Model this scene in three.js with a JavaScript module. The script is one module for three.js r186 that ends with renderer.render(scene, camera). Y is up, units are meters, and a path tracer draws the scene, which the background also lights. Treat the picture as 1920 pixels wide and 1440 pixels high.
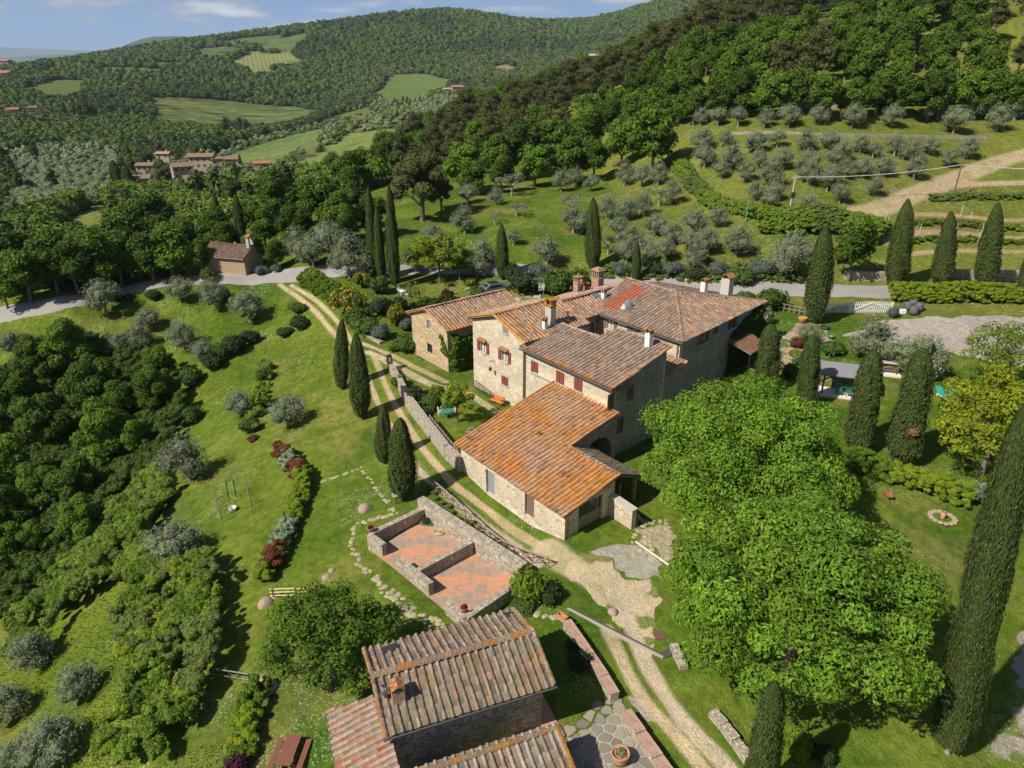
import * as THREE from 'three';
import { mergeGeometries } from 'three/addons/utils/BufferGeometryUtils.js';

// ---------------------------------------------------------------- camera, sky, sun, exposure
const scene = new THREE.Scene();
const FOC = 1332, PITCH = 24.6 * Math.PI / 180, EYE = 33;
const CP = Math.cos(PITCH), SP = Math.sin(PITCH);
const camera = new THREE.PerspectiveCamera(2 * Math.atan(720 / FOC) * 180 / Math.PI, 4 / 3, 0.5, 90000);
camera.position.set(0, EYE, 0);
camera.rotation.x = -PITCH;
const renderer = new THREE.WebGLRenderer({ antialias: true });
renderer.setSize(1024, 768);
renderer.toneMapping = THREE.LinearToneMapping;
renderer.toneMappingExposure = 1.25;
renderer.shadowMap.enabled = true;
const SUN_AZ = 33 * Math.PI / 180, SUN_EL = 45 * Math.PI / 180;      // the sun stands to the left and a little behind the camera
const SUN = new THREE.Vector3(-Math.cos(SUN_AZ) * Math.cos(SUN_EL), Math.sin(SUN_EL), Math.sin(SUN_AZ) * Math.cos(SUN_EL));
const sun = new THREE.DirectionalLight(new THREE.Color().setRGB(1.0, 0.925, 0.79), 5.0);
sun.name = 'sun_light';
sun.position.copy(SUN).multiplyScalar(300).add(new THREE.Vector3(0, 0, -70));
sun.target.position.set(0, 0, -70);
sun.castShadow = true;
sun.shadow.mapSize.set(4096, 4096);
Object.assign(sun.shadow.camera, { left: -160, right: 160, top: 160, bottom: -160, near: 10, far: 900 });
scene.add(sun, sun.target);

// ---------------------------------------------------------------- noise and random
function rngOf(seed) {
  let a = seed >>> 0;
  return () => { a = (a + 0x6d2b79f5) | 0; let t = Math.imul(a ^ (a >>> 15), 1 | a); t = (t + Math.imul(t ^ (t >>> 7), 61 | t)) ^ t; return ((t ^ (t >>> 14)) >>> 0) / 4294967296; };
}
function hash2(i, j) {
  let h = (Math.imul(i, 374761393) + Math.imul(j, 668265263)) | 0;
  h = Math.imul(h ^ (h >>> 13), 1274126177);
  return ((h ^ (h >>> 16)) >>> 0) / 4294967296;
}
function vn(x, y) {
  const i = Math.floor(x), j = Math.floor(y), fx = x - i, fy = y - j, u = fx * fx * (3 - 2 * fx), v = fy * fy * (3 - 2 * fy);
  const a = hash2(i, j), b = hash2(i + 1, j), c = hash2(i, j + 1), d = hash2(i + 1, j + 1);
  return a + (b - a) * u + (c - a) * v + (a - b - c + d) * u * v;
}
function fbm(x, y, o = 3) {
  let s = 0, a = 0.5, n = 0;
  for (let k = 0; k < o; k++) { s += a * vn(x, y); n += a; x = x * 2.03 + 17.1; y = y * 2.03 + 9.7; a *= 0.5; }
  return s / n;
}
const lerp = (a, b, t) => a + (b - a) * t, clamp = (x, a = 0, b = 1) => Math.min(b, Math.max(a, x));
const sstep = (a, b, x) => { const t = clamp((x - a) / (b - a)); return t * t * (3 - 2 * t); };
const mix3 = (a, b, t) => [lerp(a[0], b[0], t), lerp(a[1], b[1], t), lerp(a[2], b[2], t)];
const toS = (c) => Math.round(255 * clamp(c <= 0.0031308 ? 12.92 * c : 1.055 * Math.pow(c, 1 / 2.4) - 0.055));

// the sky: clear blue, paler towards the horizon, with small fair-weather clouds
{
  const W = 2048, Hh = 1024, d = new Float32Array(W * Hh * 4);
  for (let j = 0; j < Hh; j++) {
    const el = ((j + 0.5) / Hh - 0.5) * Math.PI, y = Math.sin(el);
    for (let i = 0; i < W; i++) {
      const ang = ((i + 0.5) / W - 0.5) * 2 * Math.PI, dx = Math.cos(ang) * Math.cos(el), dz = Math.sin(ang) * Math.cos(el);
      const up = Math.max(0, y);
      let c = mix3([0.6, 0.92, 1.42], [0.06, 0.16, 0.44], Math.pow(sstep(-0.02, 0.5, up), 0.5));
      const near = Math.max(0, dx * SUN.x + y * SUN.y + dz * SUN.z);
      const g = 0.35 * Math.pow(near, 8) + 0.5 * Math.pow(near, 60);
      c = [c[0] + g, c[1] + g * 0.95, c[2] + g * 0.85];
      if (y > 0.012) {
        const k = 1 / (y + 0.06), px = dx * k, pz = dz * k;
        const n = fbm(px * 2.1 + 31, pz * 2.1 + 5, 5), veil = fbm(px * 0.5 + 3, pz * 0.9 + 40, 4);
        const cov = sstep(0.53, 0.68, n) * sstep(0.012, 0.05, y) * sstep(0.38, 0.62, veil + 0.1);
        const thin = sstep(0.42, 0.8, veil) * 0.28 * sstep(0.012, 0.05, y);
        c = mix3(c, [0.78, 0.86, 0.97], thin);
        const lit = 0.62 + 0.5 * sstep(0.6, 0.86, n);
        c = mix3(c, [1.35 * lit, 1.38 * lit, 1.42 * lit], cov * 0.85);
      }
      if (y < -0.02) c = mix3(c, [0.1, 0.12, 0.07], sstep(-0.02, -0.1, y) || 0);
      const o = (j * W + i) * 4;
      d[o] = c[0]; d[o + 1] = c[1]; d[o + 2] = c[2]; d[o + 3] = 1;
    }
  }
  const t = new THREE.DataTexture(d, W, Hh, THREE.RGBAFormat, THREE.FloatType);
  t.mapping = THREE.EquirectangularReflectionMapping; t.magFilter = THREE.LinearFilter; t.minFilter = THREE.LinearFilter; t.needsUpdate = true;
  scene.background = t; scene.environment = t;
  scene.backgroundIntensity = 0.44; scene.environmentIntensity = 0.44;
}
scene.fog = new THREE.FogExp2(new THREE.Color().setRGB(0.62, 0.78, 1.0), 0.000045);

// ---------------------------------------------------------------- terrain
function rayOf(px, py) { const u = (px - 960) / FOC, v = (py - 720) / FOC; return [u, -(SP + v * CP), -(CP - v * SP)]; }
function atY(px, py, y) { const r = rayOf(px, py), k = (y - EYE) / r[1]; return [r[0] * k, y, r[2] * k]; }
function atR(px, py, R) { const r = rayOf(px, py), k = R / Math.hypot(r[0], r[2]); return [r[0] * k, EYE + r[1] * k, r[2] * k]; }
const CTRL = [];
{
  const azl = (p) => [Math.atan2(p[0], -p[2]), Math.log(Math.hypot(p[0], p[2]))];
  const put = (p) => { const q = azl(p), R = Math.exp(q[1]); CTRL.push([q[0] * 2.2, q[1], (p[1] - EYE) / R]); };
  // seen spots of known height above the barnyard: x, y in the photograph, height
  const byH = [[1058, 1014, 0], [865, 880, -0.15], [891, 722, 0], [985, 775, 0], [778, 662, 0], [838, 697, 0], [1250, 1050, 0.2], [1180, 1180, 0.1],
    [1130, 1300, 0.2], [1300, 1420, 0.2], [1060, 1330, 0.2], [950, 1440, -0.1], [700, 1420, -1.2], [560, 1400, -1.9], [430, 1400, -3.1], [830, 1080, -1.35], [720, 1040, -1.45], [945, 1085, -1.8], [880, 1100, -1.75], [825, 1035, -1.7], [800, 985, -1.2], [1000, 1150, -0.2],
    [640, 1200, -1.9], [600, 1050, -2.2], [600, 900, -2.4], [700, 860, -1.6], [660, 760, -1.4], [620, 680, -1.6], [500, 1000, -3.4], [430, 950, -4.4], [420, 1150, -3.8],
    [330, 1080, -5.6], [280, 1250, -5.4], [200, 1130, -8], [130, 1300, -8], [40, 1400, -9.5], [40, 1150, -12.5], [60, 950, -13.5], [300, 1420, -4.4],
    [350, 900, -6.2], [480, 820, -4.2], [300, 760, -9], [150, 800, -13], [30, 780, -13], [420, 700, -5.5], [560, 640, -2.6], [480, 600, -3], [330, 600, -3.4], [200, 620, -4.6], [60, 660, -6.5],
    [560, 522, 1], [425, 522, 0.3], [300, 545, -1], [130, 575, -2], [0, 590, -3], [640, 560, 1.2], [760, 560, 1.2], [880, 560, 1.6], [1000, 560, 2], [740, 535, 1.8],
    [1300, 530, 4], [1120, 527, 3.2], [1500, 540, 4.4], [1650, 545, 4.6], [1850, 545, 5], [1610, 588, 4], [1750, 600, 3.9], [1900, 620, 3.8], [1480, 620, 3.4],
    [1600, 720, 2.2], [1750, 740, 2.2], [1900, 760, 2], [1605, 842, 1.2], [1690, 865, 1], [1760, 960, 0.5], [1640, 1100, 0.4], [1780, 1250, 0.1], [1780, 1405, -0.1], [1560, 1420, 0], [1900, 1100, -0.3], [1900, 1350, -0.6],
    [1400, 760, 1], [1450, 900, 0.6], [1350, 1100, 0.3]];
  for (const [x, y, h] of byH) put(atY(x, y, h));
  // spots placed by their distance: x, y, metres
  const byR = [[1000, 482, 108], [1150, 470, 110], [950, 400, 131], [820, 400, 138], [1000, 300, 190], [1150, 330, 158], [1300, 460, 109], [1480, 400, 121], [1480, 300, 142], [1500, 238, 156], [1500, 200, 168],
    [1750, 440, 126], [1900, 440, 134], [1750, 330, 148], [1900, 290, 164], [1880, 205, 188], [1300, 400, 124], [1300, 290, 150], [1310, 235, 165], [1500, 85, 225], [1800, 60, 225], [1700, -20, 330], [1900, -60, 330], [1350, 55, 290], [1200, 130, 280], [1180, 215, 205], [1060, 190, 265],
    [960, 205, 290], [860, 250, 265], [760, 300, 245], [650, 385, 170], [500, 445, 150], [400, 480, 138], [250, 505, 145], [80, 540, 165], [600, 470, 122],
    [700, 290, 330], [620, 305, 330], [560, 290, 400], [700, 235, 480], [640, 250, 480], [800, 215, 480], [480, 320, 360], [430, 420, 230], [370, 333, 400], [280, 352, 390], [200, 402, 280], [60, 440, 260], [80, 330, 470], [230, 300, 520], [400, 290, 520], [500, 262, 640],
    [150, 270, 700], [20, 280, 650], [480, 240, 1000], [300, 222, 1050], [300, 185, 1250], [600, 208, 1150], [640, 190, 1350], [420, 160, 1450], [120, 190, 1150], [20, 200, 1000],
    [500, 120, 1750], [560, 75, 2000], [200, 128, 1700], [60, 140, 1600], [20, 136, 1750], [150, 118, 1950], [300, 92, 2100], [420, 75, 2250], [520, 62, 2350], [640, 48, 2350], [740, 34, 2450], [860, 27, 2500], [980, 45, 2700], [1080, 52, 3100], [1160, 38, 2900], [1250, 4, 2700], [1430, -30, 2700], [1600, -90, 2900], [1900, -120, 2900],
    [760, 165, 1250], [700, 110, 1750], [860, 120, 1800], [950, 128, 1700], [860, 172, 1150], [960, 180, 950], [1100, 120, 1700], [1300, 60, 1900], [1050, 200, 600], [1250, 150, 700], [880, 240, 480],
    // behind the crests the land falls away again
    [20, 170, 3000], [200, 160, 3400], [420, 140, 3600], [640, 130, 3800], [860, 130, 4200], [1080, 130, 5200], [1250, 100, 4600], [1500, 60, 4600], [1900, 60, 4600],
    [0, 128, 9000], [400, 128, 9000], [900, 128, 9000], [1400, 125, 9000], [1900, 125, 9000], [1500, 40, 480], [1900, 20, 520], [1250, 110, 420]];
  for (const [x, y, R] of byR) put(atR(x, y, R));
  // outside the frame
  for (const [az, R, h] of [[-62, 40, -8], [-62, 90, -16], [-62, 200, -20], [-66, 600, -30], [-66, 2000, 40], [-66, 9000, -20], [62, 30, 0], [62, 60, 2], [62, 110, 9], [62, 200, 40], [66, 600, 120], [66, 2000, 250], [66, 9000, 0], [0, 12, 0.2], [-45, 12, -2.5], [45, 12, -0.3], [0, 22, 0.1]]) CTRL.push([az * Math.PI / 180 * 2.2, Math.log(R), (h - EYE) / R]);
}
const TPS = (() => {
  const n = CTRL.length, N = n + 3, A = Array.from({ length: N }, () => new Float64Array(N + 1));
  const U = (r2) => (r2 < 1e-12 ? 0 : 0.5 * r2 * Math.log(r2));
  for (let i = 0; i < n; i++) {
    for (let j = 0; j < n; j++) { const a = CTRL[i][0] - CTRL[j][0], b = CTRL[i][1] - CTRL[j][1]; A[i][j] = U(a * a + b * b); }
    A[i][i] += 2e-4;
    A[i][n] = A[n][i] = 1; A[i][n + 1] = A[n + 1][i] = CTRL[i][0]; A[i][n + 2] = A[n + 2][i] = CTRL[i][1];
    A[i][N] = CTRL[i][2];
  }
  for (let c = 0; c < N; c++) {
    let p = c;
    for (let r = c + 1; r < N; r++) if (Math.abs(A[r][c]) > Math.abs(A[p][c])) p = r;
    [A[c], A[p]] = [A[p], A[c]];
    for (let r = c + 1; r < N; r++) { const f = A[r][c] / A[c][c]; if (f) for (let k = c; k <= N; k++) A[r][k] -= f * A[c][k]; }
  }
  const w = new Float64Array(N);
  for (let r = N - 1; r >= 0; r--) { let s = A[r][N]; for (let k = r + 1; k < N; k++) s -= A[r][k] * w[k]; w[r] = s / A[r][r]; }
  const cx = Float64Array.from(CTRL, (c) => c[0]), cy = Float64Array.from(CTRL, (c) => c[1]);
  return (x, y) => {
    let s = w[n] + w[n + 1] * x + w[n + 2] * y;
    for (let i = 0; i < n; i++) { const a = x - cx[i], b = y - cy[i], r2 = a * a + b * b; if (r2 > 1e-12) s += w[i] * 0.5 * r2 * Math.log(r2); }
    return s;
  };
})();
function hAt(x, z) {
  let az = Math.atan2(x, -z), R = Math.hypot(x, z);
  const m = 1.15, s = Math.sign(az), q = Math.abs(az);
  if (q > m) az = s * m * (Math.PI - q) / (Math.PI - m);
  const Re = Math.max(R, 12);
  let h = EYE + TPS(az * 2.2, Math.log(Math.min(Re, 9000))) * Re;
  if (R > 60) h += (fbm(x * 0.02, z * 0.02, 3) - 0.5) * Math.min(3.5, (R - 60) * 0.012) ;
  return h + (fbm(x * 0.35 + 5, z * 0.35, 2) - 0.5) * 0.16;
}
function hit(px, py) {                                  // where the line of sight through a spot of the picture meets the land
  const r = rayOf(px, py), q = Math.hypot(r[0], r[2]);
  let lo = 14, hi = lo;
  const under = (R) => { const k = R / q; return EYE + r[1] * k < hAt(r[0] * k, r[2] * k); };
  while (hi < 9000 && !under(hi)) { lo = hi; hi *= 1.012; }
  for (let i = 0; i < 18; i++) { const m = (lo + hi) / 2; if (under(m)) hi = m; else lo = m; }
  const k = hi / q;
  return new THREE.Vector3(r[0] * k, hAt(r[0] * k, r[2] * k), r[2] * k);
}
const onLand = (x, z, up = 0) => new THREE.Vector3(x, hAt(x, z) + up, z);
const pxAt = (p) => { const fw = -p.z, dn = EYE - p.y, d = fw * CP + dn * SP; return [960 + FOC * p.x / d, 720 + FOC * (dn * CP - fw * SP) / d, d]; };
// ---------------------------------------------------------------- object helpers
const used = new Map();
function numbered(name) { const n = used.get(name) ?? 0; used.set(name, n + 1); return n ? name + '_' + String(n).padStart(3, '0') : name; }
function tag(o, label, category, group, kind) {
  if (label) o.userData.label = label;
  if (category) o.userData.category = category;
  if (group) o.userData.group = group; else delete o.userData.group;
  if (kind) o.userData.kind = kind;
  return o;
}
function thing(name, label, category, pos, group) {
  const o = new THREE.Group();
  o.name = numbered(name); o.position.copy(pos); scene.add(o);
  return tag(o, label, category, group);
}
function lit(m) { m.castShadow = m.receiveShadow = true; return m; }
// a part whose geometry is written in the axes of its parent
function part(name, geo, mat, parent, label) { const m = lit(new THREE.Mesh(geo, mat)); m.name = name; parent.add(m); if (label) m.userData.label = label; return m; }
function world(name, geo, mat, kind, label, category) { const m = lit(new THREE.Mesh(geo, mat)); m.name = numbered(name); scene.add(m); return tag(m, label, category, null, kind); }
function plain(g) { const q = g.index ? g.toNonIndexed() : g.clone(); for (const k of Object.keys(q.attributes)) if (!['position', 'normal', 'uv', 'color'].includes(k)) q.deleteAttribute(k); return q; }
function mg(list) {
  const q = list.filter(Boolean).map(plain), col = q.every((g) => g.attributes.color);
  if (!col) for (const g of q) g.deleteAttribute('color');
  return q.length === 1 ? q[0] : mergeGeometries(q);
}
const V = (x, y, z) => new THREE.Vector3(x, y, z);
function box(w, h, d, x = 0, y = 0, z = 0, ry = 0, rx = 0, rz = 0) {
  const g = new THREE.BoxGeometry(w, h, d), p = g.attributes.position, n = g.attributes.normal, u = g.attributes.uv;
  for (let i = 0; i < p.count; i++) {                       // uv in metres
    const ax = Math.abs(n.getX(i)), ay = Math.abs(n.getY(i));
    if (ax > 0.5) u.setXY(i, p.getZ(i), p.getY(i) + y); else if (ay > 0.5) u.setXY(i, p.getX(i), p.getZ(i)); else u.setXY(i, p.getX(i), p.getY(i) + y);
  }
  if (rx || rz) g.applyMatrix4(new THREE.Matrix4().makeRotationFromEuler(new THREE.Euler(rx, 0, rz)));
  if (ry) g.rotateY(ry);
  return g.translate(x, y, z);
}
function bar(a, b, r, r2 = r, seg = 6) {                    // a round bar from a to b
  const d = b.clone().sub(a), L = d.length(), g = new THREE.CylinderGeometry(r2, r, L, seg, 1);
  g.translate(0, L / 2, 0).applyQuaternion(new THREE.Quaternion().setFromUnitVectors(V(0, 1, 0), d.normalize()));
  return g.translate(a.x, a.y, a.z);
}
function plank(a, b, w, t) {                                // a squared timber from a to b
  const d = b.clone().sub(a), L = d.length(), g = new THREE.BoxGeometry(w, L, t);
  g.translate(0, L / 2, 0).applyQuaternion(new THREE.Quaternion().setFromUnitVectors(V(0, 1, 0), d.normalize()));
  return g.translate(a.x, a.y, a.z);
}
function lathe(pts, seg = 14) { return new THREE.LatheGeometry(pts.map(([r, y]) => new THREE.Vector2(r, y)), seg); }
function rock(r, seed, sx = 1, sy = 0.7, sz = 1) {
  const g = new THREE.IcosahedronGeometry(r, 2), p = g.attributes.position;
  for (let i = 0; i < p.count; i++) {
    const x = p.getX(i), y = p.getY(i), z = p.getZ(i), f = 0.78 + 0.45 * fbm(x / r * 1.1 + seed * 7.3, (y + z * 0.7) / r * 1.1 + seed, 2);
    p.setXYZ(i, x * f * sx, Math.max(-0.4 * r, y * f * sy), z * f * sz);
  }
  g.deleteAttribute('uv'); g.setAttribute('uv', new THREE.BufferAttribute(new Float32Array(p.count * 2), 2));
  g.computeVertexNormals();
  return g;
}
const lin = (r, g, b) => new THREE.Color().setRGB(r, g, b);
function std(c, rough = 0.9, o = {}) { return new THREE.MeshStandardMaterial({ color: lin(...c), roughness: rough, ...o }); }

// ---------------------------------------------------------------- textures of small relief
function tileTex(n, f, srgb) {
  const d = new Uint8Array(n * n * 4);
  for (let j = 0; j < n; j++) for (let i = 0; i < n; i++) { const c = f(i / n, j / n, i, j); const o = (j * n + i) * 4; d[o] = c[0]; d[o + 1] = c[1]; d[o + 2] = c[2]; d[o + 3] = 255; }
  const t = new THREE.DataTexture(d, n, n);
  t.wrapS = t.wrapT = THREE.RepeatWrapping; t.magFilter = THREE.LinearFilter; t.minFilter = THREE.LinearMipmapLinearFilter;
  if (srgb) t.colorSpace = THREE.SRGBColorSpace;
  t.needsUpdate = true;
  return t;
}
function wrapN(x, y, p) {                                   // value noise that repeats every p cells
  const i = Math.floor(x), j = Math.floor(y), fx = x - i, fy = y - j, u = fx * fx * (3 - 2 * fx), v = fy * fy * (3 - 2 * fy), m = (k) => ((k % p) + p) % p;
  const a = hash2(m(i), m(j)), b = hash2(m(i + 1), m(j)), c = hash2(m(i), m(j + 1)), d = hash2(m(i + 1), m(j + 1));
  return a + (b - a) * u + (c - a) * v + (a - b - c + d) * u * v;
}
const grassBump = tileTex(256, (u, v) => { const q = 255 * (0.35 * wrapN(u * 8, v * 8, 8) + 0.3 * wrapN(u * 32, v * 32, 32) + 0.35 * wrapN(u * 110, v * 110, 110)); return [q, q, q]; });
grassBump.repeat.set(1 / 4, 1 / 4);

// ---------------------------------------------------------------- what covers the land
const flat2 = (p) => [p.x, p.z];
const poly = (pts) => { const q = pts.map(([x, y]) => flat2(hit(x, y))); q.box = [Math.min(...q.map((p) => p[0])), Math.max(...q.map((p) => p[0])), Math.min(...q.map((p) => p[1])), Math.max(...q.map((p) => p[1]))]; return q; };
function inside(q, x, z) {
  const b = q.box; if (x < b[0] || x > b[1] || z < b[2] || z > b[3]) return false;
  let c = false;
  for (let i = 0, j = q.length - 1; i < q.length; j = i++) if ((q[i][1] > z) !== (q[j][1] > z) && x < (q[j][0] - q[i][0]) * (z - q[i][1]) / (q[j][1] - q[i][1]) + q[i][0]) c = !c;
  return c;
}
function curve(pts) {                                       // a smooth path over the land through spots of the picture
  const c = new THREE.CatmullRomCurve3(pts.map(([x, y]) => hit(x, y)), false, 'centripetal');
  const n = Math.max(8, Math.ceil(c.getLength() / 1.2)), q = c.getSpacedPoints(n).map(flat2);
  q.box = [Math.min(...q.map((p) => p[0])), Math.max(...q.map((p) => p[0])), Math.min(...q.map((p) => p[1])), Math.max(...q.map((p) => p[1]))];
  return q;
}
function distTo(q, x, z, far) {
  const b = q.box; if (x < b[0] - far || x > b[1] + far || z < b[2] - far || z > b[3] + far) return far;
  let m = far * far;
  for (let i = 1; i < q.length; i++) {
    const ax = q[i - 1][0], az = q[i - 1][1], dx = q[i][0] - ax, dz = q[i][1] - az, ex = x - ax, ez = z - az;
    if (Math.abs(ex) > far + 3 && Math.abs(ez) > far + 3) continue;
    const t = clamp((ex * dx + ez * dz) / (dx * dx + dz * dz)), fx = ex - t * dx, fz = ez - t * dz, d = fx * fx + fz * fz;
    if (d < m) m = d;
  }
  return Math.sqrt(m);
}
const RUTS = [
  [curve([[524, 533], [562, 560], [592, 585], [613, 610], [634, 633], [662, 660], [692, 660], [707, 682], [718, 710], [734, 746], [752, 778], [773, 813], [794, 843], [820, 873], [853, 910], [893, 940], [922, 962], [979, 1005], [1022, 1028]]), 0.27, [0.43, 0.33, 0.2]],
  [curve([[546, 535], [588, 560], [616, 585], [640, 612], [660, 640], [676, 672], [690, 706], [698, 730], [713, 764], [730, 795], [757, 845], [784, 880], [808, 905], [832, 926], [864, 950]]), 0.24, [0.43, 0.34, 0.22]],
  [curve([[864, 950], [893, 975], [925, 1000], [960, 1025], [1008, 1058]]), 0.42, [0.42, 0.34, 0.25]],
  [curve([[668, 640], [700, 652], [746, 672], [792, 695], [836, 716]]), 0.28, [0.42, 0.34, 0.22]],
  [curve([[690, 660], [712, 670], [752, 692], [790, 712], [824, 726], [836, 728]]), 0.42, [0.44, 0.36, 0.25]],
  [curve([[880, 738], [905, 755], [935, 775]]), 0.35, [0.4, 0.34, 0.22]],
  [curve([[1022, 1028], [1070, 1060], [1120, 1090], [1150, 1115]]), 0.9, [0.47, 0.38, 0.24]],
  [curve([[1150, 1110], [1172, 1140], [1190, 1190], [1206, 1236], [1240, 1292], [1290, 1362], [1372, 1450]]), 0.42, [0.46, 0.38, 0.27]],
  [curve([[1140, 1180], [1158, 1220], [1180, 1268], [1215, 1322], [1262, 1372], [1324, 1450]]), 0.34, [0.44, 0.35, 0.22]],
  [curve([[1590, 405], [1660, 388], [1720, 362], [1800, 332], [1870, 305], [1990, 268]]), 1.9, [0.36, 0.29, 0.17]],
  [curve([[1740, 352], [1830, 345], [1960, 340]]), 0.8, [0.36, 0.27, 0.17]],
  [curve([[1690, 402], [1800, 405], [1960, 410]]), 0.55, [0.36, 0.24, 0.15]],
  [curve([[1660, 440], [1800, 440], [1960, 446]]), 1.1, [0.36, 0.24, 0.15]],
  [curve([[1700, 478], [1820, 470], [1960, 468]]), 0.5, [0.34, 0.25, 0.15]],
  [curve([[1600, 412], [1640, 428], [1668, 452]]), 1.5, [0.36, 0.26, 0.16]],
];
const YARD = [
  [poly([[1088, 1030], [1130, 1040], [1190, 1085], [1225, 1090], [1238, 1130], [1225, 1190], [1205, 1230], [1175, 1180], [1120, 1130], [1070, 1080]]), [0.47, 0.38, 0.25], 1],
  [poly([[1110, 1026], [1150, 1018], [1192, 1020], [1222, 1042], [1254, 1062], [1254, 1086], [1214, 1088], [1160, 1060]]), [0.32, 0.3, 0.25], 2],
  [poly([[1180, 985], [1230, 985], [1262, 1010], [1256, 1056], [1218, 1030], [1190, 1012]]), [0.34, 0.29, 0.2], 2],
  [poly([[1585, 628], [1660, 600], [1760, 594], [1990, 590], [1990, 705], [1910, 690], [1800, 668], [1720, 650], [1640, 640]]), [0.36, 0.325, 0.28], 2],
  [poly([[1455, 640], [1500, 600], [1545, 605], [1560, 640], [1500, 665], [1470, 700], [1455, 690]]), [0.32, 0.26, 0.17], 1],
  [poly([[1862, 1440], [1890, 1330], [1906, 1180], [1960, 1080], [2010, 1080], [2010, 1460]]), [0.3, 0.27, 0.21], 1],
  [poly([[930, 552], [962, 548], [1010, 552], [1010, 566], [960, 570]]), [0.42, 0.38, 0.3], 1],
  [poly([[1180, 1290], [1200, 1285], [1228, 1322], [1242, 1352], [1222, 1352], [1190, 1318]]), [0.3, 0.28, 0.24], 1],
];
const MOWN = poly([[700, 545], [760, 530], [880, 530], [940, 545], [880, 560], [800, 585], [745, 570]]);
const LAWNS = [MOWN, poly([[1480, 560], [1990, 610], [1990, 1460], [1100, 1460], [1230, 1060], [1480, 900], [1420, 760]]), poly([[480, 1440], [480, 1240], [520, 1120], [560, 960], [620, 860], [690, 800], [770, 950], [700, 1020], [870, 1160], [700, 1440]]),
  poly([[790, 700], [880, 690], [950, 770], [865, 830], [820, 800]])];
const DRYP = [MOWN, poly([[1080, 300], [1150, 290], [1180, 320], [1110, 350]]), poly([[100, 590], [250, 590], [330, 625], [120, 640]]), poly([[640, 690], [690, 800], [640, 860], [600, 760]])];
const ROADS = [curve([[-120, 625], [0, 588], [120, 566], [250, 541], [340, 527], [440, 522], [520, 518], [570, 513], [640, 508], [740, 505], [860, 503], [950, 505], [1004, 511]]), curve([[990, 509], [1040, 522], [1090, 531], [1140, 533], [1200, 532], [1300, 536], [1400, 540], [1500, 545], [1600, 546], [1750, 545], [2060, 546]])];
function cover(x, z) {                                     // [red, green, blue, kind]
  const n1 = fbm(x * 0.05, z * 0.05, 3), n2 = fbm(x * 0.35 + 9, z * 0.35, 3), n3 = fbm(x * 2.3, z * 2.3 + 4, 2);
  const R = Math.hypot(x, z);
  let lawn = 0;
  for (const q of LAWNS) if (inside(q, x, z)) { lawn = 1; break; }
  let c = mix3([0.062, 0.112, 0.011], [0.125, 0.164, 0.021], sstep(0.3, 0.7, n1 * 0.6 + n2 * 0.4));
  if (lawn) c = mix3([0.064, 0.116, 0.011], [0.118, 0.157, 0.021], sstep(0.32, 0.72, n2 * 0.6 + n1 * 0.4));
  c = mix3(c, [0.19, 0.165, 0.05], 0.5 * sstep(0.54, 0.72, fbm(x * 0.13 + 40, z * 0.15, 4)));
  c = mix3(c, [0.045, 0.1, 0.014], 0.5 * sstep(0.55, 0.75, fbm(x * 0.16 + 70, z * 0.16 + 7, 3)));
  for (const q of DRYP) if (inside(q, x, z)) c = mix3(c, [0.2, 0.19, 0.045], 0.5 * n2 + 0.1);
  if (R > 95 && x > 20) c = mix3(c, [0.17, 0.17, 0.04], 0.35 + 0.3 * n2);
  const f = 0.66 + 0.68 * n3; c = [c[0] * f, c[1] * f, c[2] * f];
  let kind = 0;
  if (R < 175) {
    const wob = (n2 - 0.5) * 0.55 + (n3 - 0.5) * 0.35;
    for (const [q, col, k] of YARD) if (x > q.box[0] - 1 && x < q.box[1] + 1 && z > q.box[2] - 1 && z < q.box[3] + 1) {
      const wx = x + (fbm(x * 0.5, z * 0.5, 3) - 0.5) * 2.2, wz = z + (fbm(x * 0.5 + 30, z * 0.5, 3) - 0.5) * 2.2;
      if (inside(q, wx, wz)) {
        const g = k === 2 ? 0 : 0.85 * sstep(0.5, 0.6, fbm(x * 0.6 + 11, z * 0.6, 3));
        const w = 0.8 + 0.4 * fbm(x * 3.1, z * 3.1, 2) - 0.12 * sstep(0.5, 0.7, n1);
        c = mix3([col[0] * w, col[1] * w, col[2] * w], c, g); kind = k;
      }
    }
    for (const [q, w, col] of RUTS) {
      const d = distTo(q, x, z, w + 1.2) + wob * (0.35 + 0.4 * w);
      const m = 1 - sstep(w * 0.75, w * 1.3 + 0.12, d);
      if (m > 0) { const v = 0.8 + 0.4 * n3; c = mix3(c, [col[0] * v, col[1] * v, col[2] * v], m * (0.75 + 0.25 * sstep(0.3, 0.5, n2))); if (m > 0.5) kind = 1; }
    }
  }
  return [c[0], c[1], c[2], kind];
}
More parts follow.
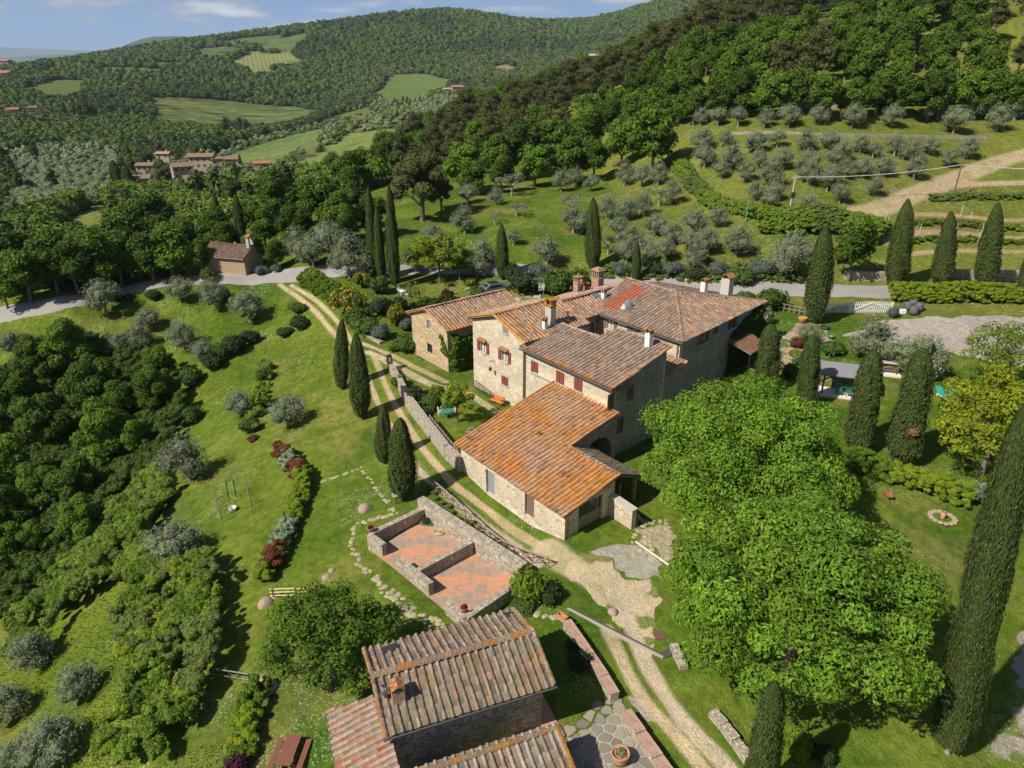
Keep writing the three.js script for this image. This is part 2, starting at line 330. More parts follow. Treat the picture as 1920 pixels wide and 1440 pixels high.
// far fields, woods and groves: outlines seen in the photograph, laid out on the land
const FIELDS = [
  [poly([[280, 184], [330, 182], [420, 188], [560, 200], [608, 208], [570, 225], [500, 238], [420, 237], [330, 228], [297, 222]]), [0.185, 0.205, 0.07], 5, [560, 200], [300, 222]],
  [poly([[432, 114], [470, 97], [545, 100], [570, 117], [522, 122], [508, 128], [516, 136], [480, 140]]), [0.22, 0.22, 0.09], 9, [490, 98], [500, 138]],
  [poly([[480, 91], [530, 72], [578, 60], [576, 75], [545, 95]]), [0.1, 0.125, 0.04], 9, [575, 62], [490, 92]],
  [poly([[362, 106], [375, 90], [440, 87], [455, 90], [410, 110]]), [0.1, 0.125, 0.045], 7, [440, 88], [370, 105]],
  [poly([[395, 83], [465, 70], [530, 65], [520, 78], [470, 84]]), [0.09, 0.115, 0.04], 9, [520, 68], [470, 84]],
  [poly([[160, 131], [205, 126], [310, 130], [302, 138], [200, 137]]), [0.13, 0.145, 0.05], 7, [300, 131], [170, 131]],
  [poly([[38, 141], [100, 131], [118, 134], [95, 142]]), [0.13, 0.14, 0.05], 0],
  [poly([[288, 118], [330, 115], [352, 122], [300, 126]]), [0.1, 0.12, 0.045], 0],
  [poly([[690, 185], [735, 140], [800, 138], [850, 150], [838, 165], [760, 190]]), [0.1, 0.13, 0.04], 10, [735, 160], [840, 158]],
  [poly([[918, 125], [955, 119], [982, 135], [945, 138]]), [0.2, 0.18, 0.08], 0],
  [poly([[392, 300], [440, 288], [500, 268], [575, 247], [612, 240], [600, 262], [540, 285], [520, 305], [430, 302]]), [0.19, 0.2, 0.055], 4, [410, 297], [600, 245]],
  [poly([[540, 308], [600, 292], [645, 262], [700, 250], [760, 236], [800, 232], [800, 262], [745, 280], [690, 296], [620, 318], [565, 312]]), [0.19, 0.2, 0.055], 2.6, [560, 310], [790, 240]],
  [poly([[590, 290], [660, 250], [716, 244], [722, 250], [660, 270], [615, 292]]), [0.21, 0.18, 0.065], 2.6, [600, 290], [715, 246]],
  [poly([[84, 424], [130, 402], [190, 380], [226, 384], [210, 424]]), [0.16, 0.16, 0.035], 2.6, [100, 420], [200, 384]],
  [poly([[40, 165], [100, 150], [160, 150], [150, 178], [90, 184]]), [0.1, 0.125, 0.035], 0],
  [poly([[820, 218], [865, 200], [870, 208], [830, 228]]), [0.17, 0.16, 0.05], 0],
];
const GROVES = [                                             // olive groves on the far slopes
  poly([[0, 292], [120, 268], [230, 282], [250, 345], [225, 372], [90, 410], [0, 436]]),
  poly([[600, 290], [560, 285], [640, 215], [720, 185], [860, 180], [870, 195], [820, 215], [740, 225], [640, 255]]),
  poly([[390, 352], [520, 330], [560, 320], [540, 350], [440, 372], [390, 372]]),
];
const NEARWOOD = poly([[1290, 235], [1180, 260], [1050, 320], [880, 330], [700, 350], [640, 380], [620, 348], [700, 318], [790, 272], [850, 238], [930, 192], [1000, 150], [1300, 60], [1990, -80], [1990, 175], [1900, 195], [1600, 205], [1310, 225]]);
function farCover(x, z) {
  const n1 = fbm(x * 0.006, z * 0.006, 4), n2 = fbm(x * 0.04, z * 0.04, 3);
  for (const [q, col] of FIELDS) if (inside(q, x, z)) { const v = 0.85 + 0.3 * n2; return [col[0] * v, col[1] * v, col[2] * v]; }
  for (const q of GROVES) if (inside(q, x, z)) return mix3([0.085, 0.115, 0.03], [0.14, 0.15, 0.05], n2);
  return mix3([0.03, 0.05, 0.014], [0.06, 0.075, 0.025], sstep(0.35, 0.65, n1 * 0.6 + n2 * 0.4));
}
// ---------------------------------------------------------------- one sheet of land, finer near the camera
{
  const azs = [], Rs = [];
  for (let a = -180; a < 180.01;) { azs.push(a * Math.PI / 180); a += Math.abs(a) < 50 ? 0.2 : 2.5; if (a > -50 && a < -47.6 && azs.length < 60) a = Math.max(a, -50); }
  for (let R = 6; R < 9000;) { Rs.push(R); R *= R < 24 ? 1.05 : R < 200 ? 1.009 : R < 3500 ? 1.02 : 1.1; }
  const na = azs.length, nr = Rs.length, pos = new Float32Array(na * nr * 3), col = new Float32Array(na * nr * 3), uv = new Float32Array(na * nr * 2), kind = new Uint8Array(na * nr);
  for (let j = 0; j < nr; j++) for (let i = 0; i < na; i++) {
    const k = j * na + i, x = Math.sin(azs[i]) * Rs[j], z = -Math.cos(azs[i]) * Rs[j];
    pos[k * 3] = x; pos[k * 3 + 1] = hAt(x, z); pos[k * 3 + 2] = z; uv[k * 2] = x; uv[k * 2 + 1] = z;
    const out = Math.abs(azs[i]) > 0.9;
    const near = Rs[j] < 190 || (Rs[j] < 260 && x > 0);
    const c = out ? [0.07, 0.11, 0.02, 0] : near ? cover(x, z) : farCover(x, z);
    kind[k] = near ? c[3] || 0 : 0; col.set(c.slice(0, 3), k * 3);
  }
  const A = [-58, 62, -72, -14], B = [-112, 128, -190, -14];
  const paint = (b, W, Hh) => {
    const d = new Uint8Array(W * Hh * 4), r = rngOf(5);
    for (let j = 0; j < Hh; j++) for (let i = 0; i < W; i++) {
      const x = lerp(b[0], b[1], (i + 0.5) / W), z = lerp(b[2], b[3], (j + 0.5) / Hh), c = cover(x, z), o = (j * W + i) * 4;
      let f = 0.76 + 0.48 * r();
      if (!c[3]) { const w = sstep(0.58, 0.72, fbm(x * 0.22 + 3, z * 0.22 + 60, 3)); if (r() < 0.07 * w * w + 0.0012) { c[0] = c[1] = 0.42; c[2] = 0.36; f = 1; } }
      d[o] = toS(c[0] * f); d[o + 1] = toS(c[1] * f); d[o + 2] = toS(c[2] * f); d[o + 3] = 255;
    }
    const t = new THREE.DataTexture(d, W, Hh);
    t.colorSpace = THREE.SRGBColorSpace; t.magFilter = THREE.LinearFilter; t.wrapS = t.wrapT = THREE.RepeatWrapping;
    t.repeat.set(1 / (b[1] - b[0]), 1 / (b[3] - b[2])); t.offset.set(-b[0] / (b[1] - b[0]), -b[2] / (b[3] - b[2]));
    t.needsUpdate = true;
    return t;
  };
  const mA = new THREE.MeshPhysicalMaterial({ map: paint(A, 2048, 1024), roughness: 1, specularIntensity: 0.1, bumpMap: grassBump, bumpScale: 0.1 });
  const mB = new THREE.MeshPhysicalMaterial({ map: paint(B, 1920, 1408), roughness: 1, specularIntensity: 0.1, bumpMap: grassBump, bumpScale: 0.12 });
  const mC = new THREE.MeshPhysicalMaterial({ vertexColors: true, roughness: 1, specularIntensity: 0.1 });
  const has = (b, k) => uv[k * 2] > b[0] && uv[k * 2] < b[1] && uv[k * 2 + 1] > b[2] && uv[k * 2 + 1] < b[3];
  const sets = { ground: [[], [], []], dirt_track: [[], [], []], gravel_yard: [[], [], []], hills: [[], [], []] };
  for (let j = 0; j < nr - 1; j++) for (let i = 0; i < na - 1; i++) {
    const q = [j * na + i, j * na + i + 1, (j + 1) * na + i, (j + 1) * na + i + 1];
    const m = q.every((k) => has(A, k)) ? 0 : q.every((k) => has(B, k)) ? 1 : 2;
    const kk = q.filter((k) => kind[k] === 1).length > 1 ? 'dirt_track' : q.filter((k) => kind[k] === 2).length > 1 ? 'gravel_yard' : Rs[j] > 185 ? 'hills' : 'ground';
    sets[kk][m].push(q[0], q[1], q[2], q[1], q[3], q[2]);
  }
  // smooth normals over the whole sheet
  const whole = new THREE.BufferGeometry();
  whole.setAttribute('position', new THREE.BufferAttribute(pos, 3));
  whole.setIndex([].concat(...Object.values(sets).map((s) => s.flat())));
  whole.computeVertexNormals();
  const nor = whole.attributes.normal.array;
  for (const [name, lists] of Object.entries(sets)) {
    const idx = lists.flat(), map = new Map(), used2 = [];
    const ix = new Uint32Array(idx.length);
    idx.forEach((k, n) => { let m = map.get(k); if (m === undefined) { m = used2.length; map.set(k, m); used2.push(k); } ix[n] = m; });
    const g = new THREE.BufferGeometry(), n = used2.length;
    const P = new Float32Array(n * 3), N = new Float32Array(n * 3), C = new Float32Array(n * 3), U = new Float32Array(n * 2);
    used2.forEach((k, m) => { for (let c = 0; c < 3; c++) { P[m * 3 + c] = pos[k * 3 + c]; N[m * 3 + c] = nor[k * 3 + c]; C[m * 3 + c] = col[k * 3 + c]; } U[m * 2] = uv[k * 2]; U[m * 2 + 1] = uv[k * 2 + 1]; });
    g.setAttribute('position', new THREE.BufferAttribute(P, 3)); g.setAttribute('normal', new THREE.BufferAttribute(N, 3)); g.setAttribute('color', new THREE.BufferAttribute(C, 3)); g.setAttribute('uv', new THREE.BufferAttribute(U, 2));
    g.setIndex(new THREE.BufferAttribute(ix, 1));
    let s = 0;
    const mats = [];
    lists.forEach((l, m) => { if (l.length) { g.addGroup(s, l.length, mats.length); mats.push([mA, mB, mC][m]); } s += l.length; });
    const me = lit(new THREE.Mesh(g, mats.length > 1 ? mats : mats[0])); me.name = name; me.userData.kind = 'structure'; scene.add(me);
    if (mats.length === 1) g.clearGroups();
  }
}
// the lane: a strip of worn asphalt over a smoothed bed
const asphalt = new THREE.MeshStandardMaterial({ color: lin(0.27, 0.26, 0.25), roughness: 0.95, bumpMap: grassBump, bumpScale: 0.015 });
{
  const geos = ROADS.map((q, ri) => {
    const W = ri ? 2.3 : 2.1, n = q.length, P = [], U = [], I = [], C = [];
    for (let i = 0; i < n; i++) {
      const a = q[Math.max(0, i - 1)], b = q[Math.min(n - 1, i + 1)], L = Math.hypot(b[0] - a[0], b[1] - a[1]), nx = -(b[1] - a[1]) / L, nz = (b[0] - a[0]) / L;
      for (let k = 0; k < 7; k++) {
        const s = (k / 6 * 2 - 1) * (k === 0 || k === 6 ? W + (vn(i * 0.7, k) - 0.5) * 0.35 : W), x = q[i][0] + nx * s, z = q[i][1] + nz * s;
        P.push(x, hAt(x, z) + (k === 0 || k === 6 ? -0.06 : 0.09), z); U.push(x, z);
        const v = 0.85 + 0.3 * fbm(x * 0.4, z * 0.4, 3) - (k === 3 ? 0.05 : 0); C.push(v, v * 0.99, v * 0.97);
        if (i && k) { const m = P.length / 3 - 1; I.push(m, m - 1, m - 7, m - 1, m - 8, m - 7); }
      }
    }
    const g = new THREE.BufferGeometry();
    g.setAttribute('position', new THREE.Float32BufferAttribute(P, 3)); g.setAttribute('uv', new THREE.Float32BufferAttribute(U, 2)); g.setAttribute('color', new THREE.Float32BufferAttribute(C, 3));
    g.setIndex(I); g.computeVertexNormals();
    if (g.attributes.normal.getY(3) < 0) { for (let i = 0; i < I.length; i += 3) [I[i], I[i + 1]] = [I[i + 1], I[i]]; g.setIndex(I); g.computeVertexNormals(); }
    return g;
  });
  asphalt.vertexColors = true;
  geos.forEach((g) => { world('road', g, asphalt, 'structure'); });
}
// ---------------------------------------------------------------- plants
const leafMat = new THREE.MeshPhysicalMaterial({ vertexColors: true, roughness: 0.8, transmission: 0.3, thickness: 0, specularIntensity: 0.2 });
const needleMat = new THREE.MeshPhysicalMaterial({ vertexColors: true, roughness: 0.95, specularIntensity: 0.15 });
const barkMat = std([0.16, 0.13, 0.1], 0.95, { bumpMap: grassBump, bumpScale: 0.03 });
const paleBark = std([0.3, 0.27, 0.22], 0.95, { bumpMap: grassBump, bumpScale: 0.03 });
class Leaves {
  constructor(two) { this.p = []; this.c = []; this.two = two; }
  add(x, y, z, nx, ny, nz, len, wid, dx, dy, dz, col) {     // a leaf spray at x y z facing n, its long axis near d
    let d = dx * nx + dy * ny + dz * nz; dx -= d * nx; dy -= d * ny; dz -= d * nz;
    let l = Math.hypot(dx, dy, dz); if (l < 1e-3) { dx = ny; dy = -nx; dz = 0; l = Math.hypot(dx, dy, dz) || 1; }
    dx /= l; dy /= l; dz /= l;
    const sx = ny * dz - nz * dy, sy = nz * dx - nx * dz, sz = nx * dy - ny * dx, h = len / 2, w = wid / 2, P = this.p, C = this.c;
    const A = [x - dx * h, y - dy * h, z - dz * h], B = [x + dx * h - nx * wid * 0.25, y + dy * h - ny * wid * 0.25, z + dz * h - nz * wid * 0.25];
    const L = [x + sx * w - nx * w * 0.4, y + sy * w - ny * w * 0.4, z + sz * w - nz * w * 0.4], Q = [x - sx * w - nx * w * 0.4, y - sy * w - ny * w * 0.4, z - sz * w - nz * w * 0.4];
    if (this.two) { P.push(...A, ...L, ...B, ...A, ...B, ...Q); for (let i = 0; i < 6; i++) C.push(...col); }
    else { P.push(A[0] + sx * w, A[1] + sy * w, A[2] + sz * w, ...B, A[0] - sx * w, A[1] - sy * w, A[2] - sz * w); for (let i = 0; i < 3; i++) C.push(...col); }
  }
  geo() {
    const g = new THREE.BufferGeometry();
    g.setAttribute('position', new THREE.Float32BufferAttribute(this.p, 3)); g.setAttribute('color', new THREE.Float32BufferAttribute(this.c, 3));
    g.computeVertexNormals();
    return g;
  }
}
const unit = (r) => { const z = r() * 2 - 1, a = r() * 6.2832, s = Math.sqrt(1 - z * z); return [s * Math.cos(a), z, s * Math.sin(a)]; };
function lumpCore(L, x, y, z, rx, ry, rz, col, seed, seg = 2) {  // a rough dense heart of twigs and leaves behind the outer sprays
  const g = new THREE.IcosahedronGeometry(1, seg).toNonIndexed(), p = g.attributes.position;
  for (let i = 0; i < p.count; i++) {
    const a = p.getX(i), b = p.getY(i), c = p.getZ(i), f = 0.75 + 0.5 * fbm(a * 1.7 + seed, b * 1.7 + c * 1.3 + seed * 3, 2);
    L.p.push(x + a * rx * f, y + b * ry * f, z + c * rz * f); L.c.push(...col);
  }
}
// sprays of leaves over a set of overlapping clumps
function crown(seed, blobs, n, o) {
  const r = rngOf(seed), L = new Leaves(o.two), area = blobs.map((b) => b[3] * b[3]), sum = area.reduce((a, b) => a + b, 0);
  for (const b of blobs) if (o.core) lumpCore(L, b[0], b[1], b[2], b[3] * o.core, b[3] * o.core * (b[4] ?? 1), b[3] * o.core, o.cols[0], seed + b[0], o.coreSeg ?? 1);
  blobs.forEach((b, bi) => {
    const m = Math.round(n * area[bi] / sum), tint = lerp(1 - (o.tint ?? 0.16), 1 + (o.tint ?? 0.16), r()), warm = 1 + (o.tint ?? 0.1) * 0.7 * (r() - 0.35);
    for (let i = 0; i < m; i++) {
      const d = unit(r); if (d[1] < -0.45 && r() < 0.75) continue;
      const lob = 0.82 + 0.36 * vn(d[0] * 2.3 + bi * 7 + 50, d[2] * 2.3 + d[1] * 1.9 + 50), f = b[3] * lob * (1 - (o.deep ?? 0.3) * r() * r());
      const e = unit(r), u = o.up ?? 0.35, k = o.rand ?? 0.75;
      let nx = d[0] + e[0] * k, ny = d[1] + e[1] * k + u, nz = d[2] + e[2] * k; const l = Math.hypot(nx, ny, nz) || 1;
      const q = r(), c = mix3(o.cols[0], o.cols[1], q * q * 0.4 + q * 0.6), v = tint * (0.85 + 0.3 * r()), s = o.size * (0.65 + 0.7 * r()), t = unit(r);
      const hue = o.hue ? (r() < o.hue[0] ? o.hue[1] : null) : null;
      L.add(b[0] + d[0] * f, b[1] + d[1] * f * (b[4] ?? 1), b[2] + d[2] * f, nx / l, ny / l, nz / l, s, s * o.wide, t[0], t[1] + (o.hang ?? 0), t[2], hue ?? [c[0] * v * warm, c[1] * v, c[2] * v]);
    }
  });
  return L.geo();
}
function blobsOf(seed, n, R, Hh, spread, rmin, rmax, flat = 0.85, dome = 1) {   // clumps filling a crown of radius R and height Hh above y = 0
  const r = rngOf(seed), out = [];
  for (let i = 0; i < n; i++) {
    const t = (i + 0.5) / n, y = Hh * (0.15 + 0.75 * t), a = i * 2.4 + r(), w = Math.sqrt(Math.max(0, 1 - Math.pow(Math.abs(t * 2 - 0.75) / 1.3, 2.2))) * dome;
    const d = R * spread * w * (0.45 + 0.55 * r()), s = R * lerp(rmin, rmax, r());
    out.push([Math.cos(a) * d, y, Math.sin(a) * d, s, flat]);
  }
  out.push([0, Hh * 0.55, 0, R * rmax * 1.15, flat]);
  return out;
}
function trunkGeo(seed, h, r0, limbs, R) {
  const r = rngOf(seed), list = [bar(V(0, -0.4, 0), V((r() - 0.5) * h * 0.12, h, (r() - 0.5) * h * 0.12), r0, r0 * 0.6, 8)];
  for (let i = 0; i < limbs; i++) {
    const a = i * 6.2832 / limbs + r(), y = h * (0.6 + 0.35 * r()), m = V(Math.cos(a) * R * 0.35, y + R * 0.35, Math.sin(a) * R * 0.35);
    list.push(bar(V(0, y, 0), m, r0 * 0.5, r0 * 0.3, 6), bar(m, V(Math.cos(a + 0.3) * R * 0.75, y + R * (0.5 + 0.5 * r()), Math.sin(a + 0.3) * R * 0.75), r0 * 0.3, r0 * 0.1, 5));
  }
  return mg(list);
}
function tree(crownGeo, trunk, mat, bark) { const g = new THREE.Group(); part('trunk', trunk, bark, g); part('crown', crownGeo, mat, g); return g; }
const PROTO = {};
function variants(kind, n, make) { PROTO[kind] = Array.from({ length: n }, (_, i) => make(i)); }
// every prototype is about one unit tall or as noted: h = its height, w = its width
function sized(g, h, w) { g.userData.h = h; g.userData.w = w; return g; }
const OLIVE = [[0.15, 0.185, 0.1], [0.285, 0.33, 0.21]], OAK = [[0.048, 0.1, 0.008], [0.118, 0.195, 0.018]], FRESH = [[0.078, 0.162, 0.012], [0.186, 0.305, 0.026]], CYP = [[0.033, 0.05, 0.014], [0.082, 0.108, 0.03]], PINE = [[0.055, 0.066, 0.022], [0.12, 0.125, 0.045]];
variants('olive', 6, (i) => {
  const r = rngOf(100 + i), n = 5 + (i % 3), bl = [];
  for (let k = 0; k < n; k++) { const a = k * 6.283 / n + r() * 0.7, d = 0.85 + 0.45 * r(); bl.push([Math.cos(a) * d, 1.25 + r() * 1.3, Math.sin(a) * d, 0.95 + 0.45 * r(), 0.95]); }
  bl.push([0, 2.7 + 0.4 * r(), 0, 1.2, 0.95]);
  return sized(tree(crown(110 + i, bl, 3000, { cols: OLIVE, size: 0.24, wide: 0.34, deep: 0.75, core: 0.5, coreSeg: 2, rand: 1.1, up: 0.2 }), trunkGeo(120 + i, 1.2, 0.22, 4, 1.9), leafMat, paleBark), 4.1, 4.7);
});
variants('sparse_olive', 2, (i) => {
  const r = rngOf(140 + i), bl = [];
  for (let k = 0; k < 7; k++) { const a = k * 0.9 + r(), d = 0.8 + r(); bl.push([Math.cos(a) * d, 2 + r() * 1.4, Math.sin(a) * d, 0.45 + 0.35 * r(), 0.9]); }
  return sized(tree(crown(145 + i, bl, 850, { cols: OLIVE, size: 0.3, wide: 0.34, deep: 0.8, rand: 1.2 }), trunkGeo(148 + i, 1.5, 0.2, 5, 2), leafMat, paleBark), 4, 4);
});
variants('oak', 7, (i) => {
  const bl = blobsOf(200 + i, 9 + (i % 4), 4.4, 8, 0.72, 0.32, 0.5);
  for (const b of bl) b[1] += 2.2;
  const f = [[0.75, 0], [0.95, 0], [1.05, 0.3], [1.1, 0.55], [0.85, 0.1], [1.0, 0.35], [0.9, 0.2]][i].reduce((k, q, n) => (n ? OAK.map((c, j) => mix3(c, FRESH[j], q).map((x) => x * k)) : q), 1);
  return sized(tree(crown(210 + i, bl, 3600, { cols: f, size: 0.6, wide: 0.62, deep: 0.35, core: 0.72, rand: 0.75 }), trunkGeo(220 + i, 4, 0.32, 4, 3), leafMat, barkMat), 11.4, 10.8);
});
variants('near_oak', 4, (i) => {                             // larger crowns close to the camera, with finer leaves
  const bl = blobsOf(230 + i, 13, 4.2, 8, 0.75, 0.28, 0.44);
  for (const b of bl) b[1] += 1.6;
  return sized(tree(crown(240 + i, bl, 9500, { cols: i % 2 ? OAK.map((c) => c.map((x) => x * 0.95)) : [mix3(OAK[0], FRESH[0], 0.3).map((x) => x * 1.15), mix3(OAK[1], FRESH[1], 0.3).map((x) => x * 1.15)], size: 0.38, wide: 0.6, deep: 0.35, core: 0.7, rand: 0.75, two: true }), trunkGeo(250 + i, 3.4, 0.3, 5, 3), leafMat, barkMat), 10.6, 10.6);
});
variants('pine', 4, (i) => {
  const bl = blobsOf(300 + i, 8, 3.2, 6.5, 0.7, 0.3, 0.48, 0.7);
  for (const b of bl) b[1] += 4;
  return sized(tree(crown(310 + i, bl, 2600, { cols: PINE, size: 0.5, wide: 0.3, deep: 0.5, core: 0.55, rand: 1.2, up: 0.6 }), trunkGeo(320 + i, 6, 0.28, 4, 2), needleMat, barkMat), 11.2, 7);
});
variants('cypress', 5, (i) => {                              // a dense dark column 10 units tall
  const r = rngOf(400 + i), L = new Leaves(true), Hh = 10, Rm = 1, col = i >= 3, pr = col ? (t) => Rm * Math.min(1, Math.pow(t * 6 + 0.42, 0.5)) * Math.pow(Math.max(0, 1 - Math.pow(t, 6)), 0.5) * (1 - 0.14 * t) : (t) => Rm * Math.min(1, Math.pow(t * 3.4 + 0.22, 0.5)) * Math.pow(Math.max(0, 1 - Math.pow(t, 2.8)), 0.62);
  const bump = (t, a) => 0.66 + 0.4 * fbm(Math.cos(a) * 2.4 + 9 + i * 5, Math.sin(a) * 2.4 + t * 3.5 + 9, 2) + 0.24 * fbm(Math.cos(a) * 1.6 + 9, Math.sin(a) * 1.6 + t * 14 + 9, 2);
  const seg = 26, rows = 40;
  for (let j = 0; j < rows; j++) for (let k = 0; k < seg; k++) {
    const P = (jj, kk) => { const t = jj / rows, a = kk * 6.2832 / seg, f = pr(t) * bump(t, a) * 0.9; return [Math.cos(a) * f, 0.5 + t * (Hh - 0.55), Math.sin(a) * f]; };
    const a = P(j, k), b = P(j, (k + 1) % seg), c = P(j + 1, k), d = P(j + 1, (k + 1) % seg);
    L.p.push(...a, ...c, ...b, ...b, ...c, ...d); for (let q = 0; q < 6; q++) L.c.push(...CYP[0]);
  }
  for (let k = 0; k < (i === 4 ? 22000 : 7500); k++) {
    const t = Math.pow(r(), 1.15), a = r() * 6.2832, f = pr(t) * bump(t, a) * (0.9 + 0.16 * r() + (r() < 0.06 ? 0.16 * r() : 0)), ca = Math.cos(a), sa = Math.sin(a), v = 0.75 + 0.5 * r(), c = mix3(CYP[0], CYP[1], r());
    const e = unit(r); let nx = ca + e[0] * 0.55, ny = 0.25 + e[1] * 0.5, nz = sa + e[2] * 0.55; const l = Math.hypot(nx, ny, nz);
    L.add(ca * f, 0.45 + t * (Hh - 0.6), sa * f, nx / l, ny / l, nz / l, i === 4 ? 0.13 : 0.22, i === 4 ? 0.045 : 0.075, ca * 0.35 + e[2] * 0.3, 1, sa * 0.35 + e[0] * 0.3, [c[0] * v, c[1] * v, c[2] * v]);
  }
  return sized(tree(L.geo(), bar(V(0, -0.4, 0), V(0, 1.4, 0), 0.16, 0.12, 8), needleMat, paleBark), 10, 2);
});
variants('dome_pine', 2, (i) => {
  const bl = blobsOf(340 + i, 14, 4.4, 7.2, 0.8, 0.26, 0.4, 0.85);
  for (const b of bl) b[1] += 2.6;
  return sized(tree(crown(345 + i, bl, 6500, { cols: PINE, size: 0.42, wide: 0.35, deep: 0.4, core: 0.78, rand: 1.0, up: 0.5 }), trunkGeo(349, 3.4, 0.4, 5, 3), needleMat, barkMat), 10.8, 9.8);
});
function shrubKind(kind, seed, cols, o = {}) {
  variants(kind, 3, (i) => {
    const r = rngOf(seed + i), bl = [];
    for (let k = 0; k < 5; k++) { const a = k * 1.3 + r(), d = 0.42 * (0.4 + r()); bl.push([Math.cos(a) * d, 0.4 + 0.2 * r(), Math.sin(a) * d, 0.42 + 0.14 * r(), 0.9]); }
    bl.push([0, 0.55, 0, 0.55, 0.9]);
    const g = new THREE.Group();
    part('foliage', crown(seed + 7 + i, bl, o.n ?? 1000, { cols, size: o.size ?? 0.17, wide: o.wide ?? 0.55, deep: 0.4, core: 0.75, rand: 1, two: true, hue: o.hue }), leafMat, g);
    part('stem', mg([bar(V(0, -0.2, 0), V(0, 0.5, 0), 0.06, 0.03), bar(V(0, 0.05, 0), V(0.25, 0.5, 0.1), 0.04, 0.02)]), barkMat, g);
    return sized(g, 1.1, 1.75);
  });
}
shrubKind('green_shrub', 500, [[0.05, 0.095, 0.015], [0.12, 0.18, 0.03]]);
shrubKind('dark_shrub', 520, [[0.028, 0.05, 0.016], [0.062, 0.088, 0.032]]);
shrubKind('grey_shrub', 540, [[0.085, 0.11, 0.085], [0.16, 0.18, 0.15]], { wide: 0.3 });
shrubKind('broom', 560, [[0.06, 0.1, 0.014], [0.13, 0.17, 0.02]], { hue: [0.45, [0.5, 0.33, 0.012]], wide: 0.35 });
shrubKind('red_shrub', 580, [[0.1, 0.03, 0.02], [0.24, 0.06, 0.035]], { hue: [0.3, [0.09, 0.12, 0.03]] });
shrubKind('purple_shrub', 600, [[0.05, 0.018, 0.03], [0.1, 0.035, 0.05]]);
shrubKind('pale_shrub', 620, [[0.14, 0.17, 0.12], [0.26, 0.29, 0.22]]);
shrubKind('yellow_shrub', 640, [[0.13, 0.17, 0.015], [0.25, 0.28, 0.025]]);
shrubKind('blossom_shrub', 660, [[0.06, 0.1, 0.025], [0.12, 0.16, 0.04]], { hue: [0.35, [0.62, 0.6, 0.54]] });
shrubKind('lime_shrub', 680, [[0.1, 0.17, 0.012], [0.19, 0.27, 0.02]]);
const pick = (kind, i) => PROTO[kind][((i % PROTO[kind].length) + PROTO[kind].length) % PROTO[kind].length];
// a plant of a kind on a spot of the land, h metres tall and w metres wide
function grow(kind, i, name, label, category, at, h, w, group, lean) {
  const p = pick(kind, i), o = p.clone();
  o.userData = {};
  o.name = numbered(name); o.position.copy(at); o.rotation.y = i * 2.399;
  o.scale.set(w / p.userData.w, h / p.userData.h, w / p.userData.w);
  if (lean) o.rotation.z = lean;
  scene.add(o);
  return tag(o, label, category, group);
}
// metres per picture point at a spot
const mpp = (p) => pxAt(p)[2] / FOC;
// a plant whose foot is seen (or guessed) at px, py and whose size is given in points of the photograph
function growPx(kind, i, name, label, category, px, py, hpx, wpx, group) {
  const at = hit(px, py), m = mpp(at), el = Math.atan2(EYE - at.y, Math.hypot(at.x, at.z));
  return grow(kind, i, name, label, category, at, hpx * m / Math.max(0.55, Math.cos(el)), wpx * m, group);
}
const ORD = ['first', 'second', 'third', 'fourth', 'fifth', 'sixth', 'seventh', 'eighth', 'ninth', 'tenth', 'eleventh', 'twelfth', 'thirteenth', 'fourteenth', 'fifteenth', 'sixteenth', 'seventeenth', 'eighteenth', 'nineteenth', 'twentieth'];
// ---------------------------------------------------------------- planting
function growBlob(kind, i, name, label, category, cx, cy, wpx, ratio, group, keep) {   // a crown whose middle is seen at cx, cy, wpx points wide
  let py = cy + wpx * 0.35, at, w, h;
  for (let k = 0; k < 4; k++) { at = hit(cx, py); w = wpx * mpp(at); h = ratio * w; const q = pxAt(V(at.x, at.y + h * 0.58, at.z)); py += cy - q[1]; }
  at = hit(cx, py); if (keep) keep.push([at.x, at.z, w / 2]);
  return grow(kind, i, name, label, category, at, h, w, group);
}
const KEEP = [], nth = (i) => (i < 20 ? ORD[i] : i === 29 ? 'thirtieth' : (i > 29 ? 'thirty-' : 'twenty-') + ORD[(i - 20) % 10]).replace('twenty-undefined', 'twentieth');
